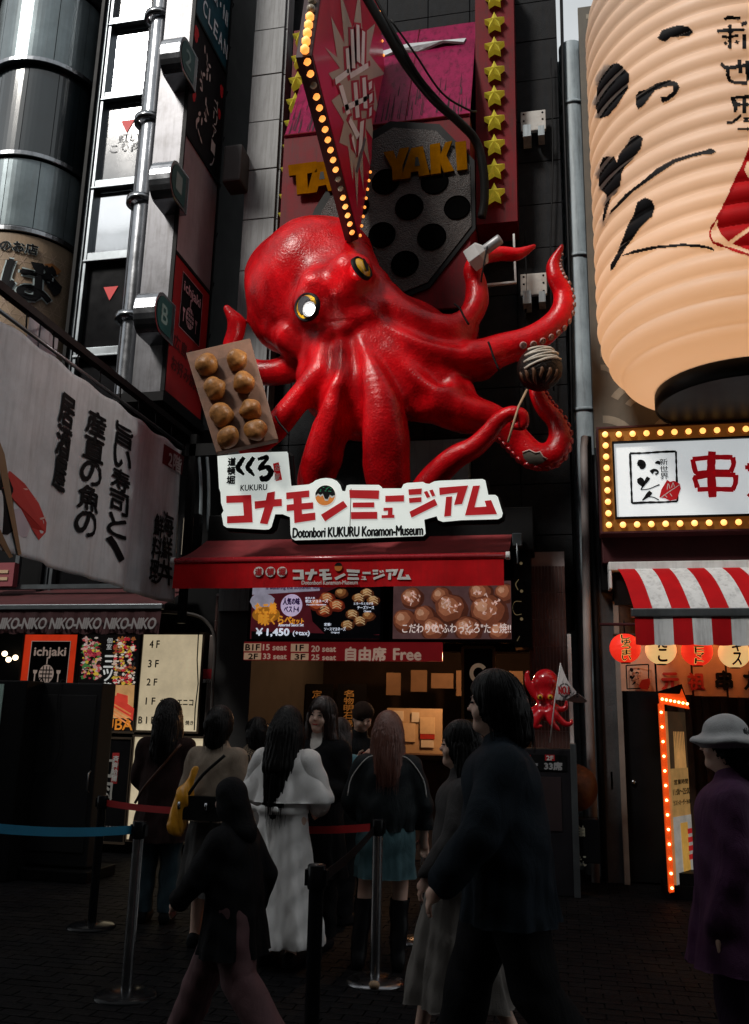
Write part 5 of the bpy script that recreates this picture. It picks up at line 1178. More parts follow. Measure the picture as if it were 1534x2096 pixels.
lprint([ZL(p) for p in (
 [(450,350),(480,330),(520,312),(545,330),(582,372),(575,440),(550,480),(520,530),(475,580),(430,592),(415,540),(418,450),(430,400)],
 [(722,190),(745,150),(790,135),(830,125),(880,135),(900,160),(880,182),(840,182),(790,185),(765,210),(735,200)],
 [(612,480),(630,455),(670,445),(720,415),(780,400),(820,410),(832,435),(815,470),(780,500),(745,515),(738,485),(770,480),(800,455),(800,430),(760,432),(710,450),(680,490),(650,530),(625,545),(615,520)],
 [(432,830),(450,785),(480,780),(505,780),(520,810),(530,770),(570,720),(590,685),(625,670),(648,690),(640,740),(600,790),(560,830),(540,870),(538,920),(520,960),(490,985),(470,1050),(458,1100),(452,1132),(446,1100),(455,1040),(470,990),(465,970),(430,930)],
 [(452,1130),(490,1050),(560,970),(650,900),(720,840),(800,795),(900,765),(960,750),(985,738),(1018,757),(990,770),(960,768),(900,782),(810,812),(730,865),(660,915),(590,965),(500,1060)],
 [(485,1352),(488,1320),(520,1265),(560,1160),(580,1110),(600,1080),(620,1010),(660,985),(695,1000),(708,1035),(695,1080),(640,1130),(600,1190),(560,1240),(520,1310),(500,1345)],
 [(540,1278),(600,1250),(700,1228),(850,1215),(950,1222),(1000,1238),(1006,1252),(960,1238),(850,1228),(720,1240),(620,1262)])], K_black, 'brush_lettering')
ls = []
for (x, y, sc_) in ((1500,35,1),):
    for st_ in ([(1483,40,3),(1493,36,4),(1510,38,3),(1516,36,3)],[(1468,64,3),(1490,62,4),(1525,60,3)],[(1494,50,3),(1495,70,4),(1494,100,3)],[(1478,74,3),(1490,76,3),(1512,72,3)],[(1488,86,4),(1484,90,3)],[(1506,84,4),(1512,88,3)],[(1518,50,4),(1530,46,4)],[(1524,70,4),(1524,100,4)],
      [(1476,130,3),(1486,138,4),(1500,138,4),(1534,132,3)],[(1490,140,3),(1492,160,4),(1502,168,3),(1530,170,4)],[(1514,122,4),(1516,150,4)],[(1530,124,5),(1532,165,4)],
      [(1500,198,5),(1506,218,5),(1504,230,3)],[(1505,200,3),(1534,198,4)],[(1508,214,3),(1534,214,3)],[(1524,196,4),(1524,232,4)],[(1518,236,3),(1500,250,3),(1488,252,3)],[(1528,240,5),(1528,250,5)],[(1510,264,2),(1534,264,3)]): ls.append(stroke_poly(st_))
lprint(ls, K_black, 'brush_lettering')
lprint([[(1545,318),(1534,300),(1520,335),(1500,380),(1472,440),(1468,462),(1478,482),(1494,497),(1534,512),(1560,520),(1560,318)]], mat('stamp_red', (.36,.004,.006), .6, spec=.1, emit=(.5,.005,.005), es=.15), 'red_stamp',
  holes=[stroke_poly([(1488,503,4),(1515,482,4),(1560,452,4)]), stroke_poly([(1534,330,4),(1530,350,5),(1545,370,4)])])
lprint([stroke_poly([(1545,306,3),(1520,340,2.5),(1478,430,2.5),(1455,470,2),(1458,492,2),(1470,500,2.5),(1534,522,2)], .5)], mat('stamp_red', (1,1,1)), 'stamp_outline')

# ---------------- striped awning
YQ = 8.6
sa = thing('striped_awning', 'red and white striped awning with hanging valance on the right shop', 'awning', (2.0, YQ, P(1420,1320,YQ).z))
fx0 = P(1303,1250,YQ).x; fz = P(1420,1252,YQ).z; vz = P(1420,1320,YQ).z; bx = P(1268,1170,9.35); bkz = P(1400,1166,9.35).z
sw = 37*mpp((fx0,YQ,fz))*1.0; ns = 20
M_sr = mat('stripe_red', (.5,.008,.012), .75, var=.25, spec=.1); M_sw = mat('stripe_white', (.72,.74,.75), .75, var=.2, streak=.55, dirtcol=(.12,.12,.12))
for k in range(ns):
    r_ = k % 2 == 0; w0 = fx0-.02+(k*sw); 
    b = MB()
    for i in range(4):
        for j in range(6):
            def q(i_, j_): u_ = w0+sw*i_/4; t_ = j_/6; return (u_+(bx.x-fx0)*t_*1.0, YQ+(9.35-YQ)*t_, fz+.02+(bkz-fz)*t_+.07*math.sin(math.pi*t_)*1.0)
            b.add([q(i,j), q(i+1,j), q(i+1,j+1), q(i,j+1)], [(0,1,2,3)], True)
    build(b, 'canvas_stripe', M_sr if r_ else M_sw, sa, weld=True)
    b = MB()
    for i in range(4):
        for j in range(4):
            def q(i_, j_): u_ = w0+sw*i_/4; t_ = j_/4; return (u_, YQ-.02+.02*math.sin(u_*9)*t_, fz-.03+(vz-fz+.03)*t_-(.008*math.sin(math.pi*((i_/4) % 1)) if j_ == 4 else 0))
            b.add([q(i,j), q(i,j+1), q(i+1,j+1), q(i+1,j)], [(0,1,2,3)], True)
    build(b, 'valance_stripe', M_sr if (k % 2 == 1) == False else M_sw, sa, weld=True)
b = MB(); b.box(fx0-.05, fx0+ns*sw, YQ-.04, YQ+.03, fz-.05, fz+.03); build(b, 'front_bar', M_steel, sa, bevel=.01)
b = MB(); x0 = P(1246,1165,9.35).x; b.box(x0, 6, 9.33, 9.55, bkz+.0, bkz+.09); b.box(x0, x0+.03, 9.33, 9.55, P(1250,1205,9.35).z, bkz); build(b, 'cassette', M_white, sa, bevel=.01)
b = MB(); b.box(x0+.05, 6, 9.42, 9.46, bkz-.35, bkz-.01); build(b, 'bracket', M_black, sa)

# ---------------- row of small lanterns and the noren
b = MB(); b.tube([P(1228,1278,8.95), Vector((4, 8.95, P(1228,1278,8.95).z))], .015, 8); tag(build(b, 'lantern_rail', M_maroon), 'dark rail carrying the small round lanterns', 'rail')
LL = (('red', 1280, 1327, 'しゅうまい', 'round red lantern reading しゅうまい at the left end of the row'), ('cream', 1353, 1330, 'たこ', 'round cream lantern reading たこ beside the leftmost red one'), ('red', 1427, 1333, 'ミニトマト', 'round red lantern reading トマト between two cream ones'), ('cream', 1503, 1337, 'キス', 'round cream lantern reading キス at the right edge'))
for col, px, py, s, lab in LL:
    c = P(px, py, 8.95); r_ = 31*mpp(c); t = thing('round_lantern', lab, 'lantern', (c.x, c.y, c.z-r_), 'small round lanterns under the striped awning')
    m_ = mat('lantern_red', (.6,.03,.02), .5, var=.12, emit=(1,.03,.012), es=.75) if col == 'red' else mat('lantern_cream', (.7,.5,.25), .5, var=.12, emit=(1,.62,.24), es=.72)
    n = 10; prof = [(max(.3, math.sin(math.pi*k/60))*r_*(1-.012*(1-abs(math.sin(math.pi*k/60*n)))), -r_*.97*math.cos(math.pi*k/60)) for k in range(5, 56)]
    b = MB(); b.lathe(prof, c, 32); build(b, 'paper_shell', m_, t)
    b = MB()
    for sgn in (-1, 1): b.lathe([(.001,sgn*.99*r_),(.32*r_,sgn*.99*r_),(.32*r_,sgn*.93*r_)], c, 20)
    b.tube([c+Vector((0,0,r_*.98)), c+Vector((0,0,r_+.12))], .008, 6); build(b, 'cap_ring', K_black, t)
    wl = lambda p, c=c, r_=r_: Vector((p[0], c.y-math.sqrt(max(1e-5, (r_*(1.01)+c.y-p[1])**2-(p[0]-c.x)**2-(p[2]-c.z)**2)), p[2]))
    if col == 'red':
        b = MB(); column(b, s, (c.x-.28*r_, c.y-.004, c.z-.85*r_), (.56*r_,0,0), (0,0,1.7*r_), gap=.02, bold=.11, warp=wl); build(b, 'lettering_outline', mat('lan_outline', (.8,.55,.2), .5, emit=(1,.55,.16), es=.6), t)
    b = MB(); column(b, s, (c.x-.28*r_, c.y-.012, c.z-.85*r_), (.56*r_,0,0), (0,0,1.7*r_), gap=.1, bold=.035, warp=wl); build(b, 'lettering', K_black, t)
yn = 9.4; nz0, nz1 = P(1400,1420,yn).z, P(1400,1300,yn).z
xs_ = [P(q, 1400, yn).x for q in (1270,1344,1418,1488,1560,1640)]
nr = thing('noren_curtain', 'orange-lit split curtain with red and black characters below the small lanterns', 'curtain', (2, yn, nz0))
rod = MB(); rod.tube([(xs_[0]-.05, yn, nz1), (xs_[-1]+.1, yn, nz1)], .015, 8); build(rod, 'curtain_rod', M_wood, nr)
M_nor = mat('noren_cloth', (.5,.3,.2), .8, var=.2, bump=.1, bscale=100)
def nf(x): return .02*math.sin(x*14)+.012*math.sin(x*31)
for k, (a_, c_) in enumerate(zip(xs_, xs_[1:])):
    b = MB(); zb2 = nz0+(.02 if k == 0 else -.01*k)
    for i in range(12):
        for j in range(6):
            def q(i_, j_): x = a_+.01+(c_-a_-.02)*i_/12; t_ = j_/6; return (x, yn+nf(x)*t_, nz1+(zb2-nz1)*t_)
            b.add([q(i,j), q(i,j+1), q(i+1,j+1), q(i+1,j)], [(0,1,2,3)], True)
    build(b, 'curtain_panel', M_nor, nr, weld=True)
nwp = lambda p: Vector((p[0], p[1]+nf(p[0])-.012, p[2]))
b = MB(); [write_px(b, ch, x, 1378, x+34, 1412, yn, bold=.045, warp=nwp) for ch, x in (('元',1355),('祖',1408))]; build(b, 'lettering', pmat('noren_red', (.42,.03,.02)), nr)
b = MB(); [write_px(b, ch, x, 1374, x+32, 1412, yn, bold=.045, warp=nwp) for ch, x in (('串',1466),('カ',1522))]; build(b, 'lettering', K_black, nr)
b = MB(); 
for (x0_, y0_), (x1_, y1_) in zip([(1282,1362),(1328,1360),(1328,1408),(1284,1410)], [(1328,1360),(1328,1408),(1284,1410),(1282,1362)]): strokes(b, [[(x0_, y0_, 1.3), (x1_, y1_, 1.3)]], yn-.045)
itto(b, 1289, 1370, 34, yn-.047); build(b, 'logo_lettering', K_black, nr)
b = MB(); poly_px(b, [(1308,1404),(1314,1392),(1330,1388),(1332,1398),(1326,1412),(1312,1410)], yn-.05); build(b, 'red_stamp', pmat('noren_red', (.42,.03,.02)), nr)
b = MB(); b.tube([(xs_[1], 9.1, nz1+.12), (xs_[-1], 9.1, nz1+.12)], .03, 8); b.v and None
t = build(b, 'strip_lamp', mat('strip_lamp', (1,.6,.3), .5, var=0, emit=(1,.36,.1), es=16)); tag(t, 'warm strip lamp hidden behind the striped valance', 'lamp')

# ---------------- arrow sign on the pavement
ar = thing('arrow_sign', 'standing restaurant sign in a glowing orange arrow edged with bulbs', 'sign', (1.05, 9.4, .05))
M_or = mat('arrow_orange', (.6,.08,.01), .45, var=.15, emit=(1,.09,.01), es=.55)
y1_ = 9.1
s0, s1 = P(1356,1440,y1_), P(1381,1828,y1_)
b = MB(); w_ = .055; d_ = Vector((.02,0,0))
b.prism([P(1349,1440,y1_), P(1360,1440,y1_), P(1381,1826,y1_), P(1371,1828,y1_)], (0,.1,0)); build(b, 'arrow_shaft', M_or, ar)
b = MB(); b.prism([P(1350,1419,y1_), P(1392,1421,y1_), P(1396,1410,y1_), P(1412,1451,y1_), P(1352,1439,y1_)], (0,.1,0)); build(b, 'arrow_head', M_or, ar)
b = MB(); b.prism([P(1348,1415,y1_), P(1396,1400,y1_), P(1412,1451,y1_+.0), P(1396,1408,y1_), P(1392,1420,y1_), P(1350,1418,y1_)], (0,.14,0)); build(b, 'arrow_cap', M_black, ar)
pts = [P(1354+ (1376-1354)*k/12, 1458+(1818-1458)*k/12, y1_-.015) for k in range(13)]+[P(1356+k*8.5, 1431+k*1.6, y1_-.015) for k in range(7)]
bulbs(pts, ar, .013, mat('tiny_bulb', (1,.8,.5), .5, var=0, emit=(1,.45,.15), es=9), hold=False)
A0, A1 = P(1366,1456,y1_+.08), P(1384,1812,y1_+.08); x_r = P(1404,1620,9.62)
xL = P(1375,1630,y1_+.08).x; xR = P(1412,1630,y1_+.5).x
SP = lambda u, v, l=0: Vector((xL+(xR-xL)*u-.0, y1_+.08+.42*u, A0.z+(A1.z-A0.z)*v)) + Vector((.42, -(xR-xL), 0)).normalized()*l
def sq(nm, u0_, v0_, u1_, v1_, m, l):
    b = MB(); b.add([SP(u0_,v0_,l), SP(u1_,v0_,l), SP(u1_,v1_,l), SP(u0_,v1_,l)], [(0,1,2,3)]); return build(b, nm, m, ar)
b = MB(); b.prism([SP(0,0), SP(1,0), SP(1,1), SP(0,1)], SP(0,0,-.08)-SP(0,0)); build(b, 'sign_panel', em('asign_gold', (.42,.24,.08), .5), ar)
sq('photo_top', 0, 0, 1, .34, em('asign_dark', (.05,.03,.015), .5), .004); sq('beer_picture', 0, .62, 1, 1, em('asign_grey', (.38,.36,.32), .5), .004)
b = MB(); rr = random.Random(4)
for k in range(7): 
    u_ = .25+.09*k; b.add([SP(u_,.12,.008), SP(u_+.05,.12,.008), SP(u_+.09,.34,.008), SP(u_-.03,.34,.008)], [(0,1,2,3)])
build(b, 'skewer_picture', em('skewers', (.5,.27,.09), .6), ar)
b = MB(); b.add([SP(.35,.66,.008), SP(.75,.66,.008), SP(.8,.98,.008), SP(.4,.98,.008)], [(0,1,2,3)]); build(b, 'glass_picture', em('beer', (.55,.3,.06), .6), ar)
b = MB(); 
for k in range(4): b.add([SP(.72,.70+.05*k,.009), SP(.97,.70+.05*k,.009), SP(.97,.73+.05*k,.009), SP(.72,.73+.05*k,.009)], [(0,1,2,3)])
build(b, 'price_tags', em('tag_red', (.5,.02,.02), .5), ar)
b = MB()
for s, u0_, v1_, u1_, h_ in (('営業時間', .12, .435, .9, .03), ('11:00〜25:00', .04, .495, .96, .035), ('ラストオーダー24:30', .02, .555, .98, .032)):
    o_ = SP(u0_, v1_, .01); write(b, s, o_, SP(u1_, v1_, .01)-o_, SP(u0_, v1_-h_, .01)-o_, bold=.03)
build(b, 'lettering', K_black, ar)
b = MB(); b.box(xL-.1, xR+.2, y1_+.1, y1_+.5, 0, .12); b.box(xL, xR+.1, y1_+.14, y1_+.4, .12, A1.z+.1); build(b, 'sign_foot', M_black, ar)
# tall dark menu board carrying the little octopus
YO = 9.0
x0, x1, z0, z1 = box_px(1052, 1532, 1178, 1830, YO)
mbd = thing('menu_stand', 'tall black menu stand with seat counts below the little octopus', 'sign', ((x0+x1)/2, YO, 0))
b = MB(); b.box(x0, x1, YO, YO+.3, 0, z1); build(b, 'stand_body', mat('stand_black', (.016,.015,.018), .35, var=.3), mbd, bevel=.015)
b = MB(); a = box_px(1062, 1545, 1160, 1577, YO-.01); b.box(a[0], a[1], YO-.012, YO, a[2], a[3]); build(b, 'count_plate', M_blackg, mbd)
b = MB(); write_px(b, '20席', 1067, 1561, 1101, 1575, YO-.016, bold=.05); write_px(b, '33席', 1115, 1560, 1151, 1576, YO-.016, bold=.06); build(b, 'lettering', pmat('count_grey', (.3,.3,.31)), mbd)
for px in (1077, 1126):
    a = box_px(px-10, 1545, px+10, 1557, YO-.013); b = MB(); b.box(a[0], a[1], YO-.016, YO-.0125, a[2], a[3]); build(b, 'red_plate', K_red, mbd)
    b = MB(); write_px(b, '1F' if px < 1100 else '2F', px-7, 1547, px+7, 1556, YO-.02, bold=.05); build(b, 'lettering', K_white, mbd)
b = MB(); a = box_px(1072, 1590, 1150, 1700, YO-.01); b.box(a[0], a[1], YO-.01, YO, a[2], a[3]); build(b, 'poster', mat('dim_poster', (.03,.02,.022), .4), mbd)
b = MB(); a = P(1172,1600,YO); b.box(x1-.03, x1+.03, YO-.02, YO+.3, 0, z1+.05); build(b, 'edge_trim', M_steel, mbd, bevel=.005)
# giant dumpling model at the side of the stand
c = P(1176, 1612, YO+.42); V, Q = blend_mesh([((c.x, c.y, c.z), (c.x, c.y, c.z+.001), .23, .23)], .02, .02)
n_ = V-np.array(c); V = V+n_*(.05*np.sin(V[:,:1]*17)*np.sin(V[:,1:2]*19)*np.sin(V[:,2:]*16))
M_dump = mat('fried_dumpling', (.12,.045,.015), .5, var=.6, scale=6, bump=.4, bscale=12, dirt=.6, dirtcol=(.1,.035,.01))
tag(np_mesh(V, Q, 'dumpling_model', M_dump), 'large brown fried dumpling model fixed beside the menu stand', 'food model')
b = MB(); b.box(x1+.02, x1+.22, YO+.05, YO+.3, .3, c.z-.26); t = build(b, 'chalk_panel', M_blackg, label='narrow black panel with pale figures under the dumpling model', cat='panel', bevel=.01)
b = MB(); write_px(b, '自由', 1183, 1690, 1197, 1712, YO+.04, bold=.03); write_px(b, 'たこ', 1184, 1750, 1200, 1772, YO+.04, bold=.03); build(b, 'lettering', pmat('chalk', (.35,.33,.25)), t)
# ================================================================== THE OCTOPUS
M_octo = mat('octopus_red', (.56,.003,.007), .27, var=.65, scale=2.6, bump=.32, bscale=40, coat=.04, spec=.22, dirt=.62, dirtcol=(.16,.003,.006))
def octo_arm(pts, kk=.12, n=6, scale=1.0):
    """pts: (px, py, radius px, depth)"""
    if kk > .1: pts = [(x, y, r*(1.15 if i == 0 else 1), Y+(.22, .10, .03)[i] if i < 3 else Y) for i, (x, y, r, Y) in enumerate(pts)]
    q = spline([(*P(x, y, Y), r*mpp(P(x, y, Y))*scale) for x, y, r, Y in pts], n); return [('G', [(a[:3], b[:3], float(max(a[3], .012)), float(max(b[3], .012))) for a, b in zip(q, q[1:])], kk)], q
oc = thing('giant_octopus', 'giant glossy red octopus sculpture with spread tentacles above the restaurant sign', 'sculpture', (-1.9, 9.0, P(780,1000,9).z))
PR = []
def E_(x, y, r, Y, k=.2, sq=None, x2=None, y2=None, r2=None, Y2=None):
    a = P(x, y, Y); b_ = P(x2 if x2 is not None else x, y2 if y2 is not None else y, Y2 or Y)
    if x2 is None: b_ = b_+Vector((0,0,.002))
    PR.append((tuple(a), tuple(b_), r*mpp(a), (r2 or r)*mpp(b_), k)+((sq,) if sq else ()))
# mantle
E_(634,577,118,9.1, .2); E_(600,612,90,9.1,.2); E_(665,540,88,9.05,.2); E_(560,560,52,9.15,.25); E_(585,660,62,9.2,.2); E_(700,520,58,8.95,.2)
E_(640,650,70,9.0,.2,x2=690,y2=640,r2=75,Y2=8.9); E_(715,560,62,8.85,.15); E_(690,600,78,8.85,.2)
# cheek folds under the mantle
E_(596,690,34,8.85,.05,x2=628,y2=722,r2=20,Y2=8.85); E_(566,672,30,8.95,.06,x2=600,y2=716,r2=20,Y2=8.95)
# brows and eye mounds
E_(645,588,34,8.38,.09); E_(633,620,34,8.40,.07); E_(716,552,37,8.34,.11); E_(736,552,27,8.38,.06); E_(700,590,40,8.45,.2)
# body cloak
E_(700,640,84,8.85,.25,x2=745,y2=720,r2=84,Y2=8.95); E_(745,720,84,8.95,.25,x2=765,y2=800,r2=70,Y2=9.05); E_(790,690,60,8.95,.25,x2=850,y2=760,r2=42,Y2=9.1); E_(720,740,60,8.95,.2,x2=690,y2=830,r2=42,Y2=9.1); E_(770,800,62,9.05,.2,x2=840,y2=826,r2=30,Y2=9.12)
E_(760,640,60,8.9,.25,x2=850,y2=668,r2=44,Y2=9.05); E_(850,668,44,9.05,.2,x2=930,y2=700,r2=38,Y2=9.1)
for w in ((735,800,70,8.80,736,868,36),(690,800,60,8.82,690,850,40),(840,800,46,8.78,862,826,36),(905,800,46,8.8,950,800,22),(690,780,46,8.85,722,838,40),(720,800,56,8.9,726,852,34),(640,770,36,8.9,656,822,30),(835,790,52,8.9,846,820,36),(860,760,40,8.85,905,790,34),(890,760,34,8.9,935,772,14),(810,740,60,8.85,850,790,50),(900,690,30,8.9,940,690,8)):
    E_(w[0],w[1],w[2],w[3],.12,x2=w[4],y2=w[5],r2=w[6],Y2=w[3]+.08)
ARMS = {
 'tray_back': [(664,700,30,8.9),(630,742,28,9.1),(580,760,27,9.2),(530,762,26,9.25),(492,745,24,9.2),(476,712,19,9.15),(482,680,18,9.1),(480,655,15,9.05),(466,632,8,9.0)],
 'tray_low': [(664,690,22,8.6),(660,745,23,8.55),(630,792,25,8.6),(588,846,27,8.65),(560,880,27,8.7),(530,905,24,8.75),(505,915,20,8.78)],
 'leg_front_left': [(690,670,22,8.5),(692,750,24,8.5),(684,825,32,8.55),(676,880,38,8.65),(662,935,41,8.75),(646,985,37,8.85),(645,1030,32,8.9)],
 'leg_front': [(735,655,22,8.45),(765,740,27,8.42),(782,820,42,8.5),(788,890,50,8.6),(790,945,49,8.7),(798,1000,44,8.8),(804,1040,41,8.85)],
 'right_low': [(760,650,22,8.5),(815,725,24,8.55),(875,790,28,8.65),(930,832,32,8.75),(985,848,29,8.85),(1030,872,31,8.95),(1062,905,29,9.0),(1092,932,29,9.0),(1128,932,28,9.0),(1146,902,25,9.0),(1140,865,20,9.0),(1116,835,19,9.0),(1100,805,17,9.0),(1095,780,12,9.0)],
 'right_low_body': [(820,780,34,8.85),(880,820,36,8.9),(940,850,34,8.9),(985,860,28,8.95)],
 'right_mid': [(745,625,22,8.5),(795,672,24,8.5),(860,706,28,8.6),(925,726,32,8.75),(985,728,34,8.85),(1030,715,33,8.95),(1080,700,30,9.0),(1125,672,27,9.05),(1150,638,24,9.05),(1152,600,20,9.05),(1138,568,17,9.0),(1134,540,13,9.0),(1150,505,5,8.95)],
 'right_mid_web': [(860,720,34,8.85),(930,748,34,8.95),(985,755,26,9.05)],
 'right_up': [(770,590,24,8.6),(820,640,26,8.6),(870,662,24,8.7),(915,668,22,8.8),(955,655,24,8.9),(975,620,25,8.95),(974,580,21,8.95),(968,552,19,8.9),(984,528,17,8.95),(1020,520,15,9.05),(1060,520,13,9.1),(1094,504,5,9.1)],
 'right_up_web': [(790,640,24,8.75),(850,676,26,8.8),(910,692,24,8.85),(950,680,18,8.95)],
 'small_back': [(812,640,24,9.2),(826,604,22,9.3),(850,580,21,9.3),(882,574,16,9.25),(912,570,12,9.2),(940,554,5,9.15)],
}
Q = {}
for nm, pts in ARMS.items():
    p, q = octo_arm(pts, .17 if 'web' not in nm else .16); PR += p; Q[nm] = q
# valleys in the cloak
for pts in ([(715,690,9,8.38),(722,770,12,8.4),(722,850,16,8.5),(720,920,20,8.6)], [(742,670,8,8.36),(800,745,12,8.38),(850,815,16,8.5)], [(770,660,7,8.38),(845,722,11,8.42),(905,775,14,8.55)], [(675,700,8,8.42),(672,760,10,8.42),(640,830,14,8.5)], [(790,640,6,8.42),(870,683,8,8.5),(940,698,7,8.6)]):
    p, q = octo_arm([(x, y, r, Y+.05) for x, y, r, Y in pts], -.16); PR += p
V, F4 = blend_mesh(PR, .02, .12)
# hand-laid dents in the shell
c0 = np.array(P(620,570,9.0)); n3 = lambda a, b, c: np.sin(V[:,0]*a+1)*np.sin(V[:,1]*b+2)*np.sin(V[:,2]*c+.5)
V = V + (.018*n3(4.2,5,4.6)+.008*n3(11,10,9)+.002*n3(31,27,29))[:,None]*((V-np.array(P(740,700,9.3)))/np.linalg.norm(V-np.array(P(740,700,9.3)), axis=1)[:,None])
body = np_mesh(V, F4, 'octopus_body', M_octo, oc)
PF, q = octo_arm([(858,1020,30,8.75),(888,978,28,8.7),(930,938,25,8.6),(970,916,22,8.55),(1000,888,20,8.5),(1020,862,17,8.45),(1045,846,15,8.42),(1068,850,14,8.42),(1070,870,11,8.44),(1052,872,8,8.46)], .03)
V, F4 = blend_mesh(PF, .018, .03); np_mesh(V, F4, 'tentacle', M_octo, oc)
# suckers
def ring_mesh(c, ax, r):
    b = MB(); b.lathe([(.0,.012),(r*.35,.014),(r*.5,.004),(r*.8,.02),(r,.008),(r*1.02,-.02)], c, 14, ax=ax); return b
M_suck = mat('sucker_white', (.34,.2,.19), .4, var=.2); M_suckr = mat('sucker_red', (.38,.015,.02), .35, coat=.3)
for nm, k0, k1, side, mt, sz, st in (('right_mid', 34, 76, (.9,-.2,.1), M_suck, .75, 2), ('right_low', 30, 74, None, M_suckr, .8, 2), ('small_back', 12, 30, (.3,-.6,-.9), M_suckr, .5, 2)):
    q = Q[nm]; k1 = min(k1, len(q)-2)
    for k in range(k0, k1, st):
        p, r = Vector(q[k][:3]), float(q[k][3]); tg = (Vector(q[k+1][:3])-Vector(q[k-1][:3])).normalized()
        if side is None: d = tg.cross(Vector((0,1,0))); d = -d if d.dot(p-Vector(P(1110,880,9.0))) < 0 else d; d = d+Vector((0,-.35,0))
        else: d = Vector(side)
        d = (d-tg*d.dot(tg)).normalized(); o = build(ring_mesh(p+d*r*.98, d, max(.012, r*.33*sz)), 'sucker', mt, oc)
# joint bands
for pts in ([(1000,700),(1006,716),(1012,735),(1022,758)], [(564,852),(572,866),(584,880),(592,890)], [(930,622),(942,632),(950,648),(960,664)]):
    b = MB(); Yd = 8.6 if pts[0][0] != 564 else 8.36; b.tube(spline([P(x, y, Yd) for x, y in pts], 4), .012, 6); build(b, 'joint_strap', M_black, oc)
# eyes
def eye(px, py, Y, r, ax, sx, nm):
    c = P(px, py, Y); b = MB(); b.lathe([(.001,.05),(r*.5,.045),(r*.85,.025),(r,.0)], c, 24, ax=ax); o = build(b, 'eye', mat('eye_yellow', (.62,.33,.015), .15, coat=.8, var=.2), oc)
    b = MB(); b.lathe([(r*.98,.01),(r*1.12,.02),(r*1.2,-.03)], c, 24, ax=ax); build(b, 'eye_rim', K_black, o); return o, c
e1, c1 = eye(742,548,8.16,.118,(.85,-.5,.35),1,'r')
b = MB(); axv = Vector((.85,-.5,.35)).normalized(); uu = axv.cross(Vector((0,0,1))).normalized(); vv = uu.cross(axv)
b.add([c1+axv*.054+uu*math.cos(a)*.035+vv*math.sin(a)*.09 for a in [k*math.pi/10 for k in range(20)]], [list(range(20))]); build(b, 'pupil', K_black, e1)
b = MB(); b.ball(c1-axv*.06, .10, 16); build(b, 'eye_mound', M_octo, oc)
e2, c2 = eye(628,628,8.10,.13,(-.35,-1,-.15),1,'l')
axv = Vector((-.35,-1,-.15)).normalized(); uu = axv.cross(Vector((0,0,1))).normalized(); vv = uu.cross(axv)
b = MB(); b.add([c2+axv*.056+uu*(math.cos(a)*.085-.01)+vv*math.sin(a)*.10 for a in [k*math.pi/10 for k in range(20)]], [list(range(20))]); build(b, 'pupil', K_black, e2)
lp = P(636,634,8.02); b = MB(); b.ball(lp, .058, 16); build(b, 'eye_lamp', mat('eye_lamp', (1,1,1), .4, var=0, emit=(1,.97,.9), es=22), e2)
b = MB(); b.lathe([(.07,-.06),(.085,.03),(.075,.03),(.055,-.06)], lp, 20, ax=axv); build(b, 'lamp_housing', K_black, e2)
sp = bpy.data.lights.new('eye_spot', 'POINT'); sp.energy = 50; sp.color = (1,.95,.86); sp.shadow_soft_size = .06
o = bpy.data.objects.new('eye_spot', sp); COL.objects.link(o); o.location = lp+axv*.1
# worn patch
# ---------------- things it holds
tray = thing('dumpling_tray', 'wooden tray with eight round dumplings held by the octopus at the left', 'tray', P(500,930,8.4))
tc4 = [P(381,722,8.15), P(512,692,8.35), P(570,898,8.3), P(443,926,8.1)]
nrm = (tc4[1]-tc4[0]).cross(tc4[3]-tc4[0]).normalized(); nrm = nrm if nrm.y > 0 else -nrm
b = MB(); b.prism(tc4, nrm*.09); build(b, 'board', mat('tray_wood', (.17,.085,.052), .55, var=.4, scale=5, bump=.15, bscale=18, streak=.4, dirtcol=(.07,.04,.025)), tray, bevel=.008)
M_tk = mat('dumpling_gold', (.36,.155,.04), .42, var=.7, scale=8, bump=.6, bscale=16, dirt=.85, dirtcol=(.12,.04,.01))
pos = [(425,752),(487,744),(442,804),(499,791),(456,855),(513,845),(469,901),(525,888)]
for k, (x, y) in enumerate(pos):
    p = P(x, y, 8.2); d = (p-EYE).normalized(); t = (tc4[0]-p).dot(nrm)/d.dot(nrm); p = p+d*t-nrm*.07; rr = random.Random(k)
    V, F4 = blend_mesh([(tuple(p), tuple(p+Vector((.002,0,0))), .118, .118)], .012, .01)
    n_ = (V-np.array(p)); f_ = sum(.05*np.sin(n_@np.array([rr.uniform(-30,30) for _ in range(3)])+rr.uniform(0,6)) for _ in range(4))
    V = np.array(p)+n_*(1+f_[:,None]); tag(np_mesh(V, F4, 'dumpling', M_tk), 'golden round dumpling on the wooden tray, %s in the %s column' % (('topmost','second from the top','third from the top','lowest')[k//2], ('left','right')[k % 2]), 'dumpling', 'dumplings on the tray')
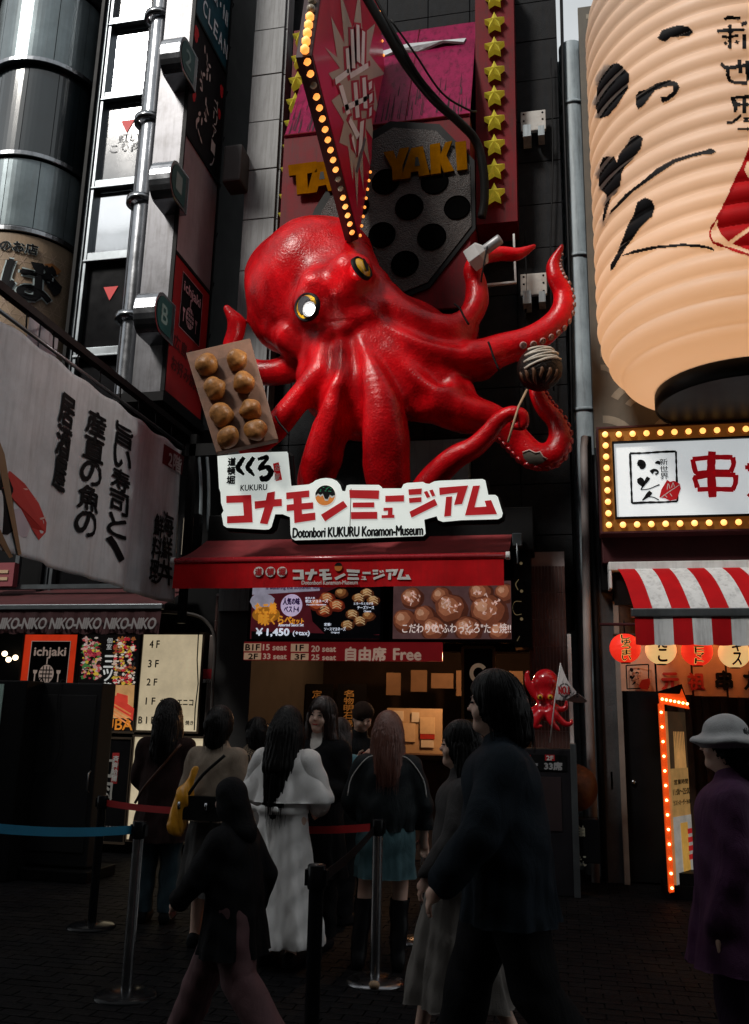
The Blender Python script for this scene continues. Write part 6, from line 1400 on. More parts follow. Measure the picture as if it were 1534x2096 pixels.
# white shaker-shaped lamp in the upper tentacle
sh = thing('white_shaker', 'white square-shouldered sauce shaker held up by the upper right tentacle', 'shaker', P(985,530,8.7))
c = P(985,518,8.72); ax = (P(1028,487,8.6)-P(975,526,8.72)).normalized(); ax2 = ax.cross(Vector((0,1,0))).normalized(); ax3 = ax.cross(ax2)
M_sk = mat('shaker_white', (.42,.42,.42), .45, var=.2, dirt=.3, dirtcol=(.15,.14,.13))
b = MB(); b.lathe([(.001,-.10),(.15,-.10),(.15,.04),(.06,.10),(.06,.14)], c-ax*.04, 6, ax=ax, smooth=False); build(b, 'shaker_body', M_sk, sh, bevel=.006)
b = MB(); b.lathe([(.058,.09),(.058,.28),(.05,.29),(.001,.29)], c-ax*.03, 18, ax=ax); build(b, 'shaker_neck', mat('shaker_grey', (.25,.25,.26), .4, .3), sh)
b = MB(); b.tube(spline([P(998,505,8.6), P(990,545,8.6), P(985,578,8.65)], 4), .01, 6); build(b, 'wire', M_black, sh)
# sauced dumpling on a stick
sb = thing('sauced_dumpling', 'dark sauced dumpling with pale mayonnaise lines on a pale stick held by a tentacle', 'food model', P(1105,800,8.6))
c = P(1105,755,8.6); r_ = 46*mpp(c)
b = MB(); b.ball(c, r_, 40); build(b, 'ball', mat('sauce_black', (.012,.009,.008), .3, bump=.7, bscale=50, spec=.5, var=.5), sb)
b = MB(); 
for k in range(7):
    a0 = -1.1+k*.4; pts = [c+Vector((math.sin(a)*math.cos(-.75-.02*k), -math.cos(a)*math.cos(-.75), -.9)).normalized()*r_*.997 for a in [a0+q*.07 for q in range(6)]]
    pts = [c+Vector((math.cos(e)*math.sin(a0+.05*math.sin(q)), -math.cos(e)*math.cos(a0+.05*math.sin(q)), math.sin(e))).normalized()*r_*.972 for q, e in enumerate([-.3-.09*j*(1+(k % 3)*.3) for j in range(7)])]
    b.tube(pts, [.015,.02,.024,.02,.02,.014,.006], 6)
build(b, 'batter_drips', mat('batter', (.11,.05,.025), .5, var=.4), sb, kind=None)
b = MB(); rr = random.Random(6)
pts = []
for k in range(6):
    z = .8-.15*k; s_ = 1 if k % 2 == 0 else -1
    for q in range(7):
        a = s_*(-1.0+2.0*q/6)*.95+.25; zz = z-.15*q/6+.05*math.sin(a*2); h_ = math.sqrt(max(.02, 1-zz*zz))
        pts.append(c+Vector((h_*math.sin(a), -h_*math.cos(a), zz+.18*math.sin(a))).normalized()*r_*1.01)
b.tube(pts[:70], [.011+.006*rr.random() for _ in pts[:70]], 6); build(b, 'mayonnaise_line', mat('mayo', (.5,.45,.38), .45), sb)
b = MB(); b.tube([P(1079,798,8.5), P(1062,832,8.36), P(1040,905,8.3)], .012, 8); build(b, 'stick', mat('stick_wood', (.4,.27,.17), .6), sb)
# peeled paint on the low bend of the tentacle
b = MB(); pts = [(1070,928),(1084,922),(1096,928),(1106,926),(1112,936),(1120,940),(1112,948),(1100,952),(1086,950),(1074,940)]
dg = bpy.context.evaluated_depsgraph_get(); bpy.context.view_layer.update()
def on_body(px, py, l=.006):
    o_ = body; M_ = o_.matrix_world.inverted(); d = ray(px, py).normalized(); h, loc, nn, _ = o_.ray_cast(M_ @ EYE, M_.to_3x3() @ d)
    return (o_.matrix_world @ loc)-d*l if h else None
bpy.context.view_layer.update()
def decal(pg, m, nm, st=2.0):
    b = MB(); cache = {}
    def V_(i, j):
        if (i, j) not in cache:
            p = on_body(i*st, j*st); cache[(i, j)] = None if p is None else (len(b.v), b.v.append(tuple(p)))[0]
        return cache[(i, j)]
    xs, ys = [p[0] for p in pg], [p[1] for p in pg]
    for i in range(int(min(xs)/st)-1, int(max(xs)/st)+2):
        for j in range(int(min(ys)/st)-1, int(max(ys)/st)+2):
            if inpoly((i+.5)*st, (j+.5)*st, pg):
                q = [V_(i,j), V_(i+1,j), V_(i+1,j+1), V_(i,j+1)]
                if None not in q and max((Vector(b.v[q[a]])-Vector(b.v[q[0]])).length for a in (1,2,3)) < .08: b.f.append(q); b.m.append(0); b.sm.append(True)
    if b.f: build(b, nm, m, oc)
decal(pts, mat('bare_fibreglass', (.12,.105,.085), .9, var=.5, dirt=.5), 'peeled_patch')
b = MB(); q = [on_body(x, y, .012) for x, y in ((1070,926),(1084,921),(1096,927),(1106,925),(1112,935),(1121,940))]
if None not in q: b.tube(q, .008, 5); build(b, 'paint_flake', mat('flake_pink', (.5,.35,.32), .7), oc)
# steel frame carrying the sculpture
b = MB()
for x, z in ((-2.6,7.0),(-1.4,6.2),(-2.0,5.2)): b.box(x-.05, x+.05, 9.2, 10.2, z-.05, z+.05)
build(b, 'support_arm', M_black, oc, kind=None)
b = MB(); a = box_px(835, 900, 960, 1010, 9.9); b.box(a[0], a[1], 9.9, 10.15, a[2], a[3]); tag(build(b, 'service_box', mat('box_bluegrey', (.14,.17,.19), .5, var=.3, streak=.4), bevel=.01), 'blue-grey metal box on the wall behind the octopus legs', 'box')
b = MB()
for p0_, p1_ in (((1052,480),(1056,580)),((985,585),(1056,578))):
    a, c_ = P(*p0_, 9.7), P(*p1_, 9.7); b.obox((a+c_)/2, (c_-a)/2, Vector((0,.02,0)), (c_-a).cross(Vector((0,1,0))).normalized()*.012)
tag(build(b, 'metal_bracket', M_white), 'thin white L-shaped metal bracket behind the raised tentacles', 'bracket')

# ---------------- little octopus with a flag
lo = thing('little_octopus', 'small glossy red octopus figure with yellow eyes on top of the menu stand', 'sculpture', P(1115,1480,8.95))
p1s = []
def e_(x, y, r, Y, k=.03, x2=None, y2=None, r2=None): a = P(x, y, Y); b_ = P(x2 or x, (y2 or y+.2), Y); p1s.append((tuple(a), tuple(b_), r*mpp(a), (r2 or r)*mpp(a), k))
e_(1117,1395,26,9.0); e_(1118,1420,17,8.97,.04); e_(1116,1440,17,9.0,.05,1116,1462,14); e_(1106,1428,7,8.88,.02); e_(1127,1428,7,8.88,.02)
for L in ([(1108,1430,9,9.0),(1095,1422,8,9.0),(1082,1400,7,8.98),(1079,1382,5,8.98),(1081,1376,4,8.98)], [(1108,1445,9,8.95),(1092,1455,8,8.95),(1072,1455,6,8.95),(1063,1440,4,8.95),(1064,1430,2.5,8.95)],
          [(1106,1455,9,8.93),(1090,1470,7,8.9),(1072,1478,5,8.9),(1060,1488,3,8.9)], [(1108,1460,9,8.9),(1098,1478,7,8.88),(1098,1488,5,8.88),(1108,1486,3,8.88)], [(1124,1460,9,8.9),(1128,1476,7,8.88),(1140,1490,5,8.88),(1144,1494,3,8.88)],
          [(1128,1452,9,8.92),(1142,1468,7,8.9),(1158,1482,6,8.9),(1170,1480,4,8.9),(1170,1474,2.5,8.9)], [(1128,1442,9,8.97),(1146,1452,6,8.97),(1158,1448,5,8.97),(1160,1436,3,8.97)], [(1126,1430,8,9.0),(1140,1424,6,9.0),(1146,1418,4,9.0)]):
    p, q = octo_arm(L, .035, 4); p1s += p
V, F4 = blend_mesh(p1s, .008, .03); np_mesh(V, F4, 'octopus_body', mat('little_red', (.5,.008,.015), .18, var=.15, coat=.8, bump=.05, bscale=30), lo)
for x in (1106, 1127):
    c = P(x, 1427, 8.86); b = MB(); b.ball(c, .028, 12); ey = build(b, 'eye', mat('eye_yellow', (1,1,1)), lo); b = MB(); b.ball(c+Vector((0,-.02,0)), .012, 8); build(b, 'pupil', K_black, ey)
fl = thing('pennant_flag', 'small white triangular flag with a laurel print held by the little octopus', 'flag', P(1142,1430,8.8))
b = MB(); b.tube([P(1148,1357,8.8), P(1136,1434,8.8), P(1126,1520,8.85)], .007, 6); build(b, 'flag_pole', M_white, fl)
pts = spline([P(1148,1358,8.8), P(1162,1392,8.76), P(1182,1418,8.74), P(1203,1436,8.8), P(1180,1438,8.83), P(1158,1434,8.8), P(1137,1432,8.8)], 3)
b = MB(); b.add([tuple(p) for p in pts], [list(range(len(pts)))]); build(b, 'flag_cloth', pmat('flag_white', (.55,.5,.5)), fl)
b = MB(); c = P(1156,1413,8.735); rr_ = 13*mpp(c)
for k in range(26):
    a = math.pi*(.55+1.9*k/25)-math.pi/2*0; x, z = c.x+math.cos(a)*rr_*.85, c.z+math.sin(a)*rr_; b.add([(x-.006, c.y, z), (x, c.y, z-.012), (x+.006, c.y, z), (x, c.y, z+.012)], [(0,1,2,3)])
write_px(b, 'くくる', 1166, 1416, 1184, 1428, 8.73, bold=.03); build(b, 'laurel_print', K_black, fl)
b = MB(); write_px(b, 'NO.1', 1144, 1405, 1165, 1421, 8.725, bold=.06); build(b, 'lettering', K_red, fl)

# loose cables on the dark wall and beside the pale tiles
for k, (pts, r) in enumerate((([(1075,470,10.05),(1078,600,10.05),(1070,760,10.05),(1085,900,10.05)], .012), ([(1128,120,10.1),(1132,330,10.1),(1127,520,10.1),(1134,800,10.1)], .01), ([(536,420,10.0),(532,560,10.0),(540,700,10.0),(534,860,10.0)], .014), ([(408,935,9.7),(412,1000,9.7),(410,1090,9.7)], .02), ([(424,930,9.7),(428,1000,9.7),(426,1090,9.7)], .02))):
    b = MB(); b.tube(spline([P(*p) for p in pts], 5), r, 6); tag(build(b, 'wall_cable', M_pipe if r == .02 else M_black), ('thin loose black cable on the dark wall below the rusty plates', 'thin black cable along the right edge of the dark building', 'thin black cable at the left edge of the dark wall', 'grey wall pipe behind the museum sign corner, left one', 'grey wall pipe behind the museum sign corner, right one')[k], 'cable')
# ================================================================== BARRIERS
def stanchion(x, y, lab, steel=True, belt_cap=True, h=.95):
    t = thing('belt_post', lab, 'barrier post', (x, y, 0), 'belt barrier posts')
    m = mat('post_steel', (.5,.5,.51), .22, 1, var=.2, scale=8) if steel else M_blackg
    b = MB(); b.lathe([(.032,.02),(.032,h-.09)], (x,y,0), 20); build(b, 'post_shaft', m, t)
    b = MB(); b.lathe([(.001,.035),(.05,.035),(.16,.02),(.178,.008),(.18,0)], (x,y,0), 32); build(b, 'base_plate', M_blackg if not steel or 'blue' in lab else mat('base_steel', (.22,.22,.23), .25, 1, var=.3, dirt=.3), t)
    b = MB(); b.lathe([(.037,h-.1),(.04,h-.09),(.04,h-.005),(.036,h),(.001,h)], (x,y,0), 20); b.box(x-.048, x-.03, y-.02, y+.02, h-.085, h-.02); b.box(x+.03, x+.048, y-.02, y+.02, h-.085, h-.02); build(b, 'belt_head', M_blackg, t)
    return Vector((x, y, h-.05))
def belt(a, c, col, lab, w=.048, sg=.02, nm='barrier_belt'):
    a, c = Vector(a), Vector(c); b = MB(); n = 24; q = [a+(c-a)*k/n-Vector((0,0,sg*4*(k/n)*(1-k/n))) for k in range(n+1)]; nn = (c-a).cross(Vector((0,0,1))).normalized()*.0015
    tw = [0]*(n+1)
    for k in range(n):
        for s_ in (1,):
            u0_, u1_ = Vector((0,0,w/2))+nn*40*tw[k], Vector((0,0,w/2))+nn*40*tw[k+1]
            b.add([q[k]-u0_, q[k+1]-u1_, q[k+1]+u1_, q[k]+u0_], [(0,1,2,3)], False)
    o = build(b, nm, mat('belt_'+col, {'red': (.42,.008,.01), 'blue': (.01,.16,.28), 'black': (.006,.006,.007)}[col], .55, var=.2, bump=.3, bscale=300), label=lab, cat='belt', weld=True)
    m = o.modifiers.new('s', 'SOLIDIFY'); m.thickness = .002; return o
def gx(px, Y): return P(px, 1480, Y).x
g0 = PZ(768, 2010, 0); sA = stanchion(g0.x, g0.y, 'polished steel belt post holding the red belt beside the white coat')
g1 = Vector((P(652, 1700, 3.9).x, 3.9, 0)); sB = stanchion(g1.x, g1.y, 'black belt post standing nearest in front of the white coat', False)
g2 = Vector((P(870, 1700, 6.9).x, 6.9, 0)); sC = stanchion(g2.x, g2.y, 'steel belt post further back near the restaurant counter')
g3 = PZ(262, 2040, 0); g3 = Vector((P(284,1712,g3.y).x, g3.y, 0)); sD = stanchion(g3.x, g3.y, 'steel belt post at the end of the blue belt')
g4 = Vector((P(205, 1700, 6.6).x, 6.6, 0)); sE = stanchion(g4.x, g4.y, 'black belt post beside the dark display cabinet', False)
cA = sA+Vector((-.03,0,0)); belt(cA, P(528, 1692, 6.35), 'red', 'red barrier belt crossing in front of the white coat')
belt(sE, P(432, 1660, 6.2), 'red', 'red barrier belt crossing behind the yellow bag')
belt(P(-40, 1692, 4.2), sD+Vector((-.03,0,0)), 'blue', 'blue barrier belt at the lower left edge')
belt(sB+Vector((.03,0,0)), sA+Vector((-.02,-.01,-.01)), 'black', 'black barrier belt between the black post and the steel post')
b = MB(); b.ball((g0.x+.03, g0.y-.17, .03), .03, 8, (1.2,1,.8)); tag(build(b, 'crumpled_wrapper', pmat('wrapper', (.3,.2,.12))), 'crumpled tan wrapper lying on the steel post base', 'litter')

# ================================================================== PEOPLE
SK = {}
M_skin = mat('skin', (.62,.40,.31), .5, var=.12, spec=.4); M_skin.node_tree.nodes['Principled BSDF'].inputs['Subsurface Weight'].default_value = .08
def hairmat(nm, c):
    m = mat(nm, c, .38, var=.5, scale=2, spec=.5); n_ = m.node_tree; t_ = n_.nodes.new('ShaderNodeTexCoord'); mp = n_.nodes.new('ShaderNodeMapping'); mp.inputs['Scale'].default_value = (90,90,3)
    w_ = n_.nodes.new('ShaderNodeTexNoise'); w_.inputs['Scale'].default_value = 1; w_.inputs['Detail'].default_value = 3; bu = n_.nodes.new('ShaderNodeBump'); bu.inputs['Strength'].default_value = .6; bu.inputs['Distance'].default_value = .01
    n_.links.new(t_.outputs['Object'], mp.inputs[0]); n_.links.new(mp.outputs[0], w_.inputs['Vector']); n_.links.new(w_.outputs['Fac'], bu.inputs['Height']); n_.links.new(bu.outputs[0], n_.nodes['Principled BSDF'].inputs['Normal']); return m
H_black = hairmat('hair_black', (.006,.005,.005)); H_brown = hairmat('hair_brown', (.03,.014,.01)); H_red = hairmat('hair_copper', (.16,.055,.035))
def cloth(nm, c, r=.75, **k):
    if nm in MATS: return MATS[nm]
    m = mat(nm, c, r, var=k.pop('var', .3), scale=k.pop('scale', 6), bump=.25, bscale=260, **k); n_ = m.node_tree; B_ = n_.nodes['Principled BSDF']; old = B_.inputs['Normal'].links[0].from_node
    t_ = n_.nodes.new('ShaderNodeTexCoord'); mp = n_.nodes.new('ShaderNodeMapping'); mp.inputs['Scale'].default_value = (7,7,3.2); mp.inputs['Rotation'].default_value = (.3,.5,0)
    w_ = n_.nodes.new('ShaderNodeTexNoise'); w_.inputs['Scale'].default_value = 1; w_.inputs['Detail'].default_value = 3; w_.inputs['Distortion'].default_value = 1.6; bu = n_.nodes.new('ShaderNodeBump'); bu.inputs['Strength'].default_value = .5; bu.inputs['Distance'].default_value = .03 if 'white' not in nm else .012
    n_.links.new(t_.outputs['Object'], mp.inputs[0]); n_.links.new(mp.outputs[0], w_.inputs['Vector']); n_.links.new(w_.outputs['Fac'], bu.inputs['Height']); n_.links.new(bu.outputs[0], old.inputs['Normal']); return m
class Fig:
    """a figure facing -Y in its own frame; local metres for a 1.62 m body"""
    def __init__(s, label, x, y, h, rot, lean=0, group=None, name='person', tilt=(0,0), face=False):
        s.S = h/1.62; s.rot = rot; s.loc = Vector((x, y, 0)); s.t = thing(name, label, 'person', s.loc, group); s.lean = lean; s.tilt = tilt; s.pr = {}; s.face_on = face
        s.M = Matrix.Rotation(rot, 3, 'Z')
    def W(s, V):
        V = np.array(V, float).reshape(-1, 3).copy()
        V[:,1] -= np.maximum(V[:,2]-.85, 0)*math.tan(s.lean)            # bend forward from the hips
        hh = V[:,2] > 1.36; c = np.array([0, 0-.51*math.tan(s.lean), 1.40]); Rm = np.array(Matrix.Rotation(s.tilt[1], 3, 'X') @ Matrix.Rotation(s.tilt[0], 3, 'Y'))
        k = np.clip((V[:,2]-1.36)/.08, 0, 1)[:,None]; Vh = (V-c)@Rm.T+c; V = V*(1-k)+Vh*k
        return (V*s.S)@np.array(s.M).T + np.array(s.loc)
    def mesh(s, prims, nm, m, vox=.011, k=.03, parent=None, cut=None, fold=None, top=None, label=None):
        V, Q_ = blend_mesh(prims, vox, k)
        if fold:
            amp, n, z0, z1, ph = fold; w = np.clip((z0-V[:,2])/(z0-z1), 0, 1); th = np.arctan2(V[:,1]-.01, V[:,0])
            f = amp*w*(np.sin(n*th+ph+2*np.sin(V[:,2]*3))+.5*np.sin((n*2+1)*th+ph*2)); r = np.hypot(V[:,0], V[:,1]-.01)+1e-6
            V[:,0] += V[:,0]/r*f; V[:,1] += (V[:,1]-.01)/r*f
        V = V + .0035*np.stack([np.sin(V[:,2]*41+V[:,1]*23), np.sin(V[:,0]*37+V[:,2]*29), np.sin(V[:,1]*31)], 1)*(1 if nm != 'body' else .0)
        if cut is not None:
            Q_ = Q_[(V[Q_][:,:,2] > cut).any(1)]; V[:,2] = np.maximum(V[:,2], cut)
        if top is not None:
            Q_ = Q_[(V[Q_][:,:,2] < top).any(1)]; V[:,2] = np.minimum(V[:,2], top)
        u = np.unique(Q_); mp = -np.ones(len(V), int); mp[u] = np.arange(len(u))
        return np_mesh(s.W(V[u]), mp[Q_], nm, m, parent or s.t, label=label)
    def small(s, mb, nm, m, parent=None):
        mb.v = [tuple(p) for p in s.W(mb.v)]; return build(mb, nm, m, parent or s.t)
    def legs(s, L=None, Rr=None):
        s.L = L or [(-.085,.01,.88),(-.09,-.01,.48),(-.09,.02,.09)]; s.Rg = Rr or [(.085,.01,.88),(.09,-.01,.48),(.09,.02,.09)]
    def arms(s, l=None, r=None):
        s.l = [(-.165,.02,1.275)]+(l or [(-.22,.03,1.02),(-.21,-.04,.79)]); s.r = [(.165,.02,1.275)]+(r or [(.22,.03,1.02),(.21,-.04,.79)])
    def limb(s, pts, rs, infl=0): return ('G', [(pts[i], pts[i+1], rs[i]+infl, rs[i+1]+infl) for i in range(len(pts)-1)], .03)
    def body(s):
        p = [((0,.005,1.505),(0,.005,1.506),.079,.079,.02,(.92,1.12,1.36)), ((0,-.025,1.44),(0,-.035,1.43),.052,.04,.03), ((0,.012,1.43),(0,.025,1.30),.047,.055,.03),
             ((0,-.08,1.51),(0,-.094,1.485),.007,.011,.01), ((-.074,.01,1.50),(-.076,.012,1.485),.016,.01,.01,(.5,1,1.5)), ((.074,.01,1.50),(.076,.012,1.485),.016,.01,.01,(.5,1,1.5)),
             ((-.035,-.062,1.475),(-.033,-.062,1.47),.022,.022,.02), ((.035,-.062,1.475),(.033,-.062,1.47),.022,.022,.02), ((0,-.068,1.42),(0,-.068,1.418),.015,.015,.02),
             ((-.12,.02,1.27),(.12,.02,1.27),.055,.055,.05), ((0,.01,1.2),(0,.01,1.0),.115,.1,.05,(1.2,.85,1)), ((0,.015,.93),(0,.015,.87),.115,.11,.05,(1.25,.9,1))]
        if s.face_on: p += [((-.03,-.093,1.513),(-.03,-.094,1.513),.011,.011,-.012), ((.03,-.093,1.513),(.03,-.094,1.513),.011,.011,-.012)]
        for L in (s.L, s.Rg):
            p.append(s.limb(L, [.085,.055,.037])); a = L[2]; p.append(((a[0],a[1]+.02,.045),(a[0],a[1]-.14,.035),.038,.032,.03))
        for A in (s.l, s.r):
            p.append(s.limb(A, [.048,.038,.026])); w = Vector(A[2]); d = (w-Vector(A[1])).normalized(); sd = d.cross(Vector((0,1,0.2))).normalized(); p.append((tuple(w), tuple(w+d*.07), .026, .03, .02, (1,1,1)))
            nrm_ = d.cross(sd); side = 1 if A[2][0] > 0 else -1
            for j, (o_, ln) in enumerate(((-.026,.062),(-.009,.072),(.009,.068),(.026,.054))):
                k0 = w+d*.08+sd*o_; k1 = k0+d*ln*.5-nrm_*.008; k2 = k1+d*ln*.38-nrm_*.028; p.append(('G', [(tuple(k0), tuple(k1), .0095, .009), (tuple(k1), tuple(k2), .009, .008)], .006))
            t0 = w+d*.03+sd*(-.028*side); p.append(('G', [(tuple(t0), tuple(t0+d*.035+sd*(-.025*side)), .012, .010), (tuple(t0+d*.035+sd*(-.025*side)), tuple(t0+d*.065+sd*(-.028*side)), .01, .009)], .008))
        s.bodyo = s.mesh(p, 'body', M_skin, vox=.008 if s.face_on else .009, k=.02); return s
    def top(s, m, nm='coat', infl=.022, hem=.55, flare=.1, waist=0, sleeve=True, fold=(.012,9), wide=0, k=.03, collar=.03, vox=.011, upto=None, sinfl=None, cutk=0):
        w = .105+infl; p = [((-.125,.02,1.265),(.125,.02,1.265),.05+infl*.6,.05+infl*.6,.05), ((0,.015,1.2),(0,.015,1.0),w,w-waist,.05,(1.2+wide,.95,1)), ((0,.015,1.0),(0,.015,max(hem-.05,.2)),w-waist,w+flare,.06,(1.2,.95,1))]
        p.append(((0,.02,1.33),(0,.02,1.36),.058+collar*.3,.06+collar*.3,.03))
        if sleeve:
            si = infl*.42 if sinfl is None else sinfl
            for A in (s.l, s.r): e = Vector(A[1]); wv = Vector(A[2]); p.append(s.limb([A[0], A[1], tuple(wv-(wv-e).normalized()*.0)], [.056,.048,.04], si))
        return s.mesh(p, nm, m, cut=None if hem > 5 else hem, fold=(fold[0], fold[1], 1.0, hem, s.loc.x*7), k=k, vox=vox)
    def cloth_legs(s, m, nm='trousers', infl=.02, z0=.08, z1=.95):
        p = [((0,.015,.93),(0,.015,.87),.12,.115,.05,(1.25,.92,1))] if z1 > .8 else []
        for L in (s.L, s.Rg): p.append(s.limb(L, [.09,.06,.05], infl))
        return s.mesh(p, nm, m, cut=z0, top=z1)
    def shoes(s, m, h=.09, nm='shoe', infl=.01, boot=None):
        for L in (s.L, s.Rg):
            a = L[2]; p = [((a[0],a[1]+.03,.05),(a[0],a[1]-.15,.042),.045,.037,.03), ((a[0],a[1]+.03,.02),(a[0],a[1]-.15,.02),.04,.036,.02)]
            if boot: p.append(('G', [(tuple(Vector(L[1])*.85+Vector(L[2])*.15), L[2], .068, .052)], .03))
            s.mesh(p, nm if not boot else 'boot', m, cut=0.0, top=boot or .12, vox=.01)
    def hair(s, m, long=0, strands=True, vol=.012, bang=True, side=(0,0), w=.09):
        p = [((0,.018,1.53),(0,.02,1.505),.088+vol,.086+vol,.02,(.95,1.08,1.2)), ((0,.055,1.5),(0,.075,1.40),.072+vol,.058+vol,.04)]
        if long:
            zb_ = 1.4-long; q = [(0,.065,1.44),(side[0]*.3,.11,1.25),(side[0]*.7,.12,1.25-(1.25-zb_)*.5),(side[0],.115,zb_+.04)]
            p.append(('G', [(q[0],q[1],w+vol,w+vol*.6),(q[1],q[2],w,w*.85),(q[2],q[3],w*.85,w*.4)], .04))
            for sx in (-1,1): p.append(('G', [((sx*.075,.0,1.5),(sx*.09,.02,1.36),.032,.036),((sx*.09,.02,1.36),(sx*.1+side[0]*.5,.06,1.15),.036,.03)], .03))
        p.append(((0,-.105,1.475),(0,-.13,1.44),.074,.062,-.015,(.82,1,1.1))); p.append(((0,-.07,1.41),(0,-.10,1.25),.062,.07,-.012))
        V, Q_ = blend_mesh(p, .009, .02); th = np.arctan2(V[:,1]-.04, V[:,0]); r = np.hypot(V[:,0], V[:,1]-.04)+1e-6; f = .004*np.sin(th*34+4*np.sin(V[:,2]*7))+.003*np.sin(th*61+V[:,2]*9)
        f = f*np.clip((1.62-V[:,2])/.1, .15, 1); V[:,0] += V[:,0]/r*f; V[:,1] += (V[:,1]-.04)/r*f
        ho = np_mesh(s.W(V), Q_, 'hair', m, s.t); b = MB(); rs_h = random.Random(int(s.loc.x*1000)); zend = (1.4-long) if long else 1.37
        for i in range(150 if long else 90):
            a = rs_h.uniform(-.35*math.pi, 1.35*math.pi) if long else rs_h.uniform(-.2*math.pi, 1.2*math.pi); pts = []; ze_ = zend+rs_h.uniform(-.05,.09); e0 = rs_h.uniform(.1,.9); j1, j2 = rs_h.uniform(.99,1.06), rs_h.uniform(-.02,.02)
            for q in range(6):
                el = e0+(1.45-e0)*q/5; pts.append((math.cos(a)*math.sin(el)*.1*j1*(1+vol*6*.1), .022+math.sin(a)*math.sin(el)*.108*j1, 1.52+math.cos(el)*.122*j1))
            x0_, y0_, z0_ = pts[-1]; n_s = 5
            if long or z0_ > ze_:
                for q in range(1, n_s+1):
                    t_ = q/n_s; pts.append((x0_*(1-.35*t_)+side[0]*t_+j2*t_, y0_+(.10 if math.sin(a) > 0 else .06)*min(1, t_*1.6)*(.9 if long else .2), z0_+(ze_-z0_)*t_))
            b.tube(pts, [.0022]*(len(pts)-1)+[.0006], 3, cap=False)
        if strands: st_ = s.small(b, 'hair_strands', m); st_['kind'] = 'stuff'
        return ho
    def face(s, smile=False):
        fy = lambda x, z: .005-.0885*math.sqrt(max(.05, 1-(x/.073)**2-((z-1.505)/.108)**2))-.006
        T_ = lambda nm, pts, r, m: s.small(MB().tube([(x, fy(x, z)-dy, z) for x, z, dy in pts], r, 6), nm, m)
        for sx in (-1,1):
            if smile: T_('eye', [(sx*(.03+.014*q), 1.512-.004*q*q+.003*(1-abs(q)), .002) for q in (-1,-.5,0,.5,1)], [.001,.0034,.0042,.0034,.001], K_black)
            else: T_('eye', [(sx*(.03+.013*q), 1.512, .002) for q in (-1,-.5,0,.5,1)], [.001,.004,.005,.004,.001], K_black)
            T_('eyebrow', [(sx*(.03+.018*q), 1.534-.003*q*q, .002) for q in (-1,-.5,0,.5,1)], [.001,.0024,.0028,.0024,.001], H_brown)
            if smile:
                b = MB(); c = (sx*.043, fy(sx*.043, 1.485)-.001, 1.485)
        if smile:
            b = MB(); up_ = [(x, 1.449+6*x*x) for x in (-.026,-.018,-.009,0,.009,.018,.026)]; dn = [(x, 1.424+40*x*x) for x in (.02,.011,0,-.011,-.02)]
            b.add([(x, fy(x, z)-.008, z) for x, z in up_+dn], [list(range(len(up_+dn)))]); s.small(b, 'mouth', pmat('mouth_dark', (.3,.02,.025)))
            b = MB(); dn = [(x, 1.438+14*x*x) for x in (.023,.012,0,-.012,-.023)]; b.add([(x, fy(x, z)-.010, z) for x, z in up_+dn], [list(range(len(up_+dn)))]); s.small(b, 'teeth', pmat('teeth', (.6,.56,.5)))
            T_('lip', [(x, z, .009) for x, z in up_], [.001,.003,.0035,.003,.0035,.003,.001], pmat('lip_red', (.42,.02,.025))); T_('lip', [(x, 1.423+38*x*x, .009) for x in (-.024,-.012,0,.012,.024)], [.001,.0025,.003,.0025,.001], pmat('lip_red', (.42,.02,.025)))
        else: T_('lip', [(x, 1.44, .004) for x in (-.02,-.01,0,.01,.02)], [.001,.003,.0035,.003,.001], pmat('lip_dull', (.3,.1,.08)))
def at(px, Y, z=1.5): return gx(px, Y)
BACK = math.pi
def strap(f, pts, nm, m, r=.008): return f.small(MB().tube(spline(pts, 4), r, 6), nm, m)

# woman in the brown coat, back to us
f = Fig('woman seen from behind in a long dark brown coat with long dark hair and jeans', gx(346,6.9), 6.9, 1.68, BACK+.15); f.legs(); f.arms([(-.2,.0,1.03),(-.12,-.13,.92)], [(.21,.0,1.03),(.13,-.13,.92)]); f.body()
f.top(cloth('coat_brown', (.026,.013,.012)), infl=.035, hem=.58, flare=.05, collar=.06); f.cloth_legs(cloth('denim_dark', (.02,.045,.06))); f.shoes(K_black); f.hair(H_black, long=.22, vol=.014); f.face()
strap(f, [(-.15,.155,1.3),(-.03,.185,1.14),(.1,.18,.98),(.18,.12,.86)], 'shoulder_strap', mat('strap_tan', (.09,.035,.018), .5), .011)
# person in trench coat with a yellow plastic bag
f = Fig('person seen from behind in a beige trench coat over a dark skirt, short dark hair', gx(452,6.3), 6.3, 1.62, BACK-.1); f.legs(); f.arms([(-.22,.02,1.0),(-.23,-.07,.83)], [(.23,.02,1.02),(.2,-.08,.86)]); f.body()
f.top(cloth('trench_beige', (.28,.22,.165)), infl=.045, hem=.84, flare=.02, collar=.07, fold=(.014,8)); f.top(cloth('skirt_grey', (.05,.048,.046)), nm='skirt', infl=.03, hem=.35, flare=.07, sleeve=False, upto=.95); f.shoes(K_black); f.hair(H_black, long=0, vol=.016); f.face()
f.small(MB().box(-.16,.18,.19,.25,.86,1.02), 'shoulder_bag', mat('bag_black', (.008,.008,.008), .5)); strap(f, [(-.15,.2,1.3),(.0,.23,1.16),(.1,.24,1.02)], 'shoulder_strap', mat('strap_black', (.01,.01,.01), .5), .012)
for sx in (-.06,.15): f.small(MB().tube([(sx,.262,.98),(sx,.262,.93)], .012, 8), 'clasp', M_chrome)
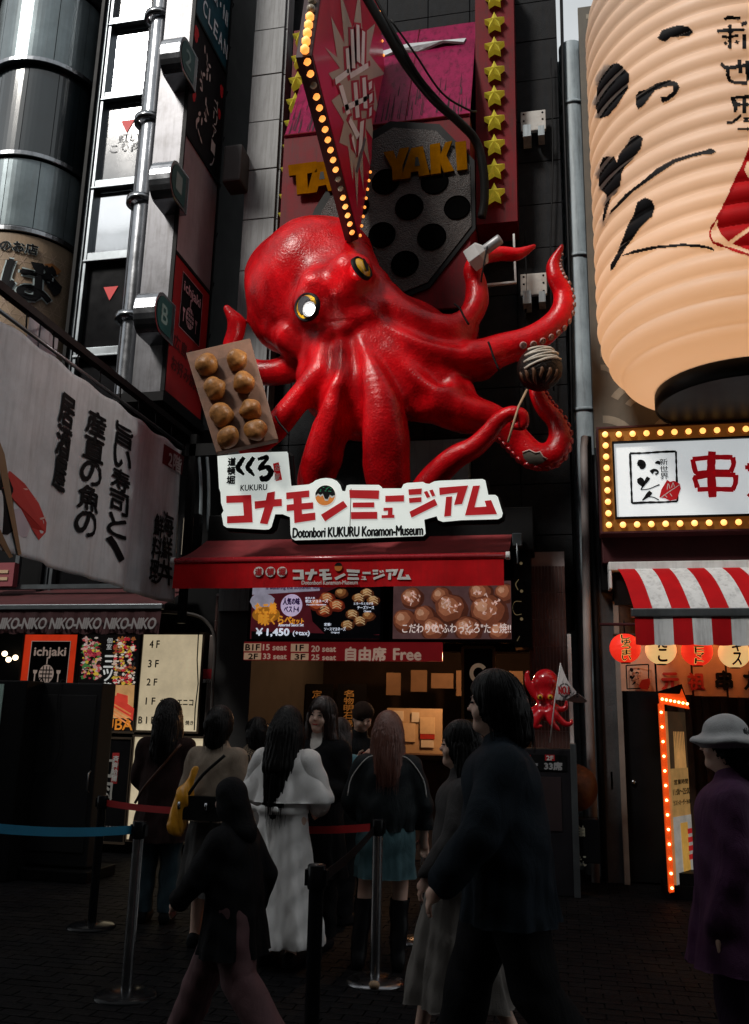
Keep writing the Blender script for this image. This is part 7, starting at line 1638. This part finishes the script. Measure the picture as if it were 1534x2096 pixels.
# yellow bag
bgx = P(377,1650,6.1); b_pr = [((bgx.x, bgx.y, bgx.z+.06),(bgx.x-.045, bgx.y, bgx.z-.13),.055,.075,.05,(1,.7,1)), ((bgx.x+.0, bgx.y, bgx.z+.06),(bgx.x+.06, bgx.y+.02, bgx.z+.26),.05,.016,.06,(1,.7,1))]
V, Q_ = blend_mesh(b_pr, .007, .05); V = V+.006*np.stack([np.sin(V[:,0]*70+V[:,2]*14), np.sin(V[:,0]*95+V[:,2]*25), .5*np.sin(V[:,0]*60)], 1)
tag(np_mesh(V, Q_, 'plastic_bag', mat('bag_yellow', (.75,.33,.02), .3, var=.3, scale=9, bump=.3, bscale=14, spec=.5)), 'knotted yellow plastic carrier bag hanging beside the beige trench coat', 'bag')
# person with plaid scarf
f = Fig('dark-haired person behind the trench coat wearing a beige and black checked scarf', gx(528,7.3), 7.3, 1.55, BACK+.3); f.legs(); f.arms(); f.body(); f.top(cloth('coat_ivory', (.22,.2,.19)), infl=.04, hem=.5, flare=.08); f.shoes(K_black); f.hair(H_black, long=0); f.face()
sm = cloth('scarf_plaid', (.3,.21,.13)); n_ = sm.node_tree; ck = n_.nodes.new('ShaderNodeTexBrick'); ck.inputs['Scale'].default_value = 22; ck.inputs['Color1'].default_value = (.3,.21,.13,1); ck.inputs['Color2'].default_value = (.22,.15,.09,1); ck.inputs['Mortar'].default_value = (.01,.01,.01,1); ck.inputs['Mortar Size'].default_value = .06; ck.offset = 0
tq = n_.nodes.new('ShaderNodeTexCoord'); n_.links.new(tq.outputs['Object'], ck.inputs['Vector']); n_.links.new(ck.outputs[0], n_.nodes['Principled BSDF'].inputs['Base Color'])
f.mesh([((0,.03,1.35),(0,.03,1.33),.1,.12,.04,(1.1,1,.8)), ((.08,.1,1.3),(.12,.17,1.02),.07,.06,.05)], 'scarf', sm)
# woman in the white cape coat
f = Fig('woman seen from behind in a long white belted cape coat with very long black hair', gx(592,6.0), 6.0, 1.62, BACK-.12); f.legs(); f.arms([(-.25,-.02,1.06),(-.18,-.16,.98)], [(.27,-.04,1.06),(.2,-.17,1.0)]); f.body()
Mw = cloth('coat_white', (.8,.78,.76), .85, var=.12)
f.top(Mw, infl=.035, hem=.14, flare=.11, waist=.02, fold=(.026,8), collar=.07, sinfl=.034)
f.mesh([((-.1,.03,1.29),(.1,.03,1.29),.075,.075,.05), ((-.12,.04,1.22),(-.25,.0,1.04),.075,.10,.05), ((.12,.04,1.22),(.25,.0,1.04),.075,.10,.05), ((0,.045,1.2),(0,.05,1.0),.13,.17,.06,(1.3,.9,1))], 'cape', Mw, cut=1.02, fold=(.014,7,1.3,1.0,1))
f.small(MB().lathe([(.158,-.022),(.166,-.02),(.166,.02),(.158,.022)], (0,.015,.965), 30), 'belt', Mw); f.t.children[-1].scale = (1,1,1)
f.mesh([((.07,.2,.97),(-.03,.21,.98),.012,.022,.02,(1,.5,1)), ((.07,.2,.97),(.16,.2,.99),.012,.022,.02,(1,.5,1)), ((.07,.2,.97),(.02,.24,.68),.014,.026,.02,(1,.5,1)), ((.07,.2,.97),(.11,.25,.64),.014,.026,.02,(1,.5,1)), ((.07,.205,.97),(.071,.205,.97),.024,.024,.02)], 'belt_bow', Mw, vox=.008, k=.012)
f.shoes(K_black); f.hair(H_black, long=.50, vol=.018, w=.105, side=(.02,0)); f.face()
# smiling woman facing us
f = Fig('smiling young woman facing the street in a black coat and white turtleneck', gx(655,6.5), 6.5, 1.71, -.2, tilt=(.10,.04), face=True); f.legs(); f.arms([(-.2,.0,1.03),(-.1,-.18,1.0)], [(.21,.0,1.03),(.1,-.18,1.0)]); f.body(); f.face(smile=True)
f.top(cloth('coat_black', (.006,.006,.007)), infl=.035, hem=.45, flare=.06); f.mesh([((0,.01,1.37),(0,.02,1.25),.062,.085,.03),((0,-.03,1.28),(0,-.075,1.15),.06,.07,.03)], 'turtleneck', cloth('knit_white', (.6,.57,.53))); f.cloth_legs(cloth('trousers_black', (.008,.008,.009))); f.shoes(K_black); f.hair(H_brown, long=.32, vol=.01, w=.07)
# denim jacket
f = Fig('person seen from behind in a pale teal denim jacket with shoulder-length dark hair', gx(700,7.3), 7.3, 1.56, BACK-.5); f.legs(); f.arms([(-.24,-.02,1.08),(-.16,-.2,1.22)], [(.22,.0,1.03),(.19,-.12,.9)]); f.body(); f.top(cloth('denim_teal', (.10,.24,.28), var=.4), nm='jacket', infl=.03, hem=.84, flare=0, fold=(.006,9)); f.cloth_legs(cloth('trousers_black', (.008,.008,.009)), infl=.03); f.shoes(K_black); f.hair(H_brown, long=.16, vol=.012); f.face()
f.mesh([((0,.06,1.34),(0,.07,1.3),.075,.09,.03,(1.3,.8,.6))], 'fleece_collar', cloth('fleece_white', (.5,.48,.45)))
# capped man
f = Fig('man in a dark backwards cap looking down near the counter', gx(735,7.9), 7.9, 1.72, .5, lean=.12, tilt=(0,.35), face=True); f.legs(); f.arms([(-.2,-.08,1.08),(-.08,-.22,1.16)], [(.2,-.06,1.06),(.08,-.24,1.12)]); f.body(); f.face(); f.top(cloth('shirt_black', (.01,.01,.011)), nm='shirt', infl=.025, hem=.84, flare=0); f.cloth_legs(cloth('trousers_black', (.008,.008,.009))); f.shoes(K_black)
f.mesh([((0,.015,1.555),(0,.02,1.53),.094,.094,.02,(.93,1.08,.95)), ((0,.09,1.53),(0,.16,1.515),.05,.05,.02,(1.2,1,.25))], 'cap', cloth('cap_dark', (.025,.014,.01)), cut=1.505); f.mesh([((0,.05,1.49),(0,.06,1.46),.07,.065,.02)], 'hair', H_black)
# varsity jacket woman
f = Fig('copper-haired woman seen from behind in a black jacket, teal denim skirt and black knee boots', gx(795,6.15), 6.15, 1.60, BACK+.2, lean=.05); f.legs([(-.085,.01,.88),(-.1,-.03,.48),(-.09,.06,.09)], [(.085,.01,.88),(.13,-.06,.5),(.17,.04,.09)]); f.arms([(-.25,.02,1.03),(-.26,-.06,.82)], [(.25,-.0,1.04),(.2,-.15,.95)]); f.body()
f.top(cloth('jacket_black', (.012,.016,.018), .5, spec=.4), nm='jacket', infl=.055, hem=.86, flare=.0, waist=0, fold=(.012,8), wide=.05); f.mesh([((0,.015,.95),(0,.015,.8),.135,.15,.05,(1.25,.95,1)),((0,.015,.8),(0,.015,.5),.15,.175,.05,(1.25,.95,1))], 'skirt', cloth('denim_skirt', (.05,.11,.125)), cut=.56, top=.97, fold=(.008,9,.9,.55,0))
f.shoes(mat('boot_leather', (.008,.008,.009), .35), boot=.42); f.hair(H_red, long=.26, vol=.02, w=.085)
for sx in (-1,1): strap(f, [(sx*.07,.1,1.355),(sx*.15,.11,1.325),(sx*.245,.09,1.2),(sx*.27,.09,1.08)], 'piping', K_white, .004)
f.face()
# --- passers-by in front (blurred streaks in the photograph, at rest here)
f = Fig('short person in a black hooded parka and dusty mauve trousers striding to the left', gx(500,4.3), 4.3, 1.25, -math.pi/2-.25, lean=.12); f.legs([(-.07,.0,.88),(-.08,-.22,.52),(-.08,-.4,.1)], [(.07,.02,.88),(.08,.12,.5),(.08,.42,.16)]); f.arms([(-.24,.1,1.05),(-.22,.02,.85)], [(.24,-.1,1.05),(.2,-.26,.92)]); f.body(); f.face()
f.top(cloth('parka_black', (.006,.006,.007)), nm='parka', infl=.055, hem=.62, flare=.06, wide=.05); f.cloth_legs(cloth('trousers_mauve', (.12,.06,.065)), infl=.05); f.shoes(K_black); f.mesh([((0,.02,1.53),(0,.03,1.47),.105,.11,.03,(.95,1.05,1.12)),((0,.08,1.38),(0,.1,1.33),.08,.09,.04),((0,-.13,1.49),(0,-.16,1.47),.07,.07,-.02)], 'hood', cloth('parka_black', (1,1,1)))
f = Fig('tall person in a blue-black jacket walking left close to the camera', gx(1030,3.9), 3.9, 1.76, -math.pi/2+.1, lean=.06); f.legs([(-.085,.0,.88),(-.09,-.13,.5),(-.09,-.22,.1)], [(.085,.02,.88),(.09,.1,.5),(.09,.36,.16)]); f.arms([(-.24,.12,1.05),(-.22,.06,.84)], [(.24,-.08,1.05),(.2,-.22,.88)]); f.body(); f.face()
f.top(cloth('jacket_night', (.010,.015,.021)), nm='jacket', infl=.06, hem=.72, flare=.03, wide=.06); f.cloth_legs(cloth('trousers_black', (.008,.008,.009)), infl=.03); f.shoes(K_black); f.hair(H_black, vol=.012)
f = Fig('woman in a dark grey jacket and long cream skirt walking left beside the man', gx(938,4.75), 4.75, 1.55, -math.pi/2+.2); f.legs([(-.085,.0,.88),(-.09,-.1,.5),(-.09,-.18,.1)], [(.085,.02,.88),(.09,.08,.5),(.09,.26,.14)]); f.arms([(-.22,.08,1.04),(-.21,.02,.84)], [(.22,-.05,1.04),(.19,-.16,.87)]); f.body(); f.face()
f.top(cloth('jacket_ash', (.03,.027,.027)), nm='jacket', infl=.04, hem=.86, flare=.0); f.mesh([((0,.015,.95),(0,.015,.8),.13,.15,.05,(1.2,1,1)),((0,.015,.8),(0,.03,.2),.15,.26,.05,(1,1.2,1))], 'skirt', cloth('skirt_cream', (.16,.145,.13), var=.15), cut=.24, top=.96, fold=(.03,9,.9,.2,0)); f.shoes(K_black); f.hair(H_black, long=.1, vol=.012)
f = Fig('person in a white bucket hat and dark purple jacket at the right edge', gx(1478,4.3), 4.3, 1.60, -math.pi/2-.2); f.legs(); f.arms(); f.body(); f.face(); f.top(cloth('jacket_purple', (.05,.01,.045)), nm='jacket', infl=.06, hem=.6, flare=.08, wide=.05); f.cloth_legs(cloth('trousers_plum', (.03,.01,.035)), infl=.03); f.shoes(K_black)
f.mesh([((0,.01,1.56),(0,.01,1.53),.092,.1,.02,(1,1.1,.9)), ((0,.01,1.525),(0,.01,1.52),.14,.145,.02,(1,1.1,.2))], 'hat', cloth('hat_white', (.42,.42,.42)), cut=1.49); f.hair(H_black, vol=.002, strands=False)
